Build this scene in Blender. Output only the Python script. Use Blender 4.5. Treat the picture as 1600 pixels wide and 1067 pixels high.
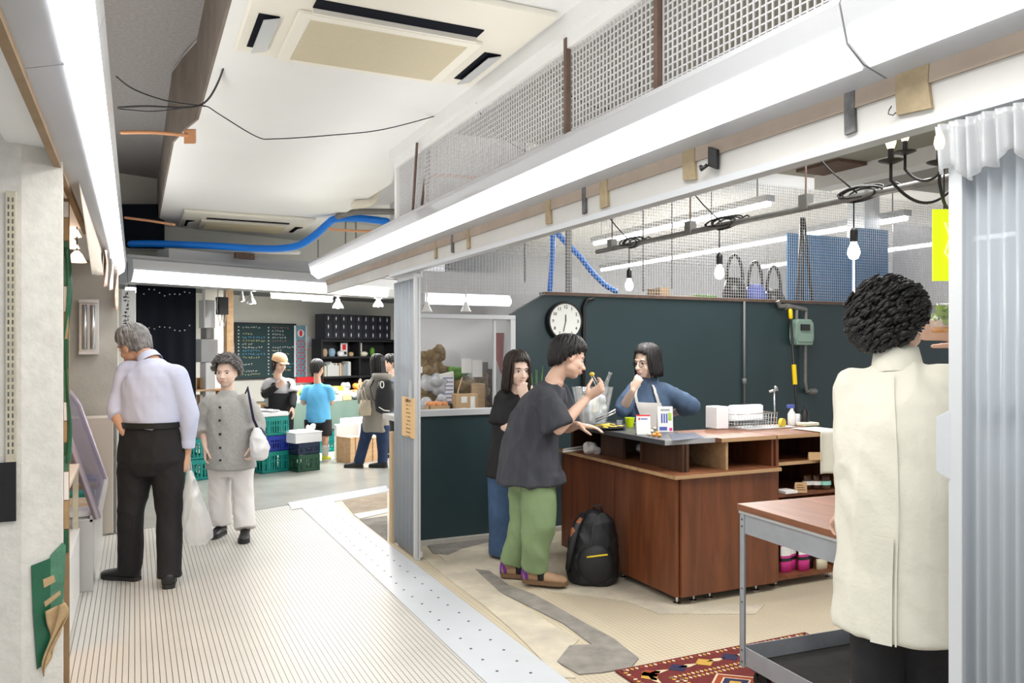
import bpy, bmesh, math, random
import numpy as np
from mathutils import Vector, Matrix, noise
random.seed(7)
scene = bpy.context.scene
for o in list(bpy.data.objects): bpy.data.objects.remove(o)
# ------------------------------------------------------------------ camera, world, exposure
YAW = math.atan(590/1250)
cam_d = bpy.data.cameras.new('camera'); cam = bpy.data.objects.new('camera', cam_d)
scene.collection.objects.link(cam); scene.camera = cam
cam.location = (0, 0, 1.5); cam.rotation_euler = (math.pi/2, 0, -YAW)
cam_d.sensor_width = 36; cam_d.lens = 1250*36/1600; cam_d.shift_y = 12.5/1600
cam_d.clip_start = .05; cam_d.clip_end = 200
scene.view_settings.view_transform = 'Standard'; scene.view_settings.look = 'None'
scene.view_settings.gamma = 1; scene.view_settings.use_curve_mapping = False
scene.view_settings.exposure = 0.35
world = bpy.data.worlds.new('world'); scene.world = world; world.use_nodes = True
world.node_tree.nodes['Background'].inputs[0].default_value = (.97, .98, 1, 1)
world.node_tree.nodes['Background'].inputs[1].default_value = .6
def area(name, loc, sx, sy, power, rot=(0,0,0), col=(1,.98,.95)):
    l = bpy.data.lights.new(name, 'AREA'); l.shape='RECTANGLE'; l.size=sx; l.size_y=sy; l.energy=power; l.color=col
    o = bpy.data.objects.new(name, l); scene.collection.objects.link(o); o.location=loc; o.rotation_euler=rot; return o
# light of the ceiling tubes: lamps standing in for the real tube rows, plus added fill lamps
area('corridor_tube_light', (.15, 4.6, 2.35), .15, 8.5, 25)
area('header_tube_light', (1.45, 4.6, 2.15), .12, 7.5, 25, (0, math.radians(25), 0))
area('stall_fill_light', (3.4, 2.9, 3.05), 1.2, 1.2, 45)  # both stall lamps are added fill, no tube fixture hangs here
area('stall_fill_light', (4.6, 5.0, 3.05), 1.2, 1.2, 40)
area('hall_tube_light', (6.1, 8.3, 3.0), .2, 3.5, 330)
area('greengrocer_tube_light', (2.7, 11.5, 2.3), 2.4, 1.2, 190, (0,0,math.radians(22)))
area('entrance_fill_light', (.9, 1.2, 2.9), .5, 1.5, 28)  # added fill over the near corridor, belongs to no fixture
area('ceiling_fill_light', (-.12, 4.4, 2.47), .1, 8.0, 21, (math.pi, 0, 0)); area('ceiling_fill_light', (1.55, 4.4, 2.47), .08, 7.5, 9, (math.pi, 0, 0))  # added upward lamps that brighten the white ceiling, not part of the fixtures
CY, SY = math.cos(YAW), math.sin(YAW)
RV = Vector((CY,-SY,0)); FV = Vector((SY,CY,0)); UP = Vector((0,0,1)); CAM = Vector((0,0,1.5))
F = 1250.0; HV = 546.0
def ray(u,v): return FV + RV*((u-800)/F) + UP*((HV-v)/F)
def U(u,v,d): return CAM + ray(u,v)*d            # measured pixel + distance -> place in the room
def PL(u,v,p0,n):
    r = ray(u,v); n = Vector(n); return CAM + r*((Vector(p0)-CAM).dot(n)/r.dot(n))
def PZ(u,v,z): return PL(u,v,(0,0,z),(0,0,1))
def PX(u,v,x): return PL(u,v,(x,0,0),(1,0,0))
def PY(u,v,y): return PL(u,v,(0,y,0),(0,1,0))
def CV(r,up,f): return RV*r + UP*up + FV*f      # right, up, away
# ------------------------------------------------------------------ materials
MC = {}
def mat(name, col, rough=.6, metal=0, nscale=0, namt=.0, bump=0, bscale=None, emit=0, trans=0, alpha=1, sss=0, stretch=(1,1,1), col2=None, spec=None, coat=0):
    if name in MC: return MC[name]
    m = bpy.data.materials.new(name); m.use_nodes = True; MC[name]=m
    nt = m.node_tree; b = nt.nodes['Principled BSDF']
    c4 = (*col,1)
    b.inputs['Base Color'].default_value = c4; b.inputs['Roughness'].default_value = rough; b.inputs['Metallic'].default_value = metal
    if spec is not None: b.inputs['Specular IOR Level'].default_value = spec
    if coat: b.inputs['Coat Weight'].default_value = coat
    if emit: b.inputs['Emission Color'].default_value = c4; b.inputs['Emission Strength'].default_value = emit
    if trans: b.inputs['Transmission Weight'].default_value = trans
    if alpha<1: b.inputs['Alpha'].default_value = alpha
    if sss: b.inputs['Subsurface Weight'].default_value = sss; b.inputs['Subsurface Radius'].default_value=(.02,.008,.004); b.inputs['Subsurface Scale'].default_value=.5
    if nscale or bump:
        tc = nt.nodes.new('ShaderNodeTexCoord'); mp = nt.nodes.new('ShaderNodeMapping'); mp.inputs['Scale'].default_value = stretch
        nt.links.new(tc.outputs['Object'], mp.inputs['Vector'])
    if nscale:
        n = nt.nodes.new('ShaderNodeTexNoise'); n.inputs['Scale'].default_value=nscale; n.inputs['Detail'].default_value=6; n.inputs['Roughness'].default_value=.6
        nt.links.new(mp.outputs[0], n.inputs['Vector'])
        r = nt.nodes.new('ShaderNodeValToRGB'); r.color_ramp.elements[0].position=.3; r.color_ramp.elements[1].position=.7
        c2 = col2 or tuple(x*(1-namt) for x in col)
        r.color_ramp.elements[0].color=(*c2,1); r.color_ramp.elements[1].color=c4
        nt.links.new(n.outputs[0], r.inputs[0]); nt.links.new(r.outputs[0], b.inputs['Base Color'])
    if bump:
        n2 = nt.nodes.new('ShaderNodeTexNoise'); n2.inputs['Scale'].default_value=bscale or 60; n2.inputs['Detail'].default_value=4
        nt.links.new(mp.outputs[0], n2.inputs['Vector'])
        bp = nt.nodes.new('ShaderNodeBump'); bp.inputs['Strength'].default_value=bump; bp.inputs['Distance'].default_value=.01
        nt.links.new(n2.outputs[0], bp.inputs['Height']); nt.links.new(bp.outputs[0], b.inputs['Normal'])
    return m
def tile_mat(name, col, gx, gy, sx, sy, wx=.09, wy=.07, col2=None, dirt=.25, rough=.4):
    """small mosaic tile; gx / gy are grout colours of the two line directions"""
    m = bpy.data.materials.new(name); m.use_nodes=True; nt=m.node_tree; b=nt.nodes['Principled BSDF']; N=nt.nodes.new; L=nt.links.new
    tc=N('ShaderNodeTexCoord'); sp=N('ShaderNodeSeparateXYZ'); L(tc.outputs['Object'], sp.inputs[0])
    def line(out, s, w):
        a=N('ShaderNodeMath'); a.operation='DIVIDE'; L(out,a.inputs[0]); a.inputs[1].default_value=s
        f=N('ShaderNodeMath'); f.operation='FRACT'; L(a.outputs[0],f.inputs[0])
        c=N('ShaderNodeMath'); c.operation='LESS_THAN'; L(f.outputs[0],c.inputs[0]); c.inputs[1].default_value=w
        return c.outputs[0]
    n=N('ShaderNodeTexNoise'); n.inputs['Scale'].default_value=1.3; n.inputs['Detail'].default_value=8; L(tc.outputs['Object'], n.inputs['Vector'])
    r=N('ShaderNodeValToRGB'); r.color_ramp.elements[0].position=.35; r.color_ramp.elements[1].position=.65
    c2 = col2 or tuple(x*(1-dirt) for x in col)
    r.color_ramp.elements[0].color=(*c2,1); r.color_ramp.elements[1].color=(*col,1); L(n.outputs[0], r.inputs[0])
    m1=N('ShaderNodeMix'); m1.data_type='RGBA'; L(line(sp.outputs[1],sy,wy), m1.inputs[0]); L(r.outputs[0], m1.inputs[6]); m1.inputs[7].default_value=(*gy,1)
    m2=N('ShaderNodeMix'); m2.data_type='RGBA'; L(line(sp.outputs[0],sx,wx), m2.inputs[0]); L(m1.outputs[2], m2.inputs[6]); m2.inputs[7].default_value=(*gx,1)
    L(m2.outputs[2], b.inputs['Base Color']); b.inputs['Roughness'].default_value=rough
    MC[name]=m; return m
def wood_mat(name, c1, c2, scale=3, rough=.4, axis='Z'):
    m = bpy.data.materials.new(name); m.use_nodes=True; nt=m.node_tree; b=nt.nodes['Principled BSDF']; N=nt.nodes.new; L=nt.links.new
    tc=N('ShaderNodeTexCoord'); mp=N('ShaderNodeMapping'); s={'Z':(7,7,.8),'X':(.8,7,7),'Y':(7,.8,7)}[axis]
    mp.inputs['Scale'].default_value=s; L(tc.outputs['Object'], mp.inputs[0])
    n=N('ShaderNodeTexNoise'); n.inputs['Scale'].default_value=scale; n.inputs['Detail'].default_value=8; n.inputs['Distortion'].default_value=.8; L(mp.outputs[0], n.inputs['Vector'])
    r=N('ShaderNodeValToRGB'); r.color_ramp.elements[0].position=.3; r.color_ramp.elements[1].position=.72
    r.color_ramp.elements[0].color=(*c1,1); r.color_ramp.elements[1].color=(*c2,1); L(n.outputs[0], r.inputs[0])
    L(r.outputs[0], b.inputs['Base Color']); b.inputs['Roughness'].default_value=rough
    MC[name]=m; return m
def clear_mat(name, col=(1,1,1), amt=.15, rough=.05, diff=.1, transl=0):
    """thin clear sheet: mostly see-through with some gloss and some milkiness"""
    m = bpy.data.materials.new(name); m.use_nodes=True; nt=m.node_tree; N=nt.nodes.new; L=nt.links.new
    for x in list(nt.nodes): nt.nodes.remove(x)
    out=N('ShaderNodeOutputMaterial'); tr=N('ShaderNodeBsdfTransparent'); tr.inputs[0].default_value=(*[1-(1-c)*.5 for c in col],1)
    gl=N('ShaderNodeBsdfGlossy'); gl.inputs['Roughness'].default_value=rough; gl.inputs[0].default_value=(1,1,1,1)
    df=N('ShaderNodeBsdfDiffuse'); df.inputs[0].default_value=(*col,1); tl=N('ShaderNodeBsdfTranslucent'); tl.inputs[0].default_value=(*col,1)
    a=N('ShaderNodeMixShader'); a.inputs[0].default_value=amt; L(tr.outputs[0],a.inputs[1]); L(gl.outputs[0],a.inputs[2])
    d=N('ShaderNodeMixShader'); d.inputs[0].default_value=.5 if transl else 0; L(df.outputs[0],d.inputs[1]); L(tl.outputs[0],d.inputs[2])
    c=N('ShaderNodeMixShader'); c.inputs[0].default_value=diff; L(a.outputs[0],c.inputs[1]); L(d.outputs[0],c.inputs[2]); L(c.outputs[0],out.inputs[0])
    MC[name]=m; return m
# ------------------------------------------------------------------ mesh building
def perp(t, ref):
    r = ref - t*ref.dot(t)
    if r.length < 1e-4: r = Vector((1,0,0)) - t*t.x
    if r.length < 1e-4: r = Vector((0,1,0)) - t*t.y
    return r.normalized()
class MB:
    def __init__(s): s.v=[]; s.f=[]
    def add(s, vs, fs):
        k=len(s.v); s.v += [Vector(p) for p in vs]; s.f += [[i+k for i in f] for f in fs]; return s
    def hexa(s, p): return s.add(p, [[0,3,2,1],[4,5,6,7],[0,1,5,4],[1,2,6,5],[2,3,7,6],[3,0,4,7]])
    def box(s, lo, hi, rz=0, piv=None):
        x0,y0,z0=lo; x1,y1,z1=hi
        p=[Vector(q) for q in ((x0,y0,z0),(x1,y0,z0),(x1,y1,z0),(x0,y1,z0),(x0,y0,z1),(x1,y0,z1),(x1,y1,z1),(x0,y1,z1))]
        if rz:
            c=Vector(piv or ((x0+x1)/2,(y0+y1)/2,0)); M=Matrix.Rotation(rz,3,'Z'); p=[c+M@(q-c) for q in p]
        return s.hexa(p)
    def obox(s, c, ax, ay, az):
        c,ax,ay,az=map(Vector,(c,ax,ay,az))   # centre and half vectors
        return s.hexa([c-ax-ay-az,c+ax-ay-az,c+ax+ay-az,c-ax+ay-az,c-ax-ay+az,c+ax-ay+az,c+ax+ay+az,c-ax+ay+az])
    def prism(s, pts, d):
        pts=[Vector(p) for p in pts]; d=Vector(d); n=len(pts)
        return s.add(pts+[p+d for p in pts], [list(range(n))[::-1], [n+i for i in range(n)]]+[[i,(i+1)%n,n+(i+1)%n,n+i] for i in range(n)])
    def loft(s, rings, n=20, cap=True):
        """rings: (centre, vec a, vec b)"""
        vs=[]; fs=[]; m=len(rings)
        for c,a,b in rings:
            for i in range(n):
                t=2*math.pi*i/n; vs.append(Vector(c)+a*math.cos(t)+b*math.sin(t))
        for j in range(m-1):
            for i in range(n):
                k=(i+1)%n; fs.append([j*n+i,j*n+k,(j+1)*n+k,(j+1)*n+i])
        if cap: fs.append(list(range(n))[::-1]); fs.append([(m-1)*n+i for i in range(n)])
        return s.add(vs,fs)
    def tube(s, pts, r, n=8, ref=None, flat=1.0, cap=True, round_=False):
        pts=[Vector(p) for p in pts]; m=len(pts); rr=r if isinstance(r,(list,tuple)) else [r]*m
        ref=Vector(ref) if ref is not None else Vector((.13,.27,.95)); rings=[]
        for i,p in enumerate(pts):
            t=(pts[min(i+1,m-1)]-pts[max(i-1,0)])
            t = t.normalized() if t.length>1e-9 else Vector((0,0,1))
            a=perp(t,ref); b=t.cross(a); ref=a if i else ref
            rings.append((p,a*rr[i],b*rr[i]*flat))
            if i==0 and round_: 
                c0=rings[0]; rings=[(p-t*rr[0]*.95,a*rr[0]*.25,b*rr[0]*.25*flat),(p-t*rr[0]*.65,a*rr[0]*.75,b*rr[0]*.75*flat),c0]
        if round_:
            p=pts[-1]; R=rr[-1]; rings += [(p+t*R*.65,a*R*.75,b*R*.75*flat),(p+t*R*.95,a*R*.25,b*R*.25*flat)]
        return s.loft(rings,n,cap)
    def cyl(s,a,b,r,n=16): return s.tube([a,b],r,n)
    def lathe(s, c, prof, n=20, ax=None):
        c=Vector(c); az=Vector(ax).normalized() if ax else Vector((0,0,1)); a=perp(az,Vector((1,0.01,0))); b=az.cross(a)
        return s.loft([(c+az*z,a*max(r,1e-4),b*max(r,1e-4)) for r,z in prof],n)
    def ell(s, c, rx, ry=None, rz=None, M=None, n=14, m=9):
        ry=ry or rx; rz=rz or rx; c=Vector(c); M=M or Matrix.Identity(3)
        vs=[c+M@Vector((0,0,rz))]; fs=[]
        for j in range(1,m):
            th=math.pi*j/m
            for i in range(n):
                ph=2*math.pi*i/n; vs.append(c+M@Vector((rx*math.sin(th)*math.cos(ph),ry*math.sin(th)*math.sin(ph),rz*math.cos(th))))
        vs.append(c+M@Vector((0,0,-rz))); L=len(vs)-1
        for i in range(n):
            fs.append([0,1+i,1+(i+1)%n]); fs.append([L,1+(m-2)*n+(i+1)%n,1+(m-2)*n+i])
            for j in range(m-2): fs.append([1+j*n+i,1+(j+1)*n+i,1+(j+1)*n+(i+1)%n,1+j*n+(i+1)%n])
        return s.add(vs,fs)
    def sheet(s, fn, nu, nv, th):
        """fn(u,v)->point; closed thin sheet"""
        P=[[Vector(fn(i/nu,j/nv)) for j in range(nv+1)] for i in range(nu+1)]
        def nrm(i,j):
            a=P[min(i+1,nu)][j]-P[max(i-1,0)][j]; b=P[i][min(j+1,nv)]-P[i][max(j-1,0)]; c=a.cross(b); return c.normalized() if c.length>1e-12 else Vector((0,0,1))
        top=[P[i][j]+nrm(i,j)*th/2 for i in range(nu+1) for j in range(nv+1)]; bot=[P[i][j]-nrm(i,j)*th/2 for i in range(nu+1) for j in range(nv+1)]
        K=len(top); w=nv+1; fs=[]
        for i in range(nu):
            for j in range(nv):
                a,b,c,d=i*w+j,(i+1)*w+j,(i+1)*w+j+1,i*w+j+1; fs.append([a,b,c,d]); fs.append([K+d,K+c,K+b,K+a])
        for i in range(nu): fs.append([(i+1)*w,i*w,K+i*w,K+(i+1)*w]); fs.append([i*w+nv,(i+1)*w+nv,K+(i+1)*w+nv,K+i*w+nv])
        for j in range(nv): fs.append([j,j+1,K+j+1,K+j]); fs.append([nu*w+j+1,nu*w+j,K+nu*w+j,K+nu*w+j+1])
        return s.add(top+bot,fs)
    def mesh(s,name):
        me=bpy.data.meshes.new(name); me.from_pydata([tuple(p) for p in s.v],[],s.f); me.update(); return me
    def build(s, name, m, parent=None, smooth=False, bevel=0, world=False):
        if world and parent is not None:
            t=parent
            while t.parent: t=t.parent
            M=(Matrix.Translation(t.location) @ t.rotation_euler.to_matrix().to_4x4()).inverted(); s.v=[M@p for p in s.v]
        me=s.mesh(name); me.materials.append(MC[m] if isinstance(m,str) else m)
        o=bpy.data.objects.new(name,me); scene.collection.objects.link(o)
        if parent is not None: o.parent=parent
        if smooth:
            me.polygons.foreach_set('use_smooth',[True]*len(me.polygons))
            if smooth=='auto':
                try: me.set_sharp_from_angle(angle=math.radians(40))
                except Exception: pass
        if bevel:
            b=o.modifiers.new('bevel','BEVEL'); b.width=bevel; b.segments=2; b.limit_method='ANGLE'
        return o
def centre(o):
    """origin of a single-mesh thing to the base of its mesh"""
    me=o.data; n=len(me.vertices); co=np.empty(n*3); me.vertices.foreach_get('co',co); co=co.reshape(-1,3)
    c=np.array([(co[:,0].min()+co[:,0].max())/2,(co[:,1].min()+co[:,1].max())/2,co[:,2].min()]); co-=c
    me.vertices.foreach_set('co',co.ravel()); o.location=Vector(c)+o.location; me.update(); return o
def tag(o,label=None,cat=None,group=None,kind=None):
    if label: o['label']=label
    if cat: o['category']=cat
    if group: o['group']=group
    if kind: o['kind']=kind
    return o
def single(mb,name,m,label,cat,group=None,**k): return tag(centre(mb.build(name,m,**k)),label,cat,group)
def struct(mb,name,m,**k): return tag(mb.build(name,m,**k),kind='structure')
def thing(name,label,cat,loc=(0,0,0),rz=0,group=None):
    o=bpy.data.objects.new(name,None); o.empty_display_size=.1; scene.collection.objects.link(o); o.location=loc; o.rotation_euler=(0,0,rz)
    return tag(o,label,cat,group)
def dup(root,loc,rz=None,label=None,group=None):
    r=root.copy(); scene.collection.objects.link(r); r.location=loc
    if rz is not None: r.rotation_euler=(0,0,rz)
    if label: r['label']=label
    if group: r['group']=group
    for ch in [c for c in bpy.data.objects if c.parent==root]:
        c=ch.copy(); scene.collection.objects.link(c); c.parent=r
        for g in [c2 for c2 in bpy.data.objects if c2.parent==ch]:
            d=g.copy(); scene.collection.objects.link(d); d.parent=c
    return r
def text_mesh(txt, size, depth=.001, align='CENTER'):
    cu=bpy.data.curves.new('lettering','FONT'); cu.body=txt; cu.size=size; cu.extrude=depth; cu.align_x=align; cu.align_y='CENTER'; cu.resolution_u=2
    o=bpy.data.objects.new('lettering',cu); scene.collection.objects.link(o)
    dg=bpy.context.evaluated_depsgraph_get(); dg.update(); me=bpy.data.meshes.new_from_object(o.evaluated_get(dg)); bpy.data.objects.remove(o)
    return me
def put_text(txt,size,c,ax,ay,m,parent,name='lettering',align='CENTER'):
    """text centred at world point c, reading along ax, up along ay"""
    me=text_mesh(txt,size,align=align); c=Vector(c); ax=Vector(ax).normalized(); ay=Vector(ay).normalized(); az=ax.cross(ay)
    b=MB(); b.v=[c+ax*v.co.x+ay*v.co.y+az*v.co.z for v in me.vertices]; b.f=[list(p.vertices) for p in me.polygons]; bpy.data.meshes.remove(me)
    if not b.f: return None
    return b.build(name,m,parent,world=True)
def skin_over(mb, voxel, it=3, fold=None):
    """one continuous surface over overlapping volumes, smoothed; fold(p,n)->push along the normal"""
    me=mb.mesh('tmp'); o=bpy.data.objects.new('tmp',me); scene.collection.objects.link(o)
    bm=bmesh.new(); bm.from_mesh(me); bmesh.ops.recalc_face_normals(bm,faces=bm.faces); bm.to_mesh(me); bm.free()
    r=o.modifiers.new('r','REMESH'); r.mode='VOXEL'; r.voxel_size=voxel; r.adaptivity=0
    if it: q=o.modifiers.new('s','SMOOTH'); q.factor=.5; q.iterations=it
    dg=bpy.context.evaluated_depsgraph_get(); dg.update(); m2=bpy.data.meshes.new_from_object(o.evaluated_get(dg)); bpy.data.objects.remove(o)
    if fold:
        n=len(m2.vertices); co=np.empty(n*3); m2.vertices.foreach_get('co',co); co=co.reshape(-1,3)
        nr=np.array([tuple(v.normal) for v in m2.vertices])
        d=np.array([fold(Vector(co[i]),nr[i]) for i in range(n)]); co+=nr*d[:,None]; m2.vertices.foreach_set('co',co.ravel())
    b=MB(); b.v=[v.co.copy() for v in m2.vertices]; b.f=[list(p.vertices) for p in m2.polygons]; bpy.data.meshes.remove(m2)
    return b
# ------------------------------------------------------------------ people
def lerp(a,b,t): return a+(b-a)*t
def hand(mb, W, d, n, right, s=1, curl=.35, thumb=.4, spread=.1):
    d=Vector(d).normalized(); n=perp(d,Vector(n)); sd=d.cross(n)*(1 if right else -1)
    P=lambda x,y,z: W+d*(x*s)+sd*(y*s)+n*(z*s)
    mb.loft([(P(-.02,0,0),sd*.025*s,n*.02*s),(P(.01,0,0),sd*.03*s,n*.019*s),(P(.05,0,0),sd*.04*s,n*.017*s),(P(.09,-.002,.001),sd*.041*s,n*.014*s),(P(.1,-.002,.001),sd*.034*s,n*.009*s)],14)
    curls = curl if isinstance(curl,(list,tuple)) else [curl]*4
    for k,(y,L,r) in enumerate(((.031,.070,.0088),(.0105,.078,.009),(-.0105,.072,.0086),(-.031,.056,.0078))):
        a=(1.5-k)*spread*.5; p=P(.085,y,0); pts=[p]; ang=0
        for j,(f,c) in enumerate(((.18,0),(.34,1),(.26,1.1),(.22,.8))):
            ang+=curls[k]*c; dr=(d*math.cos(a)+sd*math.sin(a))*math.cos(ang)+n*math.sin(ang); p=p+dr*(L*1.15*f*s); pts.append(p)
        mb.tube(pts,[r*s*1.05,r*s,r*s*.97,r*s*.92,r*s*.8],8,ref=sd,round_=True)
    p0=P(.012,.026,.006); t1=(d*.62+sd*(.72-thumb*.35)+n*(.15+thumb*.5)).normalized(); t2=(d*.85+sd*(.35-thumb*.45)+n*(.2+thumb*.5)).normalized()
    p1=p0+t1*.042*s; p2=p1+t2*.032*s; p3=p2+t2*.026*s
    mb.tube([p0,p1,p2,p3],[.016*s,.0118*s,.0105*s,.0085*s],9,ref=n,round_=True)
def fold_fn(amp, kx=7, kz=2.2, seed=0, fine=.3):
    off=Vector((seed*3.1,seed*1.7,seed*.9))
    def f(p,n):
        q=Vector((p.x*kx,p.y*kx,p.z*kz))+off
        a=noise.noise(q); b=noise.noise(Vector((p.x*14+p.z*7,p.y*14-p.z*5,p.z*6))+off)
        r=(1-abs(a)*2)
        return amp*(.55*r*abs(r)+.5*a+fine*b)-amp*.15
    return f
def person(label, D, J, face, s=1.0, skin='skin', top=None, pants=None, legs_bare=None, hair=None, hands=None, shoes=None, girth=1.0,
           neck_t=None, vox=.006, build_eyes=True, jaw=1.0, category='person', head_up=None, age=0, foot=None, smile=False, hs=1.08, seed=1, spine=None):
    W={}
    for k,v in J.items(): W[k]=U(v[0],v[1],D+(v[2] if len(v)>2 else 0))
    base=(W['ankL']+W['ankR'])/2; root=thing('person',label,category,(base.x,base.y,0))
    Hc=(W['hipL']+W['hipR'])/2; Sc=(W['shL']+W['shR'])/2; hr=(W['hipR']-W['hipL']).normalized(); sr=(W['shR']-W['shL']).normalized()
    Nk=W['neck']; Hd=W['head']; bend=spine or Vector((0,0,0))
    def torso(t,tab,extra=0):
        """ring of the torso at height t (0 hips, 1 shoulders)"""
        c=lerp(Hc,Sc,t) if t<=1 else lerp(Sc,Nk,(t-1)*4)
        if 0<t<1: c=c+bend*math.sin(math.pi*t)
        if t<0: c=Hc+UP*((Sc-Hc).length*t)+ (W.get('hemoff',Hc)-Hc if 'hemoff' in W else Vector())*(-t)
        ax=((Sc-Hc) if t>0 else UP.copy()).normalized()
        if t>1: ax=(Nk-Sc+ (Sc-Hc)*.05).normalized() if (Nk-Sc).length>.01 else ax
        r=lerp(hr,sr,min(max(t,0),1)); r=perp(ax,r); f=ax.cross(r)*1
        for i in range(len(tab)-1):
            if tab[i][0]<=t<=tab[i+1][0]: break
        u=(t-tab[i][0])/(tab[i+1][0]-tab[i][0]+1e-9); u=min(max(u,0),1)
        a=lerp(tab[i][1],tab[i+1][1],u); b=lerp(tab[i][2],tab[i+1][2],u)
        return c,r*(a*s*girth+extra),f*(b*s*girth+extra)
    BT=[(-.2,.12,.085),(-.05,.15,.105),(.1,.145,.102),(.38,.125,.09),(.75,.15,.10),(.95,.145,.086),(1.05,.1,.068),(1.12,.066,.056),(1.25,.05,.052)]
    fwd=perp(UP,UP.cross(sr)) if False else UP.cross(sr).normalized()
    # head frame
    fc=CV(*face).normalized(); hu=perp(fc,(head_up or UP)); hx=fc.cross(hu); M=Matrix((hx,fc,hu)).transposed(); k=s*hs
    def HP(x,y,z): return Hd+M@Vector((x*k,y*k,z*k))
    b=MB()
    b.loft([torso(t,BT) for t in (-.08,-.05,.1,.25,.38,.55,.75,.88,.97,1.05,1.12,1.25)],24)
    b.tube([lerp(Sc,Nk,.7),Nk,lerp(Nk,HP(0,-.015,-.03),.55),HP(0,-.02,-.02)],[.062*s,.056*s,.052*s,.052*s],16,round_=True)
    b.ell(HP(0,-.012,.03),.073*k,.093*k,.084*k,M,20,14)
    b.ell(HP(0,.02,-.03),.06*k*jaw,.068*k,.078*k,M,20,14)
    b.ell(HP(0,.045,-.085),.03*k*jaw,.03*k,.024*k,M); b.ell(HP(0,.068,.022),.05*k,.018*k,.016*k,M)
    for sx in (-1,1):
        b.ell(HP(sx*.036,.05,-.033),.024*k,.026*k,.024*k,M); b.ell(HP(sx*.074,-.008,-.008),.009*k,.02*k,.032*k,M); b.ell(HP(sx*.041,.01,-.058),.018*k*jaw,.036*k,.026*k,M)
        b.ell(HP(sx*.011,.092,-.036),.008*k,.01*k,.007*k,M)
    b.tube([HP(0,.08,.008),HP(0,.092,-.015),HP(0,.103,-.032)],[.007*k,.009*k,.0115*k],8,round_=True)
    for z in (-.058,-.068): b.ell(HP(0,.082,z),.022*k,.012*k,.006*k,M)
    hn=hands or {}
    for S,right in (('L',False),('R',True)):
        sh,el,wr=W['sh'+S],W['el'+S],W['wr'+S]; g=math.sqrt(girth)
        b.tube([lerp(Sc,sh,.6),sh],[.046*s,.048*s],14,round_=True)
        b.tube([sh,lerp(sh,el,.4),el],[.047*s*g,.045*s*g,.038*s*g],14,round_=True)
        b.tube([el,lerp(el,wr,.3),lerp(el,wr,.75),wr],[.038*s*g,.04*s*g,.03*s,.025*s],14,round_=True,flat=.92)
        hd=hn.get(S,{}); dr=CV(*hd['d']) if 'd' in hd else (wr-el).normalized()
        nn=CV(*hd['n']) if 'n' in hd else (-sr if right else sr)
        hand(b,wr+dr.normalized()*.01*s,dr,nn,right,s*hd.get('s',1),hd.get('curl',.35),hd.get('thumb',.4),hd.get('spread',.12))
        hp,kn,an=W['hip'+S],W['knee'+S],W['ank'+S]
        b.tube([hp,lerp(hp,kn,.4),kn],[.085*s*g,.078*s*g,.055*s*g],16,round_=True)
        b.tube([kn,lerp(kn,an,.3),lerp(kn,an,.75),an],[.055*s*g,.056*s*g,.038*s,.034*s],16,round_=True)
    body=skin_over(b,vox,3); body.build('body',skin,root,smooth=True,world=True)
    # clothes
    if pants:
        p=MB(); w=pants.get('w',[.1,.085,.07,.065]); PT=[(-.3,.11,.085)]+[(t,a+.03+pants.get('grow',0),c+.028+pants.get('grow',0)) for t,a,c in BT[1:]]
        p.loft([torso(t,PT) for t in (-.22,-.12,-.05,.05,.15,pants.get('top',.2))],24)
        for S in 'LR':
            hp,kn,an=W['hip'+S],W['knee'+S],W['ank'+S]; e=lerp(kn,an,pants.get('len',1.0)) if pants.get('len',1)<=1 else an+UP*(-.03*s)
            if pants.get('short'): e=lerp(hp,kn,pants['short']); p.tube([hp,lerp(hp,e,.5),e],[w[0]*s,w[1]*s,w[2]*s],20)
            else: p.tube([hp,lerp(hp,kn,.45),kn,lerp(kn,e,.5),e],[w[0]*s,w[1]*s,w[2]*s,(w[2]+w[3])/2*s,w[3]*s],20,flat=pants.get('flat',1.05))
        q=skin_over(p,pants.get('vox',.01),3,fold_fn(pants.get('fold',.009),6,5,seed,.6)); q.build('trousers' if not pants.get('short') else 'shorts',pants['m'],root,smooth=True,world=True)
    if top:
        p=MB(); TT=top.get('tab') or [(-.12,.185,.135),(.1,.18,.135),(.38,.165,.128),(.75,.185,.13),(.95,.18,.112),(1.06,.125,.085),(1.14,.082,.068),(1.2,.07,.064)]
        lo=TT[0][0]; hi=TT[-1][0]; n=12
        p.loft([torso(lerp(lo,hi,i/n),TT) for i in range(n+1)],28)
        for S in 'LR':
            sh,el,wr=W['sh'+S],W['el'+S],W['wr'+S]; L=top.get('sleeve'+S,top.get('sleeve',.9)); w=top.get('sw',[.066,.062,.058,.045])
            p.tube([lerp(Sc,sh,.62),sh],[.066*s,.068*s],16,round_=True)
            if L<=1: e=lerp(sh,el,L); p.tube([sh,lerp(sh,e,.5),e],[w[0]*s,w[1]*s,w[2]*s],18)
            else:
                e=lerp(el,wr,L-1); p.tube([sh,lerp(sh,el,.5),el],[w[0]*s,w[1]*s,w[2]*s],18,round_=True)
                p.tube([el,lerp(el,e,.6),e],[w[2]*s,lerp(w[2],w[3],.4)*s,w[3]*s],18)
                if top.get('cuff'): dd=(wr-el).normalized(); p.tube([e-dd*.05*s,e],[(w[3]+.008)*s]*2,18)
        q=skin_over(p,top.get('vox',.01),top.get('it',3),fold_fn(top.get('fold',.009),top.get('kx',7),top.get('kz',2.5),seed+5,top.get('fine',.45)))
        o=q.build(top.get('name','shirt'),top['m'],root,smooth=True,world=True)
        root_top=o
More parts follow.
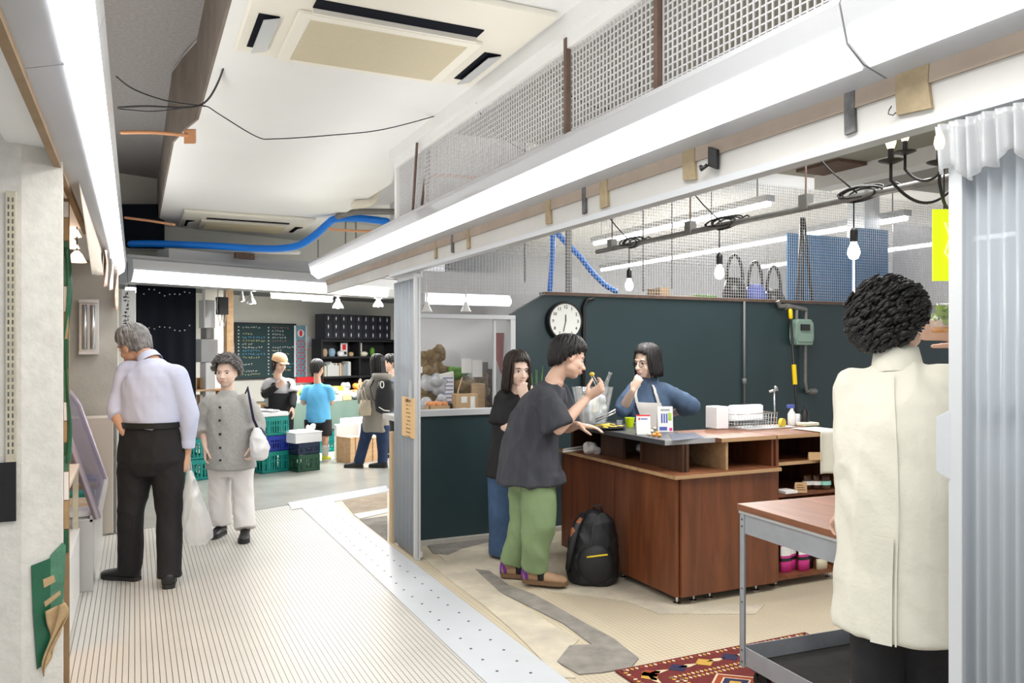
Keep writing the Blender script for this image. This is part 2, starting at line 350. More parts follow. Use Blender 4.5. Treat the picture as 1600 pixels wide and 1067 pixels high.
        if top.get('collar'):
            c=MB(); cc,ca,cb=torso(1.17,TT); axn=(Nk-Sc).normalized(); c0=lerp(Sc,Nk,top.get('col0',.75)); c1=Nk+(Hd-Nk)*.18
            rr=.062*s
            a=perp((c1-c0).normalized(),sr); bb=(c1-c0).normalized().cross(a)
            c.loft([(c0,a*rr*1.15,bb*rr*1.1),(c1,a*rr*.98,bb*rr),(c1,a*rr*1.06,bb*rr*1.08),(c0-UP*.005,a*rr*1.3,bb*rr*1.25)],20,cap=False)
            c.build('collar',top['m'],root,smooth=True,world=True)
    foot=foot or {}
    if shoes:
        for S in 'LR':
            an=W['ank'+S]; fd=CV(*foot.get(S,(0,0,-1))); fd.z=0; fd.normalize(); sd=fd.cross(UP); g0=Vector((an.x,an.y,max(0,an.z-.085*s))); L=.26*s*shoes.get('k',1)
            Q=lambda x,z:g0+fd*(x*L)+UP*(z*s)
            c=MB(); c.loft([(Q(-.25,.045),sd*.02*s,UP*.035*s),(Q(-.22,.05),sd*.034*s,UP*.045*s),(Q(-.1,.055),sd*.038*s,UP*.052*s),(Q(.1,.05),sd*.038*s,UP*.046*s),(Q(.35,.038),sd*.044*s,UP*.034*s),(Q(.55,.033),sd*.046*s,UP*.028*s),(Q(.7,.03),sd*.036*s,UP*.022*s),(Q(.76,.028),sd*.018*s,UP*.014*s)],16)
            c.tube([Q(-.07,.06),Q(-.07,.1)],[.042*s,.04*s],14)
            o=c.build('shoe',shoes['m'],root,smooth=True,world=True)
            c=MB(); c.prism([Q(x,0)+sd*y*s for x,y in ((-.26,.02),(-.2,.036),(.1,.036),(.4,.047),(.6,.046),(.74,.025),(.79,0),(.74,-.025),(.6,-.046),(.4,-.047),(.1,-.036),(-.2,-.036),(-.26,-.02))],UP*.026*s)
            c.build('sole',shoes.get('sole','sole_dark'),o,world=True)
            if shoes.get('strap'):
                c=MB(); c.loft([(Q(.12,.055),sd*.044*s,UP*.048*s),(Q(.26,.05),sd*.046*s,UP*.042*s)],16); c.build('shoe_strap',shoes['strap'],o,smooth=True,world=True)
                c=MB(); c.loft([(Q(-.27,.05),sd*.03*s,UP*.04*s),(Q(-.1,.058),sd*.041*s,UP*.056*s)],16); c.build('heel_patch','purple_cloth',o,smooth=True,world=True)
    if build_eyes:
        for sx in (-1,1):
            e=MB().ell(HP(sx*.031,.0675,.0),.0145*k,.010*k,.0062*k,M).build('eye','eye_white',root,smooth=True,world=True)
            MB().ell(HP(sx*.031,.0745,.0),.0062*k,.0045*k,.0058*k,M).build('iris','eye_dark',e,smooth=True,world=True)
            c=MB(); c.tube([HP(sx*.0165,.0765,-.001),HP(sx*.031,.079,.0060),HP(sx*.046,.0705,.001)],[.0013*k,.002*k,.0014*k],6); c.build('eyelid','eye_dark',e,smooth=True,world=True)
            c=MB(); c.tube([HP(sx*.015,.083,.02),HP(sx*.031,.0815,.0245),HP(sx*.049,.070,.019)],[.002*k,.0032*k,.0015*k],6); c.build('eyebrow',hair.get('brow','hair_black') if hair else 'hair_black',root,smooth=True,world=True)
        c=MB(); c.tube([HP(-.022,.083,-.062+(.004 if smile else 0)),HP(-.01,.0915,-.0605),HP(0,.0935,-.0615),HP(.01,.0915,-.0605),HP(.022,.083,-.062+(.004 if smile else 0))],[.0015*k,.0045*k,.005*k,.0045*k,.0015*k],8)
        lp=c.build('lips','lips',root,smooth=True,world=True)
        if smile:
            MB().ell(HP(0,.0935,-.0635),.015*k,.004*k,.0035*k,M).build('teeth','eye_white',lp,smooth=True,world=True)
    if hair: make_hair(root,HP,M,k,hair)
    return root,W,HP,M,torso,BT,k
def make_hair(root,HP,M,k,h):
    st=h['style']; c=MB(); rnd=random.Random(h.get('seed',3)); vol=h.get('vol',0.0)
    rx,ry,rz=.078+vol,.098+vol,.092+vol*1.1
    def S(th,ph,off=0): # th from crown, ph 0 = face
        q=((rx+off)*math.sin(th)*math.sin(ph), -.014+(ry+off)*math.sin(th)*math.cos(ph), .032+(rz+off)*math.cos(th)); return q
    def edge(ph):
        a=abs((ph+math.pi)%(2*math.pi)-math.pi); f=h.get('front',62); sd=h.get('side',100); bk=h.get('back',128)
        if a<.7: return math.radians(f)
        if a<1.25: return math.radians(lerp(f,sd,(a-.7)/.55))
        if a<1.9: return math.radians(lerp(sd,bk-14,(a-1.25)/.65))
        return math.radians(lerp(bk-14,bk,(a-1.9)/1.24))
    # close cap
    n=28; m=10; vs=[]; fs=[]
    for off in (0.0,-.012):
        for j in range(m+1):
            for i in range(n):
                ph=2*math.pi*i/n; th=edge(ph)*(.93 if abs((ph+math.pi)%(2*math.pi)-math.pi)<1.0 else 1)*j/m; w=(1 if off==0 else 1); vs.append(HP(*S(th,ph,off+( -.004 if j==m and off==0 else 0))))
    K=(m+1)*n
    for j in range(m):
        for i in range(n):
            a,b_=j*n+i,j*n+(i+1)%n; fs.append([a,a+n,b_+n,b_]); fs.append([K+a,K+b_,K+b_+n,K+a+n])
    for i in range(n): a=m*n+i; b_=m*n+(i+1)%n; fs.append([a,K+a,K+b_,b_])
    c.add(vs,fs)
    if st in('short','bob','long','bald'):
        N=h.get('n',230)
        for i in range(N):
            ph=rnd.uniform(0,2*math.pi); e=edge(ph)*rnd.uniform(.86,1.1); t0=rnd.uniform(.02,.55)*e if st=='short' else rnd.uniform(.02,.25)*e
            pts=[]; steps=6; dph=rnd.uniform(-.25,.25); o0=rnd.uniform(-.001,.006)
            a=abs((ph+math.pi)%(2*math.pi)-math.pi)
            for j in range(steps+1):
                t=lerp(t0,e,j/steps); pts.append(HP(*S(t,ph+dph*j/steps,o0+.003*math.sin(j))))
            rad=h.get('r',.0075)
            if st=='short' and a>1.75:
                x,y,z=S(e,ph+dph,o0); zb=h.get('nape',-.062)+rnd.uniform(-.012,.01); w=min(1,(a-1.75)/.6)
                for j in range(1,4):
                    u=j/3; pts.append(HP(lerp(x,x*.86,u)+rnd.uniform(-.002,.002),lerp(y,y*.86,u),lerp(z,lerp(z,zb,w),u)))
            if st=='short':
                jx=h.get('mess',.004); pts=[p+Vector((rnd.uniform(-jx,jx),rnd.uniform(-jx,jx),rnd.uniform(-jx,jx)))*(q/len(pts)) for q,p in enumerate(pts)]
            if st in('bob','long') and a>h.get('open',.85):
                x,y,z=S(e,ph+dph,o0); zb=h.get('zb',-.12)+rnd.uniform(-.012,.012); x2=x*h.get('flare',1.05)
                pts=[p for p in pts]
                for j in range(1,5): 
                    u=j/4; zz=lerp(z,zb,u); pts.append(HP(lerp(x,x2,u)+rnd.uniform(-.002,.002),lerp(y,y*1.02 if y<0 else y*.8,u)+rnd.uniform(-.002,.002),zz))
            mm=len(pts); c.tube(pts,[rad*k*(.6+.6*math.sin(math.pi*min(1,(q+1)/mm)*.8)) if q<mm-1 else rad*k*.35 for q in range(mm)],6,ref=M.col[0] if False else None)
    if st=='curly':
        for i in range(h.get('n',260)):
            ph=rnd.uniform(0,2*math.pi); e=edge(ph); t=e*math.sqrt(rnd.uniform(.0,1.0)); o=rnd.uniform(-.004,.012); r=rnd.uniform(.010,.017)*h.get('cs',1)
            x,y,z=S(t,ph,o); 
            a0=rnd.uniform(0,6.28); pts=[]
            for j in range(6):
                aa=a0+j*.9; pts.append(HP(x+r*math.cos(aa)*.9,y+r*math.sin(aa)*.9,z+(j-2.5)*.004+r*.3*math.sin(aa*1.3)))
            c.tube(pts,[r*k*.3,r*k*.5,r*k*.55,r*k*.5,r*k*.4,r*k*.15],6)
    c.build('hair',h['m'],root,smooth=True,world=True)
def patch(torso,tab,t0,t1,a0,a1,off,m,name,root,th=.004,nu=14,nv=14,w0=None):
    """a piece of cloth lying on the front of the torso between two angles"""
    c=MB()
    def fn(u,v):
        t=lerp(t0,t1,v); A=lerp(a0,a1,u) if w0 is None else lerp(lerp(w0[0],a0,1-v),lerp(w0[1],a1,1-v),u)
        ce,r,f=torso(t,tab,off); return ce+r*math.sin(A)+f*math.cos(A)
    c.sheet(fn,nu,nv,th); return c.build(name,m,root,smooth='auto',world=True)
# ------------------------------------------------------------------ material list
mat('skin',(.76,.50,.38),.5,sss=.12,bump=.08,bscale=90); mat('skin_pale',(.82,.60,.49),.5,sss=.12); mat('skin_tan',(.60,.36,.25),.5,sss=.1)
mat('eye_white',(.8,.78,.75),.3); mat('eye_dark',(.02,.012,.01),.25); mat('lips',(.55,.2,.17),.45)
mat('hair_black',(.010,.009,.009),.55,nscale=40,namt=.3); mat('hair_brown',(.026,.014,.010),.52,nscale=40,namt=.4); mat('hair_grey',(.30,.29,.29),.5,nscale=30,namt=.8,col2=(.07,.07,.07))
mat('hair_perm',(.20,.19,.19),.6,nscale=30,namt=.7,col2=(.05,.045,.045))
mat('cloth_pale_blue',(.56,.61,.80),.75,bump=.15,bscale=200); mat('cloth_black',(.008,.008,.010),.8,bump=.2,bscale=150); mat('cloth_black_tee',(.018,.018,.020),.85,nscale=9,namt=.4,bump=.15,bscale=200)
mat('cloth_washed_navy',(.030,.033,.044),.85,nscale=5,col2=(.052,.055,.068),bump=.15,bscale=200,stretch=(3,3,.6)); mat('cloth_green',(.23,.33,.165),.85,nscale=6,namt=.15,bump=.1,bscale=200)
mat('cloth_denim',(.06,.12,.24),.85,nscale=8,namt=.35,bump=.15,bscale=220); mat('cloth_denim_dark',(.012,.03,.09),.85,nscale=8,namt=.3); mat('cloth_chambray',(.10,.165,.28),.8,nscale=12,namt=.3,bump=.15,bscale=220)
mat('cloth_grey_linen',(.44,.44,.42),.85,nscale=60,namt=.22,bump=.15,bscale=250); mat('cloth_white',(.78,.76,.74),.8,bump=.1,bscale=120); mat('cloth_cream',(.72,.70,.60),.85,bump=.25,bscale=35,nscale=3,namt=.06)
mat('cloth_blue_tee',(.12,.46,.78),.8); mat('cloth_grey_tee',(.42,.42,.44),.85); mat('cloth_taupe',(.27,.25,.22),.85,nscale=8,namt=.15); mat('cloth_peach',(.85,.55,.33),.8); mat('cloth_navy',(.01,.012,.05),.7)
mat('purple_cloth',(.16,.03,.28),.7); mat('leather_tan',(.42,.26,.15),.6,nscale=12,namt=.25); mat('sole_dark',(.02,.02,.02),.7); mat('sole_brown',(.17,.10,.05),.7); mat('sole_yellow',(.75,.85,.05),.5); mat('shoe_black',(.012,.012,.014),.4); mat('leather_black',(.01,.01,.01),.3)
mat('canvas_beige',(.50,.44,.34),.85); mat('nylon_black',(.008,.009,.012),.5,bump=.2,bscale=160); mat('yellow_trim',(.75,.55,.02),.5); mat('brown_trim',(.28,.09,.035),.6)
clear_mat('bag_film',(.85,.86,.87),.18,.25,.5,1); clear_mat('case_glass',(.55,.50,.60),.15,.05,.22,1); clear_mat('clear_plastic',(.97,.99,1),.14,.05,.08,1); clear_mat('ice_film',(.95,.96,.98),.2,.12,.5,1)
mat('metal_chrome',(.75,.75,.76),.2,1); mat('white_plastic',(.8,.8,.8),.4); mat('black_plastic',(.012,.012,.013),.35); mat('paper_white',(.85,.84,.82),.7)
# ================================================================== the room
tile_mat('tile_corridor',(.60,.585,.54),(.07,.065,.06),(.36,.33,.28),.0262,.0262,.125,.08,dirt=.12,rough=.38)
tile_mat('tile_stall',(.60,.53,.39),(.30,.25,.18),(.33,.27,.19),.0262,.0262,.09,.09,col2=(.50,.44,.33),rough=.5)
mat('concrete_floor',(.46,.46,.42),.25,nscale=1.5,namt=.25,bump=.05,bscale=5)
mat('old_screed',(.62,.56,.44),.7,nscale=5,col2=(.42,.38,.31),bump=.3,bscale=40); mat('screed_patch',(.30,.28,.25),.85,nscale=9,namt=.4,bump=.5,bscale=70); mat('screed_brown',(.42,.34,.25),.85,nscale=6,namt=.4,bump=.4,bscale=50)
mat('pillar_render',(.68,.66,.61),.8,nscale=14,namt=.16,bump=.45,bscale=38); mat('wall_concrete',(.52,.50,.45),.8,nscale=4,namt=.2,bump=.2,bscale=40)
mat('wall_cream',(.74,.73,.66),.75,nscale=2,namt=.08); mat('wall_grey',(.70,.71,.73),.7); mat('white_paint',(.80,.80,.79),.45,nscale=3,namt=.05); mat('white_ceiling',(.80,.81,.80),.75,nscale=.8,namt=.05)
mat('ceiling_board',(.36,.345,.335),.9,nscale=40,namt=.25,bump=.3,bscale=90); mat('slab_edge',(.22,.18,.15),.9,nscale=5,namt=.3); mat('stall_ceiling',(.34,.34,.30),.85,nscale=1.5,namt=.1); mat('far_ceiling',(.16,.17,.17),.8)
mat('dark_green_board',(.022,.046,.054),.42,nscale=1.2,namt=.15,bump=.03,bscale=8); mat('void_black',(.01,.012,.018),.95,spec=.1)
mat('fixture_white',(.48,.49,.51),.3,nscale=2,namt=.05,coat=.2); mat('tube_glow',(.97,.98,1),.4,emit=3.4); mat('tube_glow_far',(.97,.98,1),.4,emit=9); mat('bulb_glow',(1,.97,.95),.3,emit=25); mat('flame_glow',(1,.62,.3),.3,emit=6)
mat('aluminium',(.62,.63,.64),.35,.6); mat('aluminium_white',(.58,.60,.62),.4,.15); mat('strip_plate',(.60,.63,.67),.35,.1,nscale=6,namt=.04); mat('screw_dark',(.12,.12,.12),.4,.8)
mat('header_old',(.58,.57,.54),.6,nscale=2.5,namt=.12); mat('header_brown',(.42,.34,.27),.8,nscale=3,namt=.25); mat('stain_brown',(.42,.33,.20),.8,nscale=12,namt=.4); mat('stain_black',(.03,.03,.03),.8,nscale=12,namt=.4,col2=(.2,.2,.2)); mat('wood_brown_strip',(.33,.22,.12),.7,nscale=5,namt=.3)
mat('rust_brown',(.16,.10,.075),.7,nscale=20,namt=.4); mat('mesh_white',(.58,.58,.59),.5); mat('cable_black',(.012,.012,.012),.5); mat('cable_grey',(.18,.18,.18),.6); mat('copper_pipe',(.62,.30,.15),.5); mat('pipe_cream',(.70,.66,.55),.6); mat('pipe_blue',(.0,.20,.80),.45); mat('white_pvc',(.75,.75,.74),.4)
mat('ac_cream',(.80,.77,.68),.5); mat('ac_filter',(.66,.60,.44),.7,nscale=3,namt=.05)
mat('galvanised',(.26,.26,.25),.5,.5,nscale=10,namt=.3)
DL=22*math.pi/180; E1=Vector((math.cos(DL),math.sin(DL),0)); E2=Vector((-math.sin(DL),math.cos(DL),0))
B0=Vector((-.08,9.3,0))          # left end of the cross beam
def PE(u,v,off): return PL(u,v,B0+E2*off,E2)
def ebox(mb,a,b,o,d,z0,z1): # a..b along the cross aisle, o..d across
    P=lambda s,t,z:Vector((B0.x,B0.y,0))+E1*s+E2*t+UP*z
    return mb.hexa([P(a,o,z0),P(b,o,z0),P(b,d,z0),P(a,d,z0),P(a,o,z1),P(b,o,z1),P(b,d,z1),P(a,d,z1)])
# floors
tX=1.6
fl=MB(); fl.hexa([Vector(p) for p in ((-2.2,-2,-.12),(1.60,-2,-.12),(1.60,8.0,-.12),(-2.2,6.4,-.12),(-2.2,-2,0),(1.60,-2,0),(1.60,8.0,0),(-2.2,6.4,0))]); struct(fl,'floor','tile_corridor')
fl=MB(); fl.prism([(1.60,-2,-.12),(9.5,-2,-.12),(9.5,11.4,-.12),(1.60,8.0,-.12)],(0,0,.12)); struct(fl,'floor_stall','tile_stall')
fl=MB(); fl.prism([(-2.2,6.4,-.12),(9.5,11.4,-.12),(9.5,22,-.12),(-2.2,22,-.12)],(0,0,.12)); struct(fl,'floor_hall','concrete_floor')
def floor_patch(px,m,name,h=.003,z0=0.0005):
    c=MB(); c.prism([PZ(u,v,0)+UP*z0 for u,v in px][::-1],(0,0,h)); return struct(c,name,m)
floor_patch([(668,853),(790,838),(870,838),(872,905),(905,912),(1000,905),(1060,945),(1195,945),(1180,960),(1030,960),(980,940),(860,925),(760,900),(700,880)],'old_screed','floor_screed')
floor_patch([(668,853),(770,838),(770,846),(722,858),(700,868),(678,866)],'screed_patch','floor_screed_edge',.005)
floor_patch([(742,890),(765,893),(795,915),(835,930),(880,955),(915,975),(960,1000),(998,1030),(985,1045),(940,1052),(905,1055),(870,1035),(890,1010),(925,1008),(880,975),(820,945),(780,925)],'screed_patch','floor_crack',.006)
floor_patch([(660,870),(742,890),(780,925),(820,950),(860,975),(800,985),(760,950),(700,905)],'old_screed','floor_repair',.004)
floor_patch([(800,985),(860,975),(905,1000),(870,1035),(900,1060),(870,1060),(840,1025)],'old_screed','floor_repair_edge',.004)
floor_patch([(535,783),(605,770),(605,795),(552,803)],'screed_brown','floor_pit'); floor_patch([(562,812),(605,806),(605,845)],'screed_patch','floor_pit_near')
# white metal floor strip
st=thing('metal_floor_strip','long white metal plate with two rows of screws dividing corridor and stall floor','floor strip',(1.6,4,0))
c=MB(); c.box((1.43,.2,.0),(1.77,7.92,.006)); c.build('plate','strip_plate',st,world=True)
c=MB()
for i in range(46):
    y=.6+i*.155
    for x in (1.52,1.66): c.lathe((x+random.uniform(-.008,.008),y+(.07 if x>1.6 else 0),.006),[(.0075,0),(.0065,.002),(.001,.002)],8)
o=c.build('screws','screw_dark',st,world=True); o['kind']='stuff'
st2=thing('metal_floor_strip','short white metal plate crossing the corridor end at an angle','floor strip',PZ(520,780,0))
c=MB(); c.prism([PZ(u,v,.001) for u,v in ((450,786),(603,759),(608,768),(456,797))][::-1],(0,0,.006)); c.build('plate','strip_plate',st2,world=True)
st3=thing('metal_floor_strip','small white metal plate nearest the film door, beside the long plate','floor strip',PZ(590,800,0))
c=MB(); c.prism([PZ(u,v,.001) for u,v in ((552,804),(606,795),(606,801),(562,811))][::-1],(0,0,.006)); c.build('plate','strip_plate',st3,world=True)
# near pillar
c=MB(); c.prism([(-1.6,3.40,-.1),(-.372,3.40,-.1),(-.245,3.46,-.1),(-.27,3.85,-.1),(-1.6,3.85,-.1)],(0,0,3.4)); struct(c,'wall_left_pillar','pillar_render')
c=MB(); c.box((-1.6,7.6,-.1),(-.13,8.1,2.4)); struct(c,'wall_left_far_pillar','wall_concrete')
c=MB(); c.box((-1.7,4.0,-.1),(-1.55,7.7,3.5)); struct(c,'wall_left','wall_concrete')
# ceilings
c=MB(); c.box((-2.2,-2,3.55),(.6,12,3.7)); struct(c,'ceiling','ceiling_board')
c=MB(); P=[(.38,-2),(.38,5.6),(.31,5.95),(.26,6.3),(.26,11.6),(2.1,11.6),(2.1,7.0),(1.86,6.0),(1.86,-2)]
c.prism([(x,y,3.0) for x,y in P],(0,0,.54)); 
o=struct(c,'ceiling_drop','white_ceiling')
c=MB(); c.prism([(x,y,3.004) for x,y in ((.366,-2),(.366,5.6),(.296,5.95),(.246,6.3),(.246,11.6),(.262,11.6),(.262,6.3),(.312,5.95),(.382,5.6),(.382,-2))],(0,0,.5)); struct(c,'ceiling_drop_edge','slab_edge')
c=MB(); c.box((1.86,-2,3.2),(9.5,5.9,3.35)); struct(c,'ceiling_stall','stall_ceiling')
c=MB(); c.box((1.9,5.9,3.35),(14,15,3.5)); struct(c,'ceiling_hall','white_paint')
c=MB(); c.box((5.3,14,0),(14,14.2,3.4)); struct(c,'wall_back_hall','wall_grey'); 
c=MB(); c.box((13.8,2,0),(14,14,3.4)); struct(c,'wall_right_hall','wall_grey')
# moulding over the mesh
c=MB(); c.box((1.74,-2,2.92),(1.86,5.85,3.0)); c.box((1.78,-2,2.87),(1.84,5.85,2.92)); struct(c,'trim_1','white_paint')
# header over the stall opening
c=MB(); c.box((1.80,-1.5,2.08),(1.83,8.3,2.40)); struct(c,'trim_2','header_old')
c=MB(); c.box((1.792,-1.5,2.165),(1.80,8.3,2.26)); struct(c,'trim_3','header_brown')
c=MB(); c.box((1.785,-1.5,2.055),(1.83,6.0,2.083)); c.box((1.775,-1.5,2.055),(1.785,6.0,2.066)); struct(c,'trim_4','aluminium_white')
for i,(u,v,w,m) in enumerate(((1425,150,.05,'stain_brown'),(1327,185,.018,'stain_black'),(1076,265,.036,'stain_brown'),(943,308,.032,'stain_brown'),(912,318,.015,'stain_black'),(856,335,.028,'stain_brown'),(706,385,.016,'stain_black'),(731,378,.02,'stain_brown'),(680,395,.02,'stain_brown'))):
    p=PX(u,v,1.79); c=MB(); rr=random.Random(i); pts=[(1.789,p.y-w,2.25),(1.789,p.y-w*.9,2.17),(1.789,p.y-w*1.1,2.10),(1.789,p.y+w*.9,2.10+rr.uniform(-.005,.01)),(1.789,p.y+w,2.18),(1.789,p.y+w*.9,2.25)]
    c.prism(pts,(.012,0,0)); struct(c,'trim_stain_%d'%(i+1),m)
# mesh screens
def mesh_screen(name,label,o,ax,ay,W,H,pitch,r,frame=None):
    t=thing(name,label,'mesh screen',o); c=MB(); o=Vector(o); n=ax.cross(ay)
    def bar(a,b,rr):
        d=(b-a).normalized(); s=perp(d,n); q=d.cross(s); c.add([a-s*rr-q*rr,a+s*rr-q*rr,a+s*rr+q*rr,a-s*rr+q*rr,b-s*rr-q*rr,b+s*rr-q*rr,b+s*rr+q*rr,b-s*rr+q*rr],[[0,1,5,4],[1,2,6,5],[2,3,7,6],[3,0,4,7]])
    k=int(W/pitch)
    for i in range(k+1): a=o+ax*(i*pitch); bar(a,a+ay*H,r)
    for j in range(int(H/pitch)+1): a=o+ay*(j*pitch)+n*r; bar(a,a+ax*W,r)
    c.build('wire_grid','mesh_white',t,world=True)
    return t
mesh_screen('wire_mesh_screen','white wire mesh screen above the long tube fixture along the corridor',(1.80,-.6,2.36),Vector((0,1,0)),UP,6.4,.55,.0285,.0026)
mesh_screen('wire_mesh_screen','white wire mesh screen above the dark green partition at the back of the stall',(1.95,5.84,1.95),Vector((1,0,0)),UP,6.6,1.12,.0275,.0013)
c=MB(); c.box((1.785,5.82,2.36),(1.835,5.87,2.92)); c.box((1.785,5.82,2.34),(1.835,5.87,2.37)); struct(c,'trim_5','white_paint')
for i,y in enumerate((PX(887,100,1.79).y,PX(1029,60,1.79).y)):
    c=MB(); c.box((1.775,y-.012,2.36),(1.80,y+.012,2.93)); single(c,'rusty_angle_bar','rust_brown',['rusty brown upright bar crossing the corridor mesh, left one','rusty brown upright bar crossing the corridor mesh, right one'][i],'bar')
# seen through the mesh
# corridor tube fixtures
def valance(name,label,xo,sg,y0,y1,seam):
    t=thing(name,label,'light fixture',(xo,y0,2.2)); P=[(0,2.21),(.095,2.236),(.153,2.28),(.18,2.38),(.165,2.405),(0,2.43)]
    def ext(idx,y0,y1,off=0,th=.004,m='fixture_white',nm='housing',par=None):
        c=MB(); q=[(xo+sg*x,z) for x,z in P]; pts=[q[i] for i in idx]
        c.prism([(x,y0,z) for x,z in pts],(0,y1-y0,0)); return c.build(nm,m,par or t,world=True)
    for a,b in ((y0,seam),(seam+.006,y1)): ext([0,1,2,3,4,5],a,b)
    c=MB(); g=[(xo+sg*x,z) for x,z in ((.088,2.227),(.098,2.231),(.158,2.275),(.166,2.318),(.157,2.322),(.145,2.285))]
    for a,b in ((y0+.02,seam-.012),(seam+.012,y1-.05)): c.prism([(x,a,z) for x,z in g],(0,b-a,0))
    c.build('glowing_tube_cover','tube_glow',t,world=True)
    return t
valance('tube_light_fixture','long white tube light fixture above the stall opening on the right',1.80,-1,-1.5,8.35,1.48)
valance('tube_light_fixture','long white tube light fixture along the left side of the corridor',-.25,1,-1.5,8.9,2.35)
c=MB(); c.box((-.42,-1.5,2.25),(-.25,8.9,2.62)); c.box((-.25,-1.5,2.42),(-.24,8.9,2.62)); struct(c,'trim_6','white_paint')
c=MB(); c.box((-.275,-1.5,2.185),(-.25,5.4,2.21)); single(c,'wooden_rail','wood_brown_strip','long brown wooden rail under the left tube light fixture','rail')
# cross beam with tube cover
L=3.55
c=MB(); ebox(c,0.02,L,0,.22,2.42,2.50); ebox(c,.02,L,.03,.22,2.2,2.42); 
t=thing('tube_light_fixture','white tube light fixture spanning the far end of the corridor','light fixture',B0+UP*2.2)
pr=lambda s:[B0+E1*s+E2*o+UP*z for o,z in ((0,2.47),(-.13,2.44),(-.13,2.31),(-.09,2.215),(0,2.2))]
c.prism(pr(0.02),E1*(L-.02)); c.build('housing','fixture_white',t,world=True)
c=MB(); pr=[B0+E1*.03+E2*o+UP*z for o,z in ((-.132,2.33),(-.136,2.33),(-.098,2.212),(-.06,2.206),(-.06,2.214))]; c.prism(pr,E1*(L-.2)); c.build('glowing_tube_cover','tube_glow',t,world=True)
# greengrocer hall: ceiling, walls
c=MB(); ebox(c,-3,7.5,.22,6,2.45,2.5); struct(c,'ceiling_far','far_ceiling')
c=MB(); ebox(c,-3,7.4,4.35,4.5,0,2.5); struct(c,'wall_far','wall_cream')
c=MB(); ebox(c,-2,4.5,1.0,1.1,2.5,3.7); struct(c,'wall_upper_far','wall_cream')
c=MB(); ebox(c,7.4,7.5,2.2,4.4,0,2.5); struct(c,'wall_far_right','wall_grey')
c=MB(); c.box((2.95,6.1,2.45),(3.0,9.9,3.4)); struct(c,'wall_gap','wall_grey')
# dark green partition, window opening at the left
c=MB(); Yp=5.85
c.prism([(1.86,Yp,0),(2.77,Yp,0),(2.77,Yp,1.0),(1.86,Yp,1.0)],(0,.06,0))
c.prism([(2.76,Yp,0),(8.6,Yp,0),(8.6,Yp,1.95),(3.05,Yp,1.95),(2.76,Yp,1.79)],(0,.06,0)); struct(c,'wall_stall_back','dark_green_board')
c=MB(); c.box((1.86,Yp-.05,0),(8.6,Yp,.035)); struct(c,'baseboard_stall','wall_concrete')
c=MB(); c.box((3.05,Yp-.02,1.95),(8.6,Yp+.08,1.975)); struct(c,'trim_7','rust_brown')
for k,u in enumerate((1163,)):
    x=PY(u,500,Yp-.02).x; c=MB(); c.tube([(x,Yp-.02,1.95),(x,Yp-.02,.95)],.011,8); c.lathe((x,Yp-.02,1.2),[(.02,-.03),(.02,.03)],8); single(c,'conduit','cable_grey','grey vertical conduit on the dark green partition','conduit',smooth=True)
x=PY(912,500,Yp-.02).x; c=MB(); c.tube([(x,Yp-.02,0.0),(x,Yp-.02,1.86),(x+.03,Yp-.02,1.92),(x+.1,Yp-.02,1.93)],.016,8); single(c,'conduit','cable_black','black cable conduit running down the partition beside the clock','conduit',smooth=True)
# window
clear_mat('window_glass',(1,1,1),.03,.02,.01); w=thing('window_1',None,None,(2.3,Yp,1.0)); w['kind']='structure'
c=MB()
for lo,hi in (((1.86,Yp-.03,.985),(2.78,Yp+.05,1.035)),((1.86,Yp-.03,1.74),(2.78,Yp+.05,1.775)),((1.86,Yp-.03,1.035),(1.885,Yp+.05,1.74)),((2.735,Yp-.03,1.035),(2.78,Yp+.05,1.74)),((2.60,Yp+.0,1.035),(2.62,Yp+.03,1.74))): c.box(lo,hi)
c.build('window_frame','aluminium_white',w,world=True,bevel=.003)
MB().box((1.88,Yp+.01,1.03),(2.74,Yp+.014,1.745))\
    .build('pane','window_glass',w,world=True)
# behind the window: shelf recess
c=MB(); c.box((1.86,Yp+.06,.93),(2.78,Yp+.6,.97)); struct(c,'trim_8','header_old')
c=MB(); c.box((2.15,6.75,0),(3.9,6.8,2.2)); struct(c,'wall_behind_window','wall_grey')
# film doors
clear_mat('film_sheet',(.62,.66,.70),.12,.3,.80,1)
def film_door(name,label,x,y0,y1,z1,handle_y,posts):
    t=thing(name,label,'door',(x,(y0+y1)/2,0)); n=int((y1-y0)/.032); c=MB()
    def fn(u,v): 
        y=y0+(y1-y0)*u; ph=u*n*math.pi*2; return Vector((x+.011*math.sin(ph)+.004*math.sin(ph*.37),y,.02+(z1-.05)*v))
    c.sheet(fn,n*8,2,.0012); c.build('film_curtain','film_sheet',t,smooth=True,world=True)
    c=MB()
    for y in posts: c.box((x-.022,y-.018,0.0),(x+.022,y+.018,z1))
    for z in (0.02,1.36*.98,z1-.03): c.box((x-.012+.03,y0,z),(x+.006+.03,y1,z+.045))
    c.build('frame','aluminium_white',t,world=True,bevel=.003)
    return t
d1=film_door('film_door','translucent ribbed folding door filling the right edge of the picture',1.82,.2,1.32,2.05,1.33,[1.295])
c=MB(); c.prism([(1.782,1.335,1.2),(1.782,1.335,1.335),(1.798,1.305,1.355),(1.798,1.305,1.18)],(.012,-.012,0)); c.build('handle','aluminium_white',d1,world=True,bevel=.003)
c=MB(); rr=random.Random(4)
def fn(u,v):
    y=.2+1.13*u; w=.010*math.sin(u*190)+.007*math.sin(u*311+1)+.004*math.sin(u*77); return Vector((1.768+w*(.6+.6*v)+.012*v,y,2.045-(.12+.016*math.sin(u*43)+.012*math.sin(u*101+2))*v))
c.sheet(fn,420,6,.0015); c.build('gathered_film_top','bag_film',d1,smooth=True,world=True)
d2=film_door('film_door','narrow translucent folding door leaf at the far end of the stall opening',1.82,5.42,5.98,2.04,5.4,[5.44])
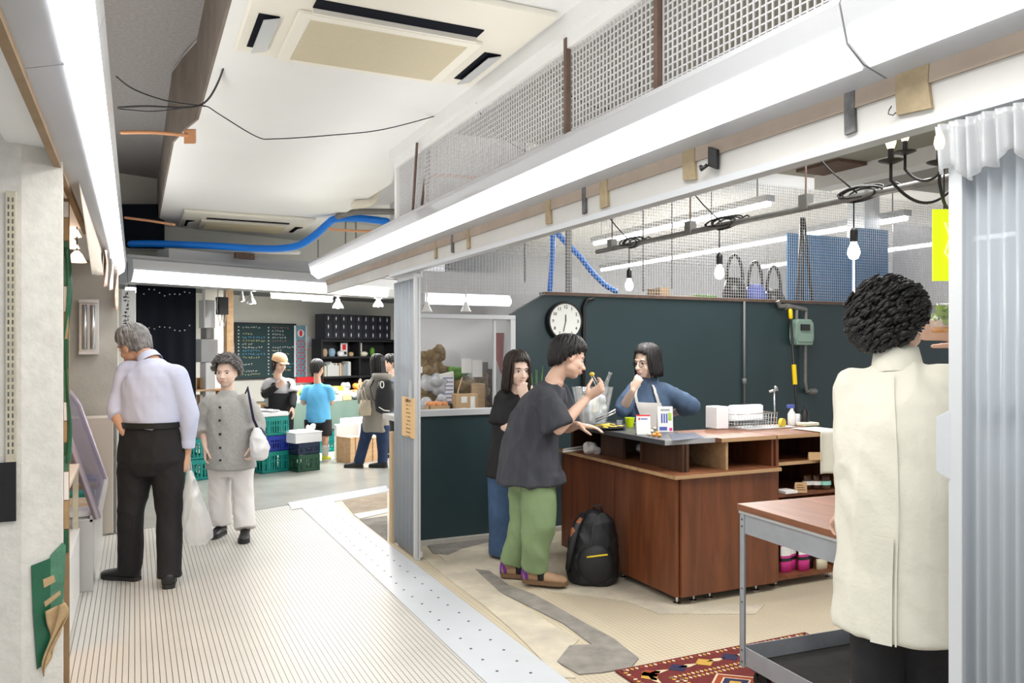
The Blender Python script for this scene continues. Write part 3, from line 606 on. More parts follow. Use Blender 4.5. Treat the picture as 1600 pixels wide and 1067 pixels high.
c=MB(); c.box((1.775,5.47,1.14),(1.79,5.49,1.28)); c.build('handle','aluminium_white',d2,world=True)
c=MB(); c.box((1.80,6.0,0),(1.83,6.06,.86)); single(c,'timber_batten','header_old','pale timber batten standing behind the narrow film door','board')
MC['timber_pale']=None; wood_mat('timber_pale',(.55,.40,.24),(.68,.53,.35),4,.6)
bpy.data.objects['timber_batten'].data.materials[0]=MC['timber_pale']
mat('paper_orange',(.80,.55,.28),.7)
s=thing('paper_notice','small orange notice with printed lines taped to the narrow film door','notice',PX(639,690,1.775))
a=PX(629,619,1.795); b=PX(649,686,1.795); c=MB(); c.box((1.79,min(a.y,b.y),min(a.z,b.z)),(1.793,max(a.y,b.y),max(a.z,b.z))); c.build('sheet','paper_orange',s,world=True)
mat('ink_brown',(.18,.09,.04),.7)
ym=(a.y+b.y)/2; put_text('お知らせ',.03,(1.788,ym,a.z-.025),(0,-1,0),(0,0,1),'ink_brown',s)
c=MB()
for j in range(9):
    z=a.z-.06-j*.028; 
    for i in range(5): 
        if random.random()<.85: c.box((1.7885,ym-.05+i*.021,z),(1.7895,ym-.05+i*.021+.013,z+.007))
c.build('text_lines','ink_brown',s,world=True)['kind']='stuff'
# pipes and cables of the far ceiling
def wire(name,m,pts,r,label,cat='cable',group=None):
    """pts are measured points of the cable; smoothed into a curve"""
    P=[Vector(p) for p in pts]; Q=[]
    for i in range(len(P)-1):
        p0=P[max(i-1,0)];p1=P[i];p2=P[i+1];p3=P[min(i+2,len(P)-1)]
        for k in range(6):
            t=k/6; Q.append(.5*((2*p1)+(p2-p0)*t+(2*p0-5*p1+4*p2-p3)*t*t+(3*p1-p0-3*p2+p3)*t**3))
    Q.append(P[-1]); c=MB(); c.tube(Q,r,8,round_=True); return single(c,name,m,label,cat,group,smooth=True)
wire('blue_hose','pipe_blue',[U(205,381,8.9),U(250,381,9.0),U(330,384,9.1),U(400,388,9.2),U(440,388,9.2),U(470,382,9.2),U(495,365,9.1),U(512,350,9.0),U(525,342,8.9),U(560,341,8.9),U(604,346,8.9)],.042,'thick blue hose bundle running across below the white ceiling','hose')
wire('white_pipe','white_pvc',[U(205,388,9.3),U(300,391,9.4),U(400,393,9.5),U(466,394,9.6)],.03,'white pipe just beneath the blue hose','pipe')
wire('cream_pipe','pipe_cream',[U(588,290,8.0),U(587,303,8.0),U(577,315,8.0),U(555,320,8.0)],.045,'cream bent pipe under the far right edge of the white ceiling','pipe')
wire('grey_pipe','galvanised',[U(528,338,8.8),U(560,331,8.8),U(625,331,8.9)],.035,'grey pipe with clamps just above the blue hose end','pipe')
c=MB(); c.box((0,0,0),(.5,.35,.3)); 
c=MB(); c.obox(U(378,408,9.6),E1*.95,E2*.15,UP*.055); single(c,'duct_box','fixture_white','white flat duct box hanging under the white pipe','duct')
c=MB(); c.obox(U(382,400,9.35),E1*.12,E2*.02,UP*.035); single(c,'duct_grille','rust_brown','small brown louvred grille on the white duct','grille')
wire('copper_rod','copper_pipe',[U(190,207,5.0),U(240,207,5.1),U(297,212,5.2)],.012,'copper coloured bar below the grey ceiling boards','rod')
c=MB(); c.obox(U(297,213,5.2),RV*.035,FV*.012+UP*.006,UP*.045); single(c,'wooden_block','copper_pipe','small brown wooden block at the end of the copper bar','block')
wire('copper_rod','copper_pipe',[U(196,340,8.3),U(235,345,8.3),U(272,351,8.3)],.014,'copper coloured bar near the far air conditioner','rod')
wire('copper_rod','copper_pipe',[U(514,357,8.8),U(524,359,8.8),U(570,361,8.8),U(600,360,8.8)],.014,'copper coloured bar beneath the blue hose end','rod')
wire('copper_rod','copper_pipe',[U(664,287,5.6),U(676,276,5.5),U(700,274,5.3),U(758,279,4.9)],.012,'copper bar bent across the left end of the corridor mesh','rod')
c=MB(); c.obox(U(279,402,9.25),E1*.1,E2*.1,UP*.08); single(c,'junction_box','void_black','dark box beside the white duct below the blue hose','box')
c=MB(); c.obox(U(224,354,9.2),RV*.2,FV*.1,UP*.24); single(c,'dark_gap_block','void_black','black block standing in for the shade in the gap above far beam','panel')  # open gap: its darkness is put in as a black box
wire('black_cable','cable_black',[U(182,120,4.4),U(210,140,4.6),U(262,158,4.7),U(320,166,4.6)],0.0044,'thin black cable sagging under the grey ceiling, upper','cable')
wire('black_cable','cable_black',[U(185,170,4.5),U(230,174,4.5),U(262,172,4.5),U(300,167,4.5),U(322,166,4.5),U(345,180,4.5),U(400,213,4.6),U(430,217,4.6),U(520,211,4.7),U(600,202,4.9),U(695,177,5.2)],0.0033,'thin black cable hanging below the white ceiling slab','cable')
wire('black_cable','cable_black',[U(185,168,4.4),U(230,166,4.45),U(290,168,4.5),U(320,160,4.5),U(340,130,4.4),U(352,90,4.2),U(356,20,4.0),U(357,-30,3.9)],0.0055,'thicker black cable climbing the edge of the white ceiling slab','cable')
wire('black_cable','cable_black',[U(835,76,4.1),U(852,100,4.1),U(880,140,4.0),U(915,162,3.9),U(950,170,3.7),U(985,160,3.5),U(1025,138,3.3)],0.0033,'black cable looping from the moulding to the second rusty bar','cable')
wire('black_cable','cable_black',[U(1033,0,3.2),U(1022,40,3.25),U(1007,62,3.3),U(1006,100,3.3),U(995,150,3.35)],0.0022,'thin kinked black cable hanging over the mesh near the rusty bar','cable')
wire('black_cable','cable_black',[U(740,148,4.6),U(757,190,4.6),U(780,210,4.5),U(812,232,4.4),U(836,240,4.3)],0.0028,'thin cable over the middle of the corridor mesh','cable')
wire('black_cable','cable_black',[U(775,270,4.4),U(790,260,4.35),U(815,250,4.3),U(837,238,4.25)],0.0039,'short black cable lying on the tube fixture','cable')
for i,(a,b_) in enumerate((((652,218),(645,330)),((674,202),(659,320)),((672,202),(668,318)))): wire('steel_rod','rust_brown',[U(a[0],a[1],5.5),U(b_[0],b_[1],5.5)],.009,['leftmost dark rod standing before the mesh end','leaning dark rod of the pair before the mesh end','upright dark rod of the pair before the mesh end'][i],'rod')
for i,(u,v0,v1) in enumerate(((497,375,410),(540,330,385),(556,325,378))): wire('hanging_rod','cable_grey',[U(u,v0,9.0),U(u,v1,9.0)],.008,['thin ceiling rod left of the copper bar','thin ceiling rod crossing the copper bar','thin ceiling rod right of the blue hose clamp'][i],'rod')
# air conditioners
def cassette(label,c0,ex,ey,sx,sy,near):
    t=thing('air_conditioner',label,'air conditioner',c0); c0=Vector(c0); 
    O=lambda x,y,z:c0+ex*x+ey*y+UP*z
    def bx(mb,x0,x1,y0,y1,z0,z1): return mb.obox(O((x0+x1)/2,(y0+y1)/2,(z0+z1)/2),ex*(x1-x0)/2,ey*(y1-y0)/2,UP*(z1-z0)/2)
    c=MB(); bx(c,-.2,sx+.2,-.02,sy,-.035,.0); c.build('panel','ac_cream',t,world=True,bevel=.01)
    c=MB(); bx(c,0,sx,.0,sy*.62,-.055,-.035); c.build('intake_frame','ac_cream',t,world=True,bevel=.006)
    c=MB(); 
    for i in range(40): y=.05+i*(sy*.62-.1)/40; bx(c,.06,sx-.06,y,y+.007,-.058,-.055)
    bx(c,.06,sx-.06,.05,sy*.62-.05,-.0565,-.055); c.build('intake_grille','ac_filter',t,world=True)
    c=MB(); bx(c,.05,sx-.05,sy*.66,sy*.66+.09,-.040,-.034); c.build('outlet_slot','void_black',t,world=True)
    c=MB(); bx(c,.05,sx-.05,sy*.66-.012,sy*.66+.004,-.062,-.035); c.build('outlet_vane','ac_cream',t,world=True)
    for x in (-.15,sx+.06):
        f=MB(); bx(f,x,x+.09,.08,sy*.5,-.038,-.034); f=f.build('side_slot','void_black',t,world=True)
        c=MB(); c.obox(O(x+.055,(.08+sy*.5)/2,-.055),ex*.035+UP*.01,ey*(sy*.5-.08)/2,(UP-ex*.1)*.003); c.build('side_vane','fixture_white',f,world=True)
    return t
X=Vector((1,0,0)); Y_=Vector((0,1,0))
cassette('large cream ceiling cassette air conditioner nearest the camera',(.64,4.12,3.0),X,-Y_,.86,1.0,True)
cassette('distant cream ceiling cassette air conditioner at the far end of the white ceiling',(.68,10.3,3.0),X,-Y_,1.0,1.1,False)
c=MB(); c.box((.75,4.13,2.975),(1.4,4.3,3.0)); single(c,'access_strip','white_ceiling','white cover strip on the ceiling beside the large air conditioner','cover')

p=PX(1117,247,1.79); t=thing('cable_bracket','black plastic bracket screwed to the header over the stall opening','bracket',p)
MB().obox(p-X*.006,X*.008,Y_*.022+UP*.010,UP*.034).build('plate','black_plastic',t,world=True,bevel=.003); MB().tube([p-X*.015-UP*.02+Y_*.02,p-X*.03-UP*.035+Y_*.035,p-X*.02-UP*.02+Y_*.05],.007,6).build('hook','black_plastic',t,smooth=True,world=True)
p=PX(1393,172,1.79); single(MB().tube([p+UP*.01,p-X*.01-UP*.002,p-X*.012-UP*.012,p-X*.004-UP*.016-Y_*.008,p-UP*.010-Y_*.014],.0018,6),'hook','screw_dark','small metal hook beside the broad brown stain on the header','hook',smooth=True)
# ================================================================== the people
# 1 older man seen from behind
def people():
    R={}
    r,W,HP,M,T,BT,k=person('older man seen from behind in pale blue shirt and black trousers, hand on hip', 5.15,
      dict(hipL=(214,712,.0),hipR=(262,712,.0),kneeL=(205,800,-.02),kneeR=(266,805,.0),ankL=(203,893,.06),ankR=(264,903,-.08),
           shL=(200,580,.04),shR=(277,586,-.04),neck=(235,560,.03),head=(208,540,.09),elL=(181,642,-.04),wrL=(194,676,-.1),elR=(297,650,-.02),wrR=(293,708,.02)),
      (-.86,-.32,.30), s=1.0, girth=1.12, skin='skin_tan', head_up=Vector((-.25,0,1)),
      top=dict(m='cloth_pale_blue',tab=[(.28,.15,.115),(.36,.165,.128),(.45,.178,.14),(.75,.185,.135),(.95,.18,.115),(1.06,.125,.088),(1.14,.085,.07),(1.2,.07,.066)],sleeveL=1.25,sleeveR=1.85,sw=[.068,.063,.056,.046],cuff=True,fold=.013,collar=True),
      pants=dict(m='cloth_black',w=[.108,.098,.078,.07],fold=.008,top=.38,grow=.014), hair=dict(style='short',m='hair_grey',front=52,side=92,back=118,n=300,seed=5,vol=.002,brow='hair_grey'),
      hands=dict(L=dict(d=(.85,.5,.15),n=(.1,-.1,.95),curl=.35),R=dict(d=(-.05,-1,0),n=(-1,0,0),curl=.9,thumb=1)),
      shoes=dict(m='shoe_black',k=1.08), foot=dict(L=(-.95,0,.25),R=(-.35,0,.85)),seed=1)
    c=MB(); n=40
    c.loft([(T(.385,BT)[0]+UP*z,T(.385,BT)[1]*1.43,T(.385,BT)[2]*1.62) for z in (-.018,.018)],32); b=c.build('belt','leather_black',r,smooth='auto',world=True)
    R['man']=(r,W)
    # 2 older woman
    r,W,HP,M,T,BT,k=person('older woman with grey permed hair in grey linen tunic and white trousers', 6.45,
      dict(hipL=(379,722,0),hipR=(342,722,0),kneeL=(380,778,-.04),kneeR=(343,775,.02),ankL=(383,826,-.12),ankR=(345,820,.02),
           shL=(383,628,0),shR=(328,628,0),neck=(355,610,.01),head=(354,582,-.03),elL=(401,662,.02),wrL=(397,694,-.1),elR=(317,664,.02),wrR=(321,698,-.08)),
      (-.02,-.06,-1), s=.93, girth=1.05, skin='skin_pale', age=1,
      top=dict(m='cloth_grey_linen',tab=[(-.1,.205,.165),(.1,.195,.16),(.38,.18,.15),(.75,.175,.135),(.95,.17,.115),(1.06,.125,.085),(1.14,.085,.07),(1.24,.062,.06)],sleeve=1.45,sw=[.075,.085,.082,.072],cuff=True,fold=.012),
      pants=dict(m='cloth_white',w=[.1,.092,.088,.085],fold=.01), hair=dict(style='curly',m='hair_perm',front=60,side=92,back=126,vol=.022,n=700,cs=.85,seed=2,brow='hair_grey'),
      hands=dict(L=dict(d=(-.1,-1,-.1),n=(-1,0,0),curl=.7),R=dict(d=(.05,-1,-.1),n=(1,0,.3),curl=.55)),
      shoes=dict(m='shoe_black',k=.95), foot=dict(L=(.25,0,-1),R=(-.1,0,-1)),seed=2,jaw=1.2)
    for i,t in enumerate((.93,.72,.5,.28,.08)):
        ce,a,f=T(t,[(-.1,.205,.165),(.1,.195,.16),(.38,.18,.15),(.75,.175,.135),(.95,.17,.115),(1.06,.125,.085)]); p=ce+a*.12+f*1.03
        MB().lathe(p,[(.001,-.006),(.009,-.005),(.009,.004),(.001,.006)],10,ax=f.normalized()).build('button','cloth_black',r,world=True)
    # shoulder strap bag and white plastic bag
    bg=thing('shoulder_bag','dark navy shoulder bag with white carrier bag hanging at the older woman\'s side','bag',U(404,715,6.5))
    c=MB(); c.tube([U(374,652,6.62),U(382,618,6.53),U(387,606,6.42),U(391,628,6.3),U(396,655,6.27),U(404,672,6.3)],.016,8,flat=.35); c.build('strap','cloth_navy',bg,smooth=True,world=True)
    c=MB(); pts=[]
    c.loft([(U(404,668,6.38),RV*.02,FV*.03),(U(404,676,6.38),RV*.055,FV*.06),(U(405,692,6.38),RV*.065,FV*.07),(U(405,702,6.38),RV*.05,FV*.06)],16); c.build('pouch','cloth_navy',bg,smooth=True,world=True)
    cb=thing('carrier_bag','white plastic carrier bag carried by the older woman in the grey tunic','bag',U(405,718,6.3))
    c=MB(); c.loft([(U(400,668,6.25),RV*.02,FV*.02),(U(404,684,6.25),RV*.06,FV*.05),(U(406,700,6.25),RV*.075,FV*.07),(U(405,715,6.25),RV*.06,FV*.06),(U(404,718,6.25),RV*.03,FV*.03)],18)
    q=skin_over(c,.01,2,fold_fn(.018,14,10,4)); q.build('sack','white_plastic',cb,smooth=True,world=True)
    # 3 vendor with cap
    r,W,HP,M,T,BT,k=person('greengrocer in peach cap, grey tee and black apron behind the stacked crates', 10.5,
      dict(hipL=(447,655,.05),hipR=(421,655,-.03),kneeL=(447,692,.05),kneeR=(423,692,0),ankL=(447,725,.05),ankR=(424,725,0),
           shL=(452,598,.1),shR=(420,598,-.05),neck=(434,588,0),head=(437,568,-.02),elL=(458,620,.0),wrL=(457,636,-.15),elR=(414,616,-.1),wrR=(432,604,-.28)),
      (.75,-.25,-.6), s=.97, skin='skin',
      top=dict(m='cloth_grey_tee',sleeve=.75,sw=[.07,.075,.08,.05],fold=.01,vox=.014),
      pants=dict(m='cloth_black',w=[.1,.09,.08,.07],fold=.01,vox=.014), hair=dict(style='bob',m='hair_black',front=78,side=104,back=120,zb=-.10,n=110,vol=-.006,open=1.2),vox=.01,
      hands=dict(L=dict(d=(.2,-1,-.2),n=(-1,0,0)),R=dict(d=(.5,.3,-.3),n=(0,0,1),curl=.8)), shoes=dict(m='shoe_black'), foot=dict(L=(.5,0,-1),R=(.5,0,-1)),seed=3,smile=True)
    c=MB(); c.loft([(HP(0,-.012,.035),M.col[0]*.090*k,M.col[1]*.112*k),(HP(0,-.012,.07),M.col[0]*.088*k,M.col[1]*.109*k),(HP(0,-.014,.107),M.col[0]*.072*k,M.col[1]*.088*k),(HP(0,-.016,.130),M.col[0]*.04*k,M.col[1]*.05*k),(HP(0,-.016,.138),M.col[0]*.01*k,M.col[1]*.012*k)],20)
    cp=c.build('cap','cloth_peach',r,smooth=True,world=True)
    c=MB(); c.sheet(lambda u,v:HP((u-.5)*.13*(1-.25*v*v),.078+.075*v*(1-1.2*(u-.5)**2),.045-.012*v-.05*(u-.5)**2),10,5,.004); c.build('cap_brim','cloth_peach',cp,smooth=True,world=True)
    TA=[(-.6,.17,.125),(-.12,.185,.135),(.1,.18,.135),(.38,.165,.128),(.75,.185,.13),(.95,.18,.112),(1.06,.125,.085)]
    patch(T,TA,-.75,.35,-1.5,1.5,.022,'cloth_black','apron_skirt',r); patch(T,TA,.35,.72,-.9,.9,.02,'cloth_black','apron_bib',r)
    for sx in(-1,1): patch(T,TA,.7,1.05,sx*.62-.12,sx*.62+.12,.022,'cloth_black','apron_strap',r,nu=3)
    for S in 'LR':
        el,wr,sh=W['el'+S],W['wr'+S],W['sh'+S]; MB().tube([lerp(sh,el,.78),el,lerp(el,wr,.92)],[.06,.056,.042],14,round_=True).build('arm_cover','cloth_black',r,smooth=True,world=True)
    # 4 boy
    r,W,HP,M,T,BT,k=person('boy seen from behind in bright blue tee and black shorts', 10.75,
      dict(hipL=(486,655,0),hipR=(508,655,0),kneeL=(487,688,.0),kneeR=(508,690,-.03),ankL=(489,712,.1),ankR=(508,714,0),
           shL=(480,607,0),shR=(514,607,0),neck=(496,596,.0),head=(496,576,.03),elL=(475,630,0),wrL=(480,622,.22),elR=(518,630,.03),wrR=(518,622,.26)),
      (.35,-.1,1), s=.84, skin='skin_tan',hs=1.18,
      top=dict(m='cloth_blue_tee',tab=[(-.1,.2,.15),(.1,.195,.145),(.38,.185,.135),(.75,.19,.13),(.95,.18,.112),(1.06,.125,.085),(1.14,.082,.068),(1.2,.066,.06)],sleeve=.8,sw=[.07,.08,.085,.05],fold=.01,vox=.014),
      pants=dict(m='cloth_black',short=.75,w=[.11,.11,.115],fold=.006,vox=.014), hair=dict(style='short',m='hair_black',front=58,side=88,back=112,n=160,vol=.004),vox=.01,
      shoes=dict(m='sole_yellow',sole='white_plastic'), foot=dict(L=(.1,0,1),R=(.1,0,1)),seed=4,build_eyes=False)
    for S in 'LR':
        kn,an=W['knee'+S],W['ank'+S]; MB().tube([lerp(kn,an,.18),lerp(kn,an,.4),lerp(kn,an,.8),an],[.052,.054,.042,.036],14).build('sock','cloth_white',r,smooth=True,world=True)
    # 5 woman with backpack
    r,W,HP,M,T,BT,k=person('woman with long black hair in taupe hooded jacket and dark jeans', 10.15,
      dict(hipL=(576,664,.03),hipR=(598,664,-.03),kneeL=(568,695,.02),kneeR=(598,696,-.02),ankL=(560,724,0),ankR=(598,722,.0),
           shL=(574,600,.05),shR=(604,602,-.05),neck=(590,588,0),head=(589,569,.02),elL=(566,626,.06),wrL=(563,608,.2),elR=(607,632,-.03),wrR=(600,645,.15)),
      (-.75,-.1,.55), s=.93, skin='skin',
      top=dict(m='cloth_taupe',tab=[(-.16,.2,.15),(.1,.19,.145),(.38,.18,.14),(.75,.19,.14),(.95,.185,.125),(1.06,.135,.1),(1.14,.1,.085),(1.22,.08,.07)],sleeve=1.9,sw=[.075,.075,.068,.055],fold=.012,vox=.014),
      pants=dict(m='cloth_denim_dark',w=[.1,.088,.072,.068],fold=.008,vox=.014), hair=dict(style='long',m='hair_black',front=58,side=100,back=125,zb=-.17,n=180,open=.9),vox=.01,
      shoes=dict(m='shoe_black'), foot=dict(L=(-1,0,.1),R=(-1,0,.2)),seed=5,build_eyes=False)
    c=MB(); c.loft([(U(592,582,10.15),RV*.05,FV*.05),(U(596,584,10.05),RV*.12,FV*.1),(U(598,590,10.0),RV*.14,FV*.1),(U(598,597,10.0),RV*.09,FV*.06)],18); c.build('hood','cloth_taupe',r,smooth=True,world=True)
    bp=thing('backpack','black rucksack with white ring logo on the back of woman in taupe jacket','backpack',U(603,650,9.93))
    c=MB(); c.loft([(U(602,594,9.9),RV*.04,FV*.03),(U(603,597,9.9),RV*.1,FV*.06),(U(603,610,9.9),RV*.125,FV*.085),(U(602,630,9.9),RV*.13,FV*.09),(U(601,642,9.9),RV*.11,FV*.08),(U(600,646,9.9),RV*.05,FV*.04)],20); c.build('pack_body','nylon_black',bp,smooth=True,world=True)
    MB().tube([U(585,592,10.05),U(578,606,9.95),U(582,622,9.9),U(592,636,9.9)],.014,8,flat=.4).build('strap','nylon_black',bp,smooth=True,world=True)
    c=MB(); q=[U(597+5*.55*math.cos(a),601+5*math.sin(a),9.803) for a in [i*math.pi/8 for i in range(17)]]; c.tube(q,.006,6); c.build('logo','paper_white',bp,world=True)
    MB().tube([U(592,636,9.82),U(600,641,9.80),U(609,642,9.82)],.006,6).build('reflective_stripe','paper_white',bp,world=True)
    tb=thing('tote_bag','beige canvas tote bag hanging on the arm of woman in taupe jacket','bag',U(570,650,10.0))
    c=MB(); c.loft([(U(571,625,10.0),RV*.06,FV*.03),(U(570,640,10.0),RV*.085,FV*.05),(U(570,649,10.0),RV*.075,FV*.045)],16); c.build('sack','canvas_beige',tb,smooth=True,world=True)
    for o in (-.03,.03): MB().tube([U(567,626,10.0)+FV*o,U(565,612,10.1)+FV*o,U(568,605,10.15)+FV*o,U(574,626,10.0)+FV*o],.007,6).build('handle','canvas_beige',tb,smooth=True,world=True)
    # 6 further shopper
    person('shopper with short black hair facing left, half hidden behind the film door', 11.2,
      dict(hipL=(612,650,.1),hipR=(618,650,-.1),kneeL=(613,684,.1),kneeR=(619,684,-.1),ankL=(613,716,.1),ankR=(620,716,-.1),
           shL=(611,598,.15),shR=(622,598,-.15),neck=(613,586,0),head=(609,568,0),elL=(605,620,.15),wrL=(600,610,.15),elR=(624,622,-.15),wrR=(622,642,-.15)),
      (-1,-.1,-.1), s=.95, top=dict(m='cloth_chambray',sleeve=.9,vox=.016), pants=dict(m='cloth_black',vox=.016), hair=dict(style='short',m='hair_black',front=58,side=92,back=116,n=120),vox=.01,
      shoes=dict(m='shoe_black'), foot=dict(L=(-1,0,0),R=(-1,0,0)),seed=6)
    # 7 woman in black tee
    r,W,HP,M,T,BT,k=person('smiling woman with dark brown bob in black tee and blue jeans', 5.75,
      dict(hipL=(812,730,.06),hipR=(785,730,-.02),kneeL=(812,800,.06),kneeR=(785,802,-.0),ankL=(812,862,.08),ankR=(787,865,.02),
           shL=(834,622,.06),shR=(788,622,-.02),neck=(806,606,.02),head=(809,578,-.02),elL=(842,664,.0),wrL=(822,628,-.14),elR=(780,668,-.05),wrR=(812,668,-.16)),
      (.42,-.12,-.9), s=.97, skin='skin_pale',
      top=dict(m='cloth_black_tee',tab=[(-.12,.2,.155),(.1,.19,.15),(.38,.17,.135),(.75,.178,.13),(.95,.17,.11),(1.06,.12,.085),(1.13,.088,.07)],sleeve=.88,sw=[.072,.08,.085,.05],fold=.014),
      pants=dict(m='cloth_denim',w=[.11,.102,.1,.105],fold=.007), hair=dict(style='bob',m='hair_brown',front=66,side=100,back=125,zb=-.15,n=260,open=.85,vol=.006,flare=1.12),
      hands=dict(R=dict(d=(1,.1,.1),n=(0,0,1),curl=.3),L=dict(d=(-.25,.9,.1),n=(.2,0,1),curl=.7)), shoes=dict(m='shoe_black',k=.9), foot=dict(L=(.3,0,-1),R=(.3,0,-1)),seed=7,smile=True)
    # 8 man in washed tee and green trousers
    r,W,HP,M,T,BT,k=person('young man in washed black tee and green trousers leaning on the counter', 5.1,
      dict(hipL=(822,738,.1),hipR=(838,738,-.08),kneeL=(822,815,.1),kneeR=(843,818,-.1),ankL=(800,880,.14),ankR=(834,889,-.04),
           shL=(868,606,.2),shR=(850,622,-.16),neck=(869,588,.02),head=(889,560,.03),elL=(884,668,.22),wrL=(903,664,.12),elR=(873,670,-.2),wrR=(917,622,-.08)),
      (.93,-.30,.22), s=1.03, girth=1.0, skin='skin',spine=CV(-.05,.02,0),
      top=dict(m='cloth_washed_navy',tab=[(-.12,.225,.215),(.05,.215,.2),(.3,.2,.175),(.55,.19,.155),(.8,.19,.14),(.95,.185,.12),(1.06,.125,.088),(1.13,.085,.072)],sleeve=.98,sw=[.078,.09,.098,.05],fold=.022,kx=9,kz=2.0),
      pants=dict(m='cloth_green',w=[.105,.104,.098,.076],fold=.014), hair=dict(style='short',m='hair_black',front=64,side=92,back=122,n=420,vol=.008,seed=8,r=.0085),
      hands=dict(R=dict(d=(.75,.55,-.1),n=(-.3,.5,.8),curl=[.7,.8,.95,1.1],thumb=1.0),L=dict(d=(1,-.12,-.2),n=(.1,-1,0),curl=.22,spread=.02,s=.92)),
      shoes=dict(m='leather_tan',sole='sole_brown',k=1.05,strap='cloth_black'), foot=dict(L=(.95,0,-.2),R=(1,0,-.25)),seed=8,head_up=Vector((.1,.2,1)))
    R['young']=(r,W)
    # 9 clerk
    r,W,HP,M,T,BT,k=person('shop clerk with black bob and glasses in blue chambray shirt and white apron', 5.98,
      dict(hipL=(1028,700,.1),hipR=(996,700,-.05),kneeL=(1028,775,.1),kneeR=(998,775,0),ankL=(1028,845,.1),ankR=(1000,845,0),
           shL=(1035,611,-.03),shR=(993,609,.05),neck=(1014,594,.02),head=(1010,566,-.02),elL=(1080,634,.08),wrL=(1046,648,.2),elR=(974,638,-.06),wrR=(989,610,-.2)),
      (-.78,-.12,-.6), s=.96, skin='skin_pale',
      top=dict(m='cloth_chambray',tab=[(-.1,.18,.135),(.1,.172,.13),(.38,.158,.125),(.75,.17,.128),(.95,.165,.11),(1.06,.12,.085),(1.14,.082,.068),(1.22,.064,.06)],sleeveR=1.12,sleeveL=1.5,sw=[.07,.074,.07,.058],cuff=True,fold=.014,collar=True),
      pants=dict(m='cloth_denim_dark'), hair=dict(style='bob',m='hair_black',front=60,side=96,back=128,zb=-.10,n=300,open=.95,vol=.007,flare=1.14,r=.008),
      hands=dict(R=dict(d=(.4,.85,.05),n=(.5,-.1,1),curl=[.6,.75,.85,.95],thumb=.8,s=.88),L=dict(d=(-1,-.1,.2),n=(0,0,-1))), shoes=dict(m='shoe_black'), foot=dict(L=(-.8,0,-.6),R=(-.8,0,-.6)),seed=9)
    TA=[(-.6,.17,.13),(-.1,.18,.135),(.1,.172,.13),(.38,.158,.125),(.75,.17,.128),(.95,.165,.11),(1.06,.12,.085),(1.14,.082,.068)]
    patch(T,TA,-.5,.2,-.9,.9,.020,'cloth_white','apron_skirt',r); patch(T,TA,.2,.82,-.55,.5,.019,'cloth_white','apron_bib',r)
    for sx in(-1,1): patch(T,TA,.8,1.12,sx*.45-.06,sx*.45+.06,.02,'cloth_white','apron_strap',r,nu=3)
    g=MB(); 
    for sx in(-1,1):
        g.tube([HP(sx*.031+.021*math.cos(a),.094-.006*abs(math.cos(a)),-.004+.0185*math.sin(a)) for a in [i*math.pi/9 for i in range(19)]],.0019,6)
        g.tube([HP(sx*.052,.088,.003),HP(sx*.073,.05,.004),HP(sx*.08,0,.0)],.0018,6)
    g.tube([HP(-.01,.096,.0),HP(0,.099,.003),HP(.01,.096,0)],.0018,6); gl=g.build('glasses','black_plastic',r,smooth=True,world=True)
    # 10 man in cream coat
    r,W,HP,M,T,BT,k=person('man seen from behind in long cream coat with wavy black hair at the trolley', 2.55,
      dict(hipL=(1376,880,.035),hipR=(1444,880,-.035),kneeL=(1372,1040,.02),kneeR=(1452,1040,.0),ankL=(1385,1222,.05),ankR=(1455,1222,-.03),
           shL=(1335,604,.07),shR=(1473,602,-.07),neck=(1402,552,.01),head=(1391,511,.035),elL=(1336,728,.02),wrL=(1328,792,.28),elR=(1540,655,.22),wrR=(1512,520,.40)),
      (.90,-.05,.42), s=1.0, girth=1.05, skin='skin', spine=CV(0,0,-.02),
      top=dict(name='coat',m='cloth_cream',tab=[(-.38,.205,.15),(-.1,.195,.145),(.1,.19,.14),(.38,.188,.135),(.75,.19,.13),(.92,.18,.115),(1.04,.13,.088),(1.12,.085,.07),(1.18,.068,.062)],sleeveL=1.6,sleeveR=1.5,sw=[.070,.07,.062,.052],collar=True,col0=.45,fold=.014,kx=6,kz=1.4,fine=.55,vox=.009),
      pants=dict(m='cloth_black',w=[.108,.09,.078,.07],fold=.012,len=1), hair=dict(style='curly',m='hair_black',front=62,side=104,back=158,vol=.011,n=1900,seed=11,cs=.85),
      hands=dict(L=dict(d=(-.05,-.55,.8),n=(.4,-.8,-.3),curl=.55),R=dict(d=(-.95,.1,.3),n=(-.2,.1,.95),curl=.5)),
      shoes=dict(m='shoe_black'), foot=dict(L=(.2,0,1),R=(.4,0,1)),seed=10,vox=.0055)
    CT=[(-.38,.205,.15),(-.1,.195,.145),(.1,.19,.14),(.38,.188,.135),(.75,.19,.13),(.92,.18,.115),(1.04,.13,.088),(1.12,.085,.07)]
    patch(T,CT,-.38,1.08,math.pi-.035,math.pi-.012,.008,'cloth_cream','back_seam',r,th=.003,nu=2,nv=40)
    patch(T,CT,-.38,.2,math.pi+.02,math.pi+.3,.010,'cloth_cream','back_vent',r,th=.003,nu=6,nv=24)
    R['coat']=(r,W)
    return R
PEOPLE=people()
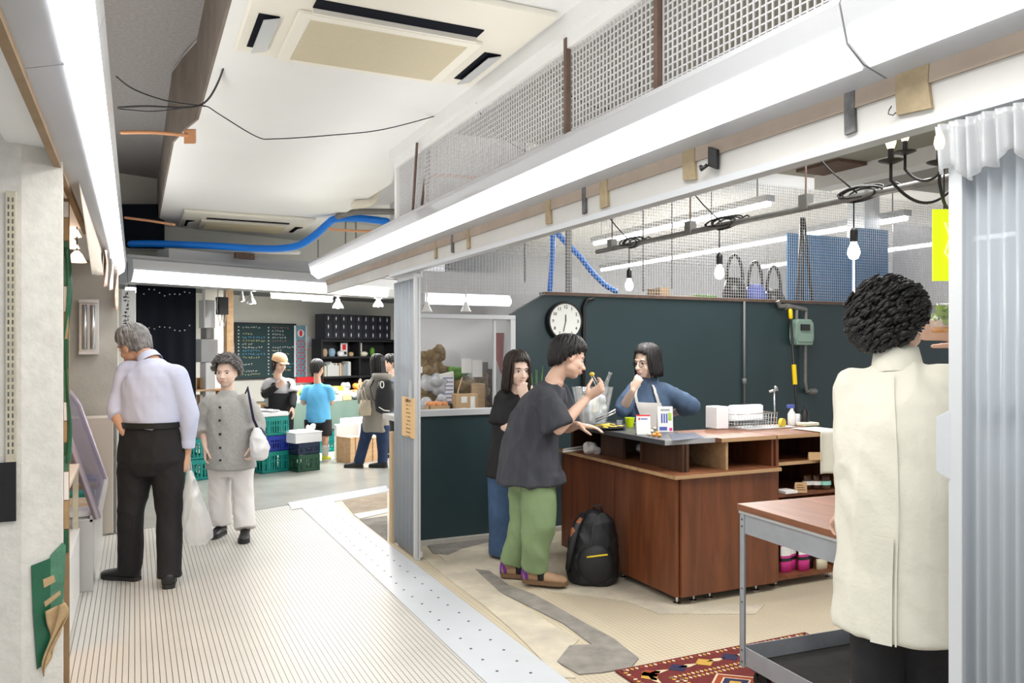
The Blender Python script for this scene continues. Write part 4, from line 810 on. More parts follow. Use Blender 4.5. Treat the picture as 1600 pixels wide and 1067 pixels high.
# ================================================================== furniture and goods
wood_mat('wood_red',(.115,.034,.013),(.215,.07,.027),2.2,.38); wood_mat('wood_red_flat',(.15,.052,.022),(.27,.105,.048),2.5,.42,'Y'); wood_mat('ply_edge',(.40,.24,.12),(.55,.36,.19),3,.5,'X'); wood_mat('wood_dark',(.05,.02,.010),(.09,.04,.018),3,.5); wood_mat('wood_light',(.52,.32,.16),(.66,.44,.25),3,.6,'X')
mat('slab_grey',(.085,.09,.10),.35,nscale=8,namt=.1); mat('slab_edge_grey',(.36,.37,.38),.4)
mat('clock_face',(.78,.80,.76),.4); mat('clock_rim',(.015,.015,.015),.4); mat('lime_plastic',(.62,.80,.0),.4); mat('red_print',(.75,.02,.03),.5); mat('ice_white',(.88,.90,.92),.25,nscale=25,namt=.12,bump=.5,bscale=30)
mat('food_yellow',(.80,.58,.05),.5,nscale=30,namt=.2); mat('food_orange',(.85,.35,.06),.5); mat('leaf_green',(.14,.36,.04),.6,nscale=20,namt=.4); mat('leaf_light',(.42,.65,.10),.6,nscale=20,namt=.3); mat('print_blue',(.08,.12,.45),.5); mat('print_pink',(.70,.04,.30),.5); mat('print_mint',(.30,.70,.60),.5); mat('kraft',(.50,.33,.17),.75); mat('cardboard',(.56,.38,.20),.8,nscale=3,namt=.1)
mat('trolley_grey',(.36,.38,.41),.45,.2,nscale=9,namt=.15); mat('trolley_dark',(.045,.048,.055),.5,nscale=6,namt=.3); mat('tray_liner',(.02,.018,.016),.85,nscale=25,namt=.4); mat('rubber',(.015,.015,.015),.7)
mat('meter_green',(.26,.38,.32),.45); mat('mop_yellow',(.85,.60,.0),.4); mat('sign_yellow',(.75,.95,.0),.4,emit=.5); mat('panel_blue',(.05,.25,.55),.55,nscale=2,namt=.1); mat('crate_teal',(.0,.25,.22),.45); mat('crate_blue',(.01,.035,.35),.45); mat('crate_green',(.01,.07,.035),.5); mat('crate_navy',(.008,.02,.06),.5); mat('foam_white',(.85,.86,.88),.7)
mat('board_green',(.020,.055,.060),.7,nscale=3,namt=.2); mat('chalk_white',(.62,.64,.6),.8); mat('chalk_blue',(.10,.40,.62),.8); mat('chalk_red',(.4,.2,.2),.8); mat('chalk_yellow',(.6,.6,.3),.8); mat('locker_black',(.018,.019,.028),.35); mat('shelf_black',(.012,.012,.014),.5); mat('steel_light',(.6,.6,.6),.3,.8)
mat('tape_green',(.015,.12,.06),.35,nscale=8,namt=.25,bump=.3,bscale=30); mat('tape_green_worn',(.09,.26,.16),.5,nscale=14,namt=.5,bump=.4,bscale=30); mat('paper_torn',(.52,.36,.19),.85,nscale=12,namt=.3); mat('rail_cream',(.60,.55,.42),.4,.2,nscale=12,namt=.25); mat('sheet_beige',(.56,.50,.43),.85); mat('bunting',(.72,.38,.24),.8,nscale=20,col2=(.85,.8,.75)); mat('case_frame',(.36,.31,.37),.3,.3); mat('case_steel',(.58,.58,.57),.35,.5); mat('net_teal',(.02,.35,.32),.6); mat('price_card',(.82,.78,.6),.7)
mat('cloth_table',(.11,.165,.135),.85); mat('net_red',(.50,.14,.13),.7); mat('orange_fruit',(.80,.32,.10),.45); mat('plastic_crumpled',(.62,.64,.68),.25,nscale=12,namt=.5,bump=.8,bscale=25); mat('dried_brown',(.26,.18,.08),.9,nscale=30,namt=.5); mat('shade_glow',(1,.72,.55),.5,emit=1.6); mat('glass_case',(.8,.8,.8),.1)
def local(t): return lambda mb,n,m,**k: mb.build(n,m,t,world=True,**k)
# --- counter
def counter():
    t=thing('service_counter','L-shaped reddish brown plywood counter with ledge and grey top slab','counter',(3.1,4.3,0)); b=local(t)
    b(MB().box((2.86,3.82,.05),(2.885,4.47,.745)),'front_panel','wood_red'); b(MB().box((2.86,4.478,.05),(2.885,5.2,.745)),'front_panel','wood_red')
    b(MB().box((2.89,3.80,.05),(3.62,3.822,.745)),'side_panel','wood_red'); b(MB().box((2.885,5.18,.05),(3.2,5.2,.745)),'end_panel','wood_red')
    b(MB().box((2.885,3.83,.05),(3.62,5.17,.07)) if False else MB().prism([(2.885,3.83,.05),(3.62,3.83,.05),(3.62,4.3,.05),(3.2,4.3,.05),(3.2,5.17,.05),(2.885,5.17,.05)],(0,0,.02)),'bottom_board','wood_dark')
    b(MB().prism([(2.83,3.78,.745),(3.62,3.78,.745),(3.62,4.3,.745),(3.2,4.3,.745),(3.2,5.2,.745),(2.83,5.2,.745)],(0,0,.014)),'ledge','wood_red_flat')
    b(MB().prism([(2.822,3.772,.759),(3.625,3.772,.759),(3.625,4.3,.759),(3.2,4.3,.759),(3.2,5.2,.759),(2.822,5.2,.759)],(0,0,.011)),'ledge_top','wood_red_flat')
    e=MB(); e.box((2.819,3.77,.748),(2.823,5.2,.768)); e.box((2.819,3.767,.748),(3.625,3.772,.768)); b(e,'ledge_edge','ply_edge')
    for y0,y1 in ((3.86,4.08),(4.28,4.30),(4.50,4.78),(5.17,5.2)): b(MB().box((2.94,y0,.77),(2.96,y1,.935)) if y1-y0>.1 else MB().box((2.94,y0,.77),(3.2,y1,.935)),'divider','wood_dark')
    b(MB().box((3.18,4.3,.05),(3.2,5.17,.935)),'back_board','wood_dark')
    b(MB().box((2.96,3.85,.77),(2.98,4.3,.935)),'divider','wood_dark')
    for x in (3.24,3.60): b(MB().box((x,3.83,.77),(x+.018,4.3,.94)),'divider','ply_edge' if x<3.5 else 'wood_red')
    b(MB().box((2.98,4.28,.07),(3.62,4.3,.94)),'back_board','wood_dark')
    s=b(MB().box((2.82,3.87,.935),(3.19,5.22,.965)),'top_slab','slab_grey',bevel=.002); s['label']='dark grey top slab'
    b(MB().box((2.82,3.866,.936),(3.19,3.87,.964)),'slab_edge','slab_edge_grey')
    b(MB().box((3.19,3.81,.940),(3.62,4.3,.965)),'wooden_top','wood_red_flat'); b(MB().box((3.19,3.806,.942),(3.62,3.81,.963)),'wooden_top_edge','ply_edge')
    for x,y in ((2.90,3.86),(3.02,3.86),(3.14,3.86),(3.5,3.86),(2.91,4.45),(2.91,5.1),(3.15,5.1),(3.5,4.26)):
        b(MB().lathe((x,y,0),[(.024,0),(.024,.006),(.008,.012),(.008,.052)],12),'levelling_foot','metal_chrome',smooth='auto')
    return t
counter()
t=thing('shelf_unit','open dark brown plywood shelf unit joined to the right end of the counter','shelf unit',(3.92,4.1,0)); b=local(t)
for x in (3.63,4.18): b(MB().box((x,3.82,.05),(x+.02,4.4,.94)),'side_board','wood_red')
for z in (.05,.57,.77): b(MB().box((3.65,3.83,z),(4.18,4.4,z+.02)),'shelf','wood_red_flat'); b(MB().box((3.65,3.822,z),(4.18,3.83,z+.02)),'shelf_edge','ply_edge' if z>.7 else 'wood_red')
b(MB().box((3.63,3.81,.94),(4.2,4.4,.965)),'top_board','wood_red_flat'); b(MB().box((3.63,3.805,.942),(4.2,3.81,.963)),'top_edge','ply_edge'); b(MB().box((3.65,4.385,.07),(4.18,4.4,.94)),'back_board','wood_dark')
for x,y in ((3.68,3.88),(4.14,3.88),(3.68,4.34),(4.14,4.34)): b(MB().lathe((x,y,0),[(.024,0),(.024,.006),(.008,.012),(.008,.052)],12),'levelling_foot','metal_chrome',smooth='auto')
# --- trolley
def trolley():
    a=math.radians(-3.5); ex=Vector((math.cos(a),math.sin(a),0)); ey=Vector((math.sin(a),-math.cos(a),0)); o=Vector((2.40,2.74,0)); W,L=.66,.66
    P=lambda x,y,z:o+ex*x+ey*y+UP*z
    t=thing('trolley','grey steel two-level trolley with reddish brown wooden top','trolley',P(W/2,L/2,0)); b=local(t)
    def bb(mb,x0,x1,y0,y1,z0,z1): return mb.obox(P((x0+x1)/2,(y0+y1)/2,(z0+z1)/2),ex*(x1-x0)/2,ey*(y1-y0)/2,UP*(z1-z0)/2)
    b(bb(MB(),-.012,W+.012,-.012,L+.012,.797,.825),'wooden_top','wood_red_flat',bevel=.003)
    b(bb(MB(),-.006,W+.006,-.006,L+.006,.785,.797),'top_frame','aluminium')
    for x0,x1,y0,y1 in ((.0,.004,0,L),(W-.004,W,0,L),(0,W,0,.004),(0,W,L-.004,L)): b(bb(MB(),x0+.001,x1+.001,y0,y1,.70,.785),'apron_rail','trolley_grey')
    for x in (-.003,W-.027):
        for y in (-.003,L-.027):
            sx=1 if x<.1 else -1; sy=1 if y<.1 else -1; cx=x if sx>0 else x+.03; cy=y if sy>0 else y+.03; m=MB()
            bb(m,*sorted((cx,cx+sx*.03)),*sorted((cy,cy+sy*.004)),.115,.785); bb(m,*sorted((cx,cx+sx*.004)),*sorted((cy,cy+sy*.03)),.115,.785)
            lg=b(m,'leg','trolley_grey')
            m=MB()
            for z in (.14,.19,.4,.46,.73,.76):
                m.lathe(P(cx-sx*.001,cy+sy*.017,z),[(.004,0),(.003,.003),(.0005,.003)],8,ax=-ex*sx)
            b(m,'bolts','screw_dark')['kind']='stuff'
    for x0,x1,y0,y1 in ((.004,.008,.005,L-.005),(W-.008,W-.004,.005,L-.005),(.005,W-.005,.004,.008),(.005,W-.005,L-.008,L-.004)): b(bb(MB(),x0,x1,y0,y1,.125,.205),'tray_side','trolley_grey')
    b(bb(MB(),.006,W-.006,.006,L-.006,.125,.133),'tray_floor','tray_liner')
    for x in (.06,W-.06):
        for y in (.06,L-.06):
            w=MB(); w.lathe(P(x-.014,y+.012,.0605),[(.02,0),(.048,.003),(.048,.025),(.02,.028)],20,ax=ex); o2=b(w,'castor_wheel','rubber',smooth='auto')
            f=MB(); f.tube([P(x-.024,y+.012,.0605),P(x-.022,y,.1),P(x+.022,y,.1),P(x+.022,y+.012,.0605)],.007,8); bb(f,x-.03,x+.03,y-.03,y+.03,.105,.125); b(f,'castor_fork','trolley_dark',smooth='auto')
    return P
TP=trolley()
# --- rug
mat('rug_red',(.16,.016,.014),.95,nscale=30,namt=.3,bump=.4,bscale=200)
def rug():
    t=thing('rug','patterned red oriental rug partly under the trolley','rug',(2.6,2.4,0)); b=local(t); x0,x1,y0,y1=2.02,3.2,1.35,3.16
    b(MB().box((x0,y0,.001),(x1,y1,.010)),'pile','rug_red',bevel=.003)
    mat('rug_orange',(.28,.045,.015),.95); mat('rug_cream',(.62,.50,.33),.95); mat('rug_navy',(.02,.018,.06),.95); mat('rug_gold',(.50,.30,.05),.95)
    z=.0102; r=random.Random(2); G={k:MB() for k in('rug_orange','rug_cream','rug_navy','rug_gold')}
    def band(ins,w,cols,step):
        X0,X1,Y0,Y1=x0+ins,x1-ins,y0+ins,y1-ins
        for (ax,ay,bx,by) in ((X0,Y0,X1,Y0),(X1,Y0,X1,Y1),(X1,Y1,X0,Y1),(X0,Y1,X0,Y0)):
            a=Vector((ax,ay,z)); c=Vector((bx,by,z)); d=(c-a); n=int(d.length/step); d=d/n; p=perp(d.normalized(),Vector((1,1,0))) ; p=Vector((-d.y,d.x,0)).normalized()
            for i in range(n):
                m=a+d*(i+.5)+p*(w/2); q=d.length*.36; G[cols[i%len(cols)]].prism([m-d.normalized()*q,m-p*w*.42,m+d.normalized()*q,m+p*w*.42],(0,0,.0012))
    band(.012,.03,['rug_cream','rug_gold','rug_cream','rug_orange'],.026); band(.05,.11,['rug_gold','rug_navy','rug_orange','rug_navy'],.15); band(.085,.04,['rug_cream'],.15); band(.17,.03,['rug_cream','rug_gold'],.024); band(.205,.03,['rug_gold','rug_cream'],.024)
    for (cx,cy,s) in ((2.42,2.80,.125),(2.72,2.80,.125),(2.42,2.50,.125),(2.72,2.50,.125),(2.42,2.2,.125),(2.72,2.2,.125),(2.57,1.8,.15)):
        def dia(k,m,zz):
            pts=[]; st=4
            for qx,qy in((1,1),(-1,1),(-1,-1),(1,-1)):
                seq=[(1-i/st,i/st) for i in range(st)] if qx*qy>0 else [(i/st,1-i/st) for i in range(st)]
                for fx,fy in seq: pts.append((cx+qx*(fx*s*k*1.2+.0),cy+qy*fy*s*k,z)); 
            G[m].prism(pts,(0,0,zz))
        dia(1.0,'rug_cream',.0011); dia(.9,'rug_orange',.0015); dia(.62,'rug_cream',.0019); dia(.54,'rug_navy',.0023); dia(.25,'rug_gold',.0027)
    for k,m in G.items(): o=b(m,'woven_pattern',k); o['kind']='stuff'
rug()
# --- rucksack on the floor
bp=thing('backpack','black rucksack with yellow zip leaning on the counter','backpack',(2.66,4.42,0)); b=local(bp)
c=MB(); o=Vector((2.66,4.42,0)); a1=CV(.93,0,-.15).normalized(); a2=Vector((-a1.y,a1.x,0))
c.loft([(o+UP*.0,a1*.12,a2*.075),(o+UP*.02,a1*.16,a2*.105),(o+UP*.15,a1*.168,a2*.12),(o+UP*.30,a1*.155,a2*.105),(o+UP*.40+a1*.01,a1*.125,a2*.08),(o+UP*.455+a1*.015,a1*.08,a2*.05),(o+UP*.475+a1*.015,a1*.03,a2*.02)],28)
q=skin_over(c,.008,2,fold_fn(.012,12,10,7)); b(q,'pack_body','nylon_black',smooth=True)
n2=-a2 if (-a2).dot(FV)<0 else a2
c=MB(); c.loft([(o+n2*.10+UP*.04,a1*.10,UP*.02),(o+n2*.135+UP*.13,a1*.12,UP*.09)],20); 
c=MB(); c.ell(o+n2*.085+a1*.02+UP*.15,.12,.055,.13,Matrix((a1,n2,UP)).transposed(),20,12); b(c,'front_pocket','nylon_black',smooth=True)
c=MB(); c.tube([o+n2*.132+a1*x+UP*(.205+.02*math.sin(x*9)) for x in (-.03,0,.04,.08,.1)],.006,8); b(c,'zip','yellow_trim',smooth=True)
c=MB(); c.tube([o+n2*.03-a1*.06+UP*.45,o+n2*.09-a1*.1+UP*.38,o+n2*.12-a1*.13+UP*.25,o+n2*.10-a1*.155+UP*.12,o-a1*.16+UP*.05],[.02,.024,.022,.014,.01],10,flat=.45,ref=a1); b(c,'shoulder_strap','nylon_black',smooth=True)
c=MB(); c.tube([o+n2*.065-a1*.07+UP*.43,o+n2*.10-a1*.115+UP*.36,o+n2*.113-a1*.13+UP*.27],[.012,.02,.015],10,flat=.3,ref=a1); b(c,'brown_patch','brown_trim',smooth=True)
c=MB(); c.tube([o+a1*.0+UP*.46,o+a1*.005+UP*.5,o+a1*.05+UP*.5,o+a1*.06+UP*.455],.008,8); b(c,'grab_handle','nylon_black',smooth=True)
# --- clock
cx=PY(881,502,5.83); t=thing('wall_clock','round white wall clock with black rim on the dark green partition','clock',cx); b=local(t); R_=.15
b(MB().lathe(cx+Vector((0,0,0)),[(R_*.6,0),(R_+.012,0),(R_+.014,.02),(R_+.008,.035),(R_-.004,.035),(R_-.006,.03)],48,ax=(0,-1,0)),'rim','clock_rim',smooth='auto')
b(MB().lathe(cx,[(R_,.0),(R_,.031),(.0005,.031)],48,ax=(0,-1,0)),'face','clock_face')
for h in range(1,13):
    a=math.pi/2-h*math.pi/6; put_text(str(h),.038,cx+Vector((math.cos(a)*R_*.78,-.0325,math.sin(a)*R_*.78)),(1,0,0),(0,0,1),'cable_black',t,'numeral')
for ang,L_,w in ((math.pi/2+.02,.055,.004),(-math.pi/2-.25,.09,.003)):
    d=Vector((math.cos(ang),0,math.sin(ang))); pp=Vector((-d.z,0,d.x)); c=MB(); c.obox(cx+Vector((0,-.035,0))+d*L_/2,d*L_/2,pp*w,Vector((0,.001,0))); b(c,'hand','cable_black')
# --- things on the counter
def on(u,v,z=.965): return PZ(u,v,z)
p=on(926,664); t=thing('ice_bucket','clear plastic ice bucket full of ice on the counter','bucket',p); b=local(t)
b(MB().loft([(p+UP*z,RV*r*1.02,FV*r*.8) for z,r in ((.0,.095),(.12,.115),(.262,.143),(.268,.148),(.262,.139),(.12,.112),(.006,.09))],36),'bucket_wall','clear_plastic',smooth='auto')
ice=thing('ice_heap','heap of white ice inside the clear bucket','ice',p+UP*.007)
rr=random.Random(5); c=MB(); c.loft([(p+UP*z,RV*r,FV*r*.8) for z,r in ((.008,.085),(.10,.1),(.15,.09),(.19,.05))],20)
for i in range(40): c.ell(p+UP*rr.uniform(.11,.2)+RV*rr.uniform(-.07,.08)+FV*rr.uniform(-.05,.05),rr.uniform(.015,.03))
q=skin_over(c,.008,1); q.build('ice','ice_white',ice,smooth=True,world=True)
c=MB(); d=CV(.36,.9,0).normalized(); q0=p+UP*.13+RV*.03; c.lathe(q0,[(.03,0),(.032,.02),(.032,.13),(.014,.19),(.013,.245),(.016,.25),(.016,.262),(.001,.262)],20,ax=d); single(c,'bottle','clear_plastic','clear glass bottle leaning in the ice bucket','bottle',smooth='auto')
c=MB(); c.tube([U(930,655,5.55),U(946,648,5.55),U(962,640,5.55)],.006,8); c.tube([U(930,659,5.55),U(946,652,5.55),U(962,644,5.55)],.006,8); single(c,'tongs','metal_chrome','steel tongs lying beside the ice bucket','tongs',smooth=True)
p=on(950,671); t=thing('food_tray','black oval tray of yellow sliced snacks on the counter','tray',p); b=local(t)
b(MB().loft([(p+UP*z,RV*r,FV*r*.8) for z,r in ((0,.1),(.005,.105),(.016,.125),(.017,.12),(.008,.1))],32),'dish','black_plastic',smooth='auto')
for i in range(15): 
    a=rr.uniform(0,6.28); q=rr.uniform(0,.085); s=single(MB().lathe(p+UP*(.0175+.005*(i%3))+RV*q*math.cos(a)+FV*q*.8*math.sin(a),[(.02,0),(.022,.003),(.018,.006)],10,ax=(rr.uniform(-.2,.2),rr.uniform(-.2,.2),1)),'snack_slice','food_yellow','round yellow snack slice on the black oval tray','food','snack slices on the black tray',smooth='auto')
p=on(984,667); single(MB().lathe(p,[(.024,0),(.033,.06),(.035,.06),(.035,.064),(.031,.062),(.022,.004),(.001,.004)],24),'cup','lime_plastic','lime yellow cup beside the black snack tray','cup',smooth='auto')
p=on(968,664); single(MB().lathe(p,[(.018,0),(.022,.035),(.02,.035),(.016,.004),(.001,.004)],20),'cup','clear_plastic','small clear cup left of the lime yellow cup','cup',smooth='auto')
p=on(1000,669); single(MB().lathe(p,[(.03,0),(.04,.035),(.042,.037),(.037,.037),(.027,.004),(.001,.004)],24),'bowl','slab_edge_grey','small grey bowl right of the lime yellow cup','bowl',smooth='auto')
def card(name,label,p,w,h,lean,m,cat='card',yaw=0,th=.002,base=True):
    t=thing(name,label,cat,p); r=(RV*math.cos(yaw)+FV*math.sin(yaw)).normalized(); n=UP.cross(r); n=n if n.dot(FV)>0 else -n
    up=(UP+n*lean).normalized(); c=MB().obox(Vector(p)+up*h/2+UP*.001,r*w/2,n*th/2,up*h/2); c.build('sheet',m,t,world=True)
    if base: c=MB().obox(Vector(p)+up*h*.4+n*(h*.3*1.0)+UP*.0,r*w/2,n*.001,(UP-n*lean*1.6).normalized()*h*.40); c.build('back_leaf',m,t,world=True)
    def mark(x0,x1,y0,y1,mm,nm='print'):
        c=MB().obox(Vector(p)+r*((x0+x1)/2*w)+up*((y0+y1)/2*h)-n*(th/2+.0006)+UP*.001,r*abs(x1-x0)*w/2,n*.0004,up*abs(y1-y0)*h/2); return c.build(nm,mm,t,world=True)
    return t,mark,r,up,n
t,mk,r_,u_,n_=card('payment_card_stand','white tent card with red top edge on the counter slab','card stand',) if False else card('tent_card','white tent card with red top edge on the counter slab',on(1006,679),.088,.125,.25,'paper_white')
mk(-.5,.5,.93,1.0,'red_print'); mk(-.35,-.22,.74,.84,'red_print'); mk(-.18,.3,.76,.82,'print_blue')
t,mk,r_,u_,n_=card('leaflet','tall white leaflet with blue bottles pictured, standing on the counter',on(1040,675),.098,.165,.12,'paper_white')
for x,c_ in ((-.28,'print_blue'),(-.12,'print_blue'),(.04,'print_blue')): mk(x,x+.1,.35,.72,c_); 
mk(-.3,.3,.82,.9,'slab_edge_grey'); mk(.18,.42,.45,.75,'leaf_light'); mk(.25,.45,.04,.16,'print_pink'); mk(-.4,.1,.06,.2,'print_blue')
for i,(u,v) in enumerate(((1014,681),(1022,682),(1018,676),(1027,679),(1024,672),(1030,683))):
    single(MB().ell(on(u,v)+UP*.011,.016,.013,.011),'snack_piece','food_orange' if i%2 else 'price_card','small wrapped snack in the little heap beside the leaflet','food','wrapped snacks beside the leaflet',smooth=True)
single(MB().prism([on(1052,689),on(1100,684),on(1085,676),on(1045,679)],(0,0,.002)),'dark_sheet','crate_navy','dark blue sheet lying at the corner of the counter slab','sheet')
# under the slab
p=PL(905,704,(2.95,0,0),(1,0,0)); 
c=MB(); c.tube([PZ(880,703,.782),PZ(905,699,.79),PZ(925,697,.79)],.009,8); c.tube([PZ(880,706,.782),PZ(905,703,.785),PZ(925,700,.785)],.007,8); single(c,'hand_tool','white_plastic','long white hand tool lying on the counter ledge','tool',smooth=True)
c=MB(); q=PZ(921,708,.772); 
for i in range(9): c.ell(q+Vector((rr.uniform(-.04,.04),rr.uniform(-.05,.05),rr.uniform(.02,.05))),.03)
single(skin_over(c,.008,1,fold_fn(.01,30,30,1)),'crumpled_cloth','cloth_white','crumpled white cloth on the ledge behind the white tool','cloth',smooth=True)
c=MB(); q=Vector((3.06,4.40,.772))
for i in range(12): c.ell(q+Vector((rr.uniform(-.03,.03),rr.uniform(-.06,.06),rr.uniform(.02,.12))),.028)
single(skin_over(c,.008,1,fold_fn(.014,30,30,2)),'plastic_bag','plastic_crumpled','crumpled clear plastic bags in the counter cubby','bag',smooth=True)
# chopsticks with snack
Wy=PEOPLE['young'][1]; h0=U(934,606,5.06); 
for i,(a,o_) in enumerate(((U(941,612,5.04),U(927,587,5.05)),(U(936,612,5.06),U(924,588,5.06)))): single(MB().tube([a,o_],[.0035,.0022],6),'chopstick','paper_white',['pale chopstick held by the young man, outer one','pale chopstick held by the young man, inner one'][i],'chopstick',smooth=True)
single(MB().ell(U(925,586,5.055)+UP*.006,.018,.014,.013),'snack_piece','food_yellow','yellow snack gripped by the chopsticks','food',smooth=True)
# shelf unit goods
t=thing('wire_basket','steel wire basket on the right end of the counter top','basket',PZ(1188,669,.965)); b=local(t); P0=PZ(1150,671,.967); 
c=MB(); W_,D_,H_=.36,.20,.10; o=P0+Vector((0,0,0)); q=lambda x,y,z:o+X*x+Y_*y+UP*z
for i in range(15): x=W_*i/14; c.tube([q(x,0,H_),q(x,.01,0),q(x,D_-.01,0),q(x,D_,H_)],.0016,5)
for j in range(9): y=D_*j/8; c.tube([q(0,y,H_),q(.01,y,0),q(W_-.01,y,0),q(W_,y,H_)],.0016,5)
for z in (.035,.065): c.tube([q(0,0,z),q(W_,0,z),q(W_,D_,z),q(0,D_,z),q(0,0,z)],.0016,5)
b(c,'wire_cage','steel_light',smooth=True); c=MB(); c.tube([q(0,0,H_),q(W_,0,H_),q(W_,D_,H_),q(0,D_,H_),q(0,0,H_)],.004,8); b(c,'rim','metal_chrome',smooth=True)
single(MB().obox(q(.17,.1,.098),X*.14,Y_*.02,UP*.05).obox(q(.17,.1,.15),X*.13,Y_*.018,UP*.004),'white_container','foam_white','translucent white tub standing in the wire basket','tub',bevel=.008)
single(MB().obox(q(-.06,.12,.075),X*.05,Y_*.06,UP*.075),'white_box','foam_white','white upright container left of the wire basket','box',bevel=.006)
single(MB().box(tuple(PZ(1172,672,.966)),tuple(PZ(1172,672,.966)+Vector((.42,.18,.006)))),'metal_tray','aluminium','flat grey metal tray in front of the wire basket','tray',bevel=.002)
c=MB(); f0=PZ(1188,660,.965); f0.y=4.385; f0.z=.965; c.tube([f0,f0+UP*.24],.007,8); c.tube([f0+UP*.235-X*.05,f0+UP*.245+X*.03],.009,8); c.ell(f0+UP*.26+X*.01,.015); single(c,'small_tap','metal_chrome','small chrome tap rising behind the wire basket','tap',smooth=True)
t=thing('spray_bottle','white spray bottle with blue trigger on the shelf unit top','bottle',PZ(1237,664,.965)); b=local(t); p=PZ(1237,664,.965)
b(MB().lathe(p,[(.026,0),(.028,.01),(.028,.08),(.012,.105),(.012,.12)],20),'bottle_body','white_plastic',smooth='auto'); b(MB().box((p.x-.04,p.y-.01,p.z+.12),(p.x+.02,p.y+.01,p.z+.145)),'trigger','print_blue',bevel=.003)
single(MB().lathe(PZ(1258,664,.965),[(.026,0),(.027,.09),(.01,.115),(.01,.14),(.001,.14)],20),'bottle','leather_black','black bottle right of the white spray bottle','bottle',smooth='auto')
single(MB().lathe(PZ(1246,663,.965),[(.02,0),(.02,.07),(.017,.075),(.001,.075)],20),'jar','foam_white','small white jar between the two bottles','jar',smooth='auto')
c=MB(); p=PZ(1222,668,.965)+UP*.032; c.lathe(p,[(.018,-.012),(.032,-.012),(.032,.012),(.018,.012)],24,ax=(.3,-1,0)); single(c,'tape_roll','food_yellow','roll of yellow tape standing on the shelf unit top','tape',smooth='auto')
t=thing('hanging_towel','pale cream towel draped over the right end of the shelf unit','towel',(4.15,3.9,.7)); b=local(t)
c=MB(); a=PY(1282,672,3.795)
def fn(u,v):
    x=a.x+.0+.22*u; s=v*1.5
    return Vector((x,3.795+.012*math.sin(u*9)*min(1,s),.965+.006-(.0 if s<.5 else (s-.5)*.27))) if s>=.5 else Vector((x,3.795+(.5-s)*.5,.972))
c.sheet(fn,16,24,.004); b(c,'cloth','cloth_cream',smooth=True)
single(MB().obox(PZ(1262,665,.965)+UP*.012,X*.07,Y_*.04,UP*.011),'folded_cloth','price_card','folded yellowish cloth beside the towel on top of the shelf unit','cloth',bevel=.005)
mat('wood_card',(.52,.33,.17),.6)
t,mk,r_,u_,n_=card('wooden_price_sign','small wooden sign with dark writing on the middle shelf','sign',) if False else card('wooden_price_sign','small wooden sign with dark writing on the lower middle shelf',PZ(1252,770,.59),.075,.065,.15,'wood_card','sign')
for k in range(3): mk(-.36,.36-.1*k,.25+.22*k,.33+.22*k,'ink_brown','writing')
card('wooden_price_sign','small blank wooden sign on the upper shelf of the shelf unit',PZ(1274,719,.79),.085,.05,.15,'wood_card','sign')
for i,(u,w_) in enumerate(((1262,.04),(1276,.035),(1290,.04))):
    p=PZ(u,764,.591); c=MB(); c.loft([(p+UP*.002,X*w_*.9,Y_*.02),(p+UP*.04,X*w_,Y_*.026),(p+UP*.075,X*w_*.8,Y_*.012),(p+UP*.09,X*w_*.85,Y_*.003)],16); t=thing('snack_packet',['brown packet with white band beside the wooden sign','middle brown packet on the lower middle shelf','brown packet with mint tag at the right on the shelf'][i],'packet',p); c.build('pouch','wood_dark',t,smooth=True,world=True)
    c=MB(); c.loft([(p+UP*.03,X*w_*1.03,Y_*.028),(p+UP*.055,X*w_*1.0,Y_*.026)],16,False); c.build('band','paper_white' if i<2 else 'print_mint',t,smooth=True,world=True)
single(MB().obox(PZ(1228,769,.592)+UP*.008,X*.05,Y_*.05,UP*.008),'paper_pad','paper_white','pale stack of paper on the lower middle shelf','paper')
for i,(u,m1) in enumerate(((1228,'print_pink'),(1241,'print_pink'),(1256,'print_pink'),(1268,'leather_black'),(1284,'print_pink'))):
    p=PZ(u,893-i*1.2,.072)+Y_*.03*(i%2); c=MB(); w_=.045; c.loft([(p,X*w_,Y_*.018),(p+UP*.06,X*w_*1.05,Y_*.019),(p+UP*.13,X*w_*.98,Y_*.010),(p+UP*.18,X*w_,Y_*.002)],16); t=thing('coffee_packet',['pink and white packet at the left end of the bottom shelf','second pink and white packet on the bottom shelf','third pink and white packet on the bottom shelf','dark striped packet in front on the bottom shelf','pale printed packet at the right end of the bottom shelf'][i],'packet',p)
    c.build('pouch',m1 if i!=4 else 'price_card',t,smooth=True,world=True)
    c=MB(); c.loft([(p+UP*.105,X*w_*1.02,Y_*.015),(p+UP*.165,X*w_*1.01,Y_*.005)],16,False); c.build('label','paper_white',t,smooth=True,world=True)
    c=MB(); c.loft([(p+UP*.07,X*w_*1.07,Y_*.020),(p+UP*.09,X*w_*1.05,Y_*.017)],16,False); c.build('stripe','leather_black',t,smooth=True,world=True)
# leaf packet in the coat man's hand
t=thing('herb_packet','clear packet of green leaves with orange base held up by the man in cream','packet',U(1480,500,2.9)); b=local(t)
c=MB(); q=U(1478,496,2.88); c.loft([(q+UP*z,RV*a_,FV*b_) for z,a_,b_ in ((-.055,.05,.03),(-.03,.055,.04),(.02,.05,.035),(.05,.045,.012))],16); b(c,'film','clear_plastic',smooth=True)
lv=MB()
for i in range(26): lv.ell(q+RV*rr.uniform(-.035,.035)+FV*rr.uniform(-.02,.02)+UP*rr.uniform(-.02,.035),.014,.005,.012,Matrix.Rotation(rr.uniform(0,6),3,'X')@Matrix.Rotation(rr.uniform(0,6),3,'Z'),8,5)
o=b(lv,'leaves','leaf_light',smooth=True); o['kind']='stuff'
b(MB().loft([(q+UP*-.054,RV*.047,FV*.028),(q+UP*-.034,RV*.05,FV*.032)],16),'orange_base','food_orange',smooth=True)
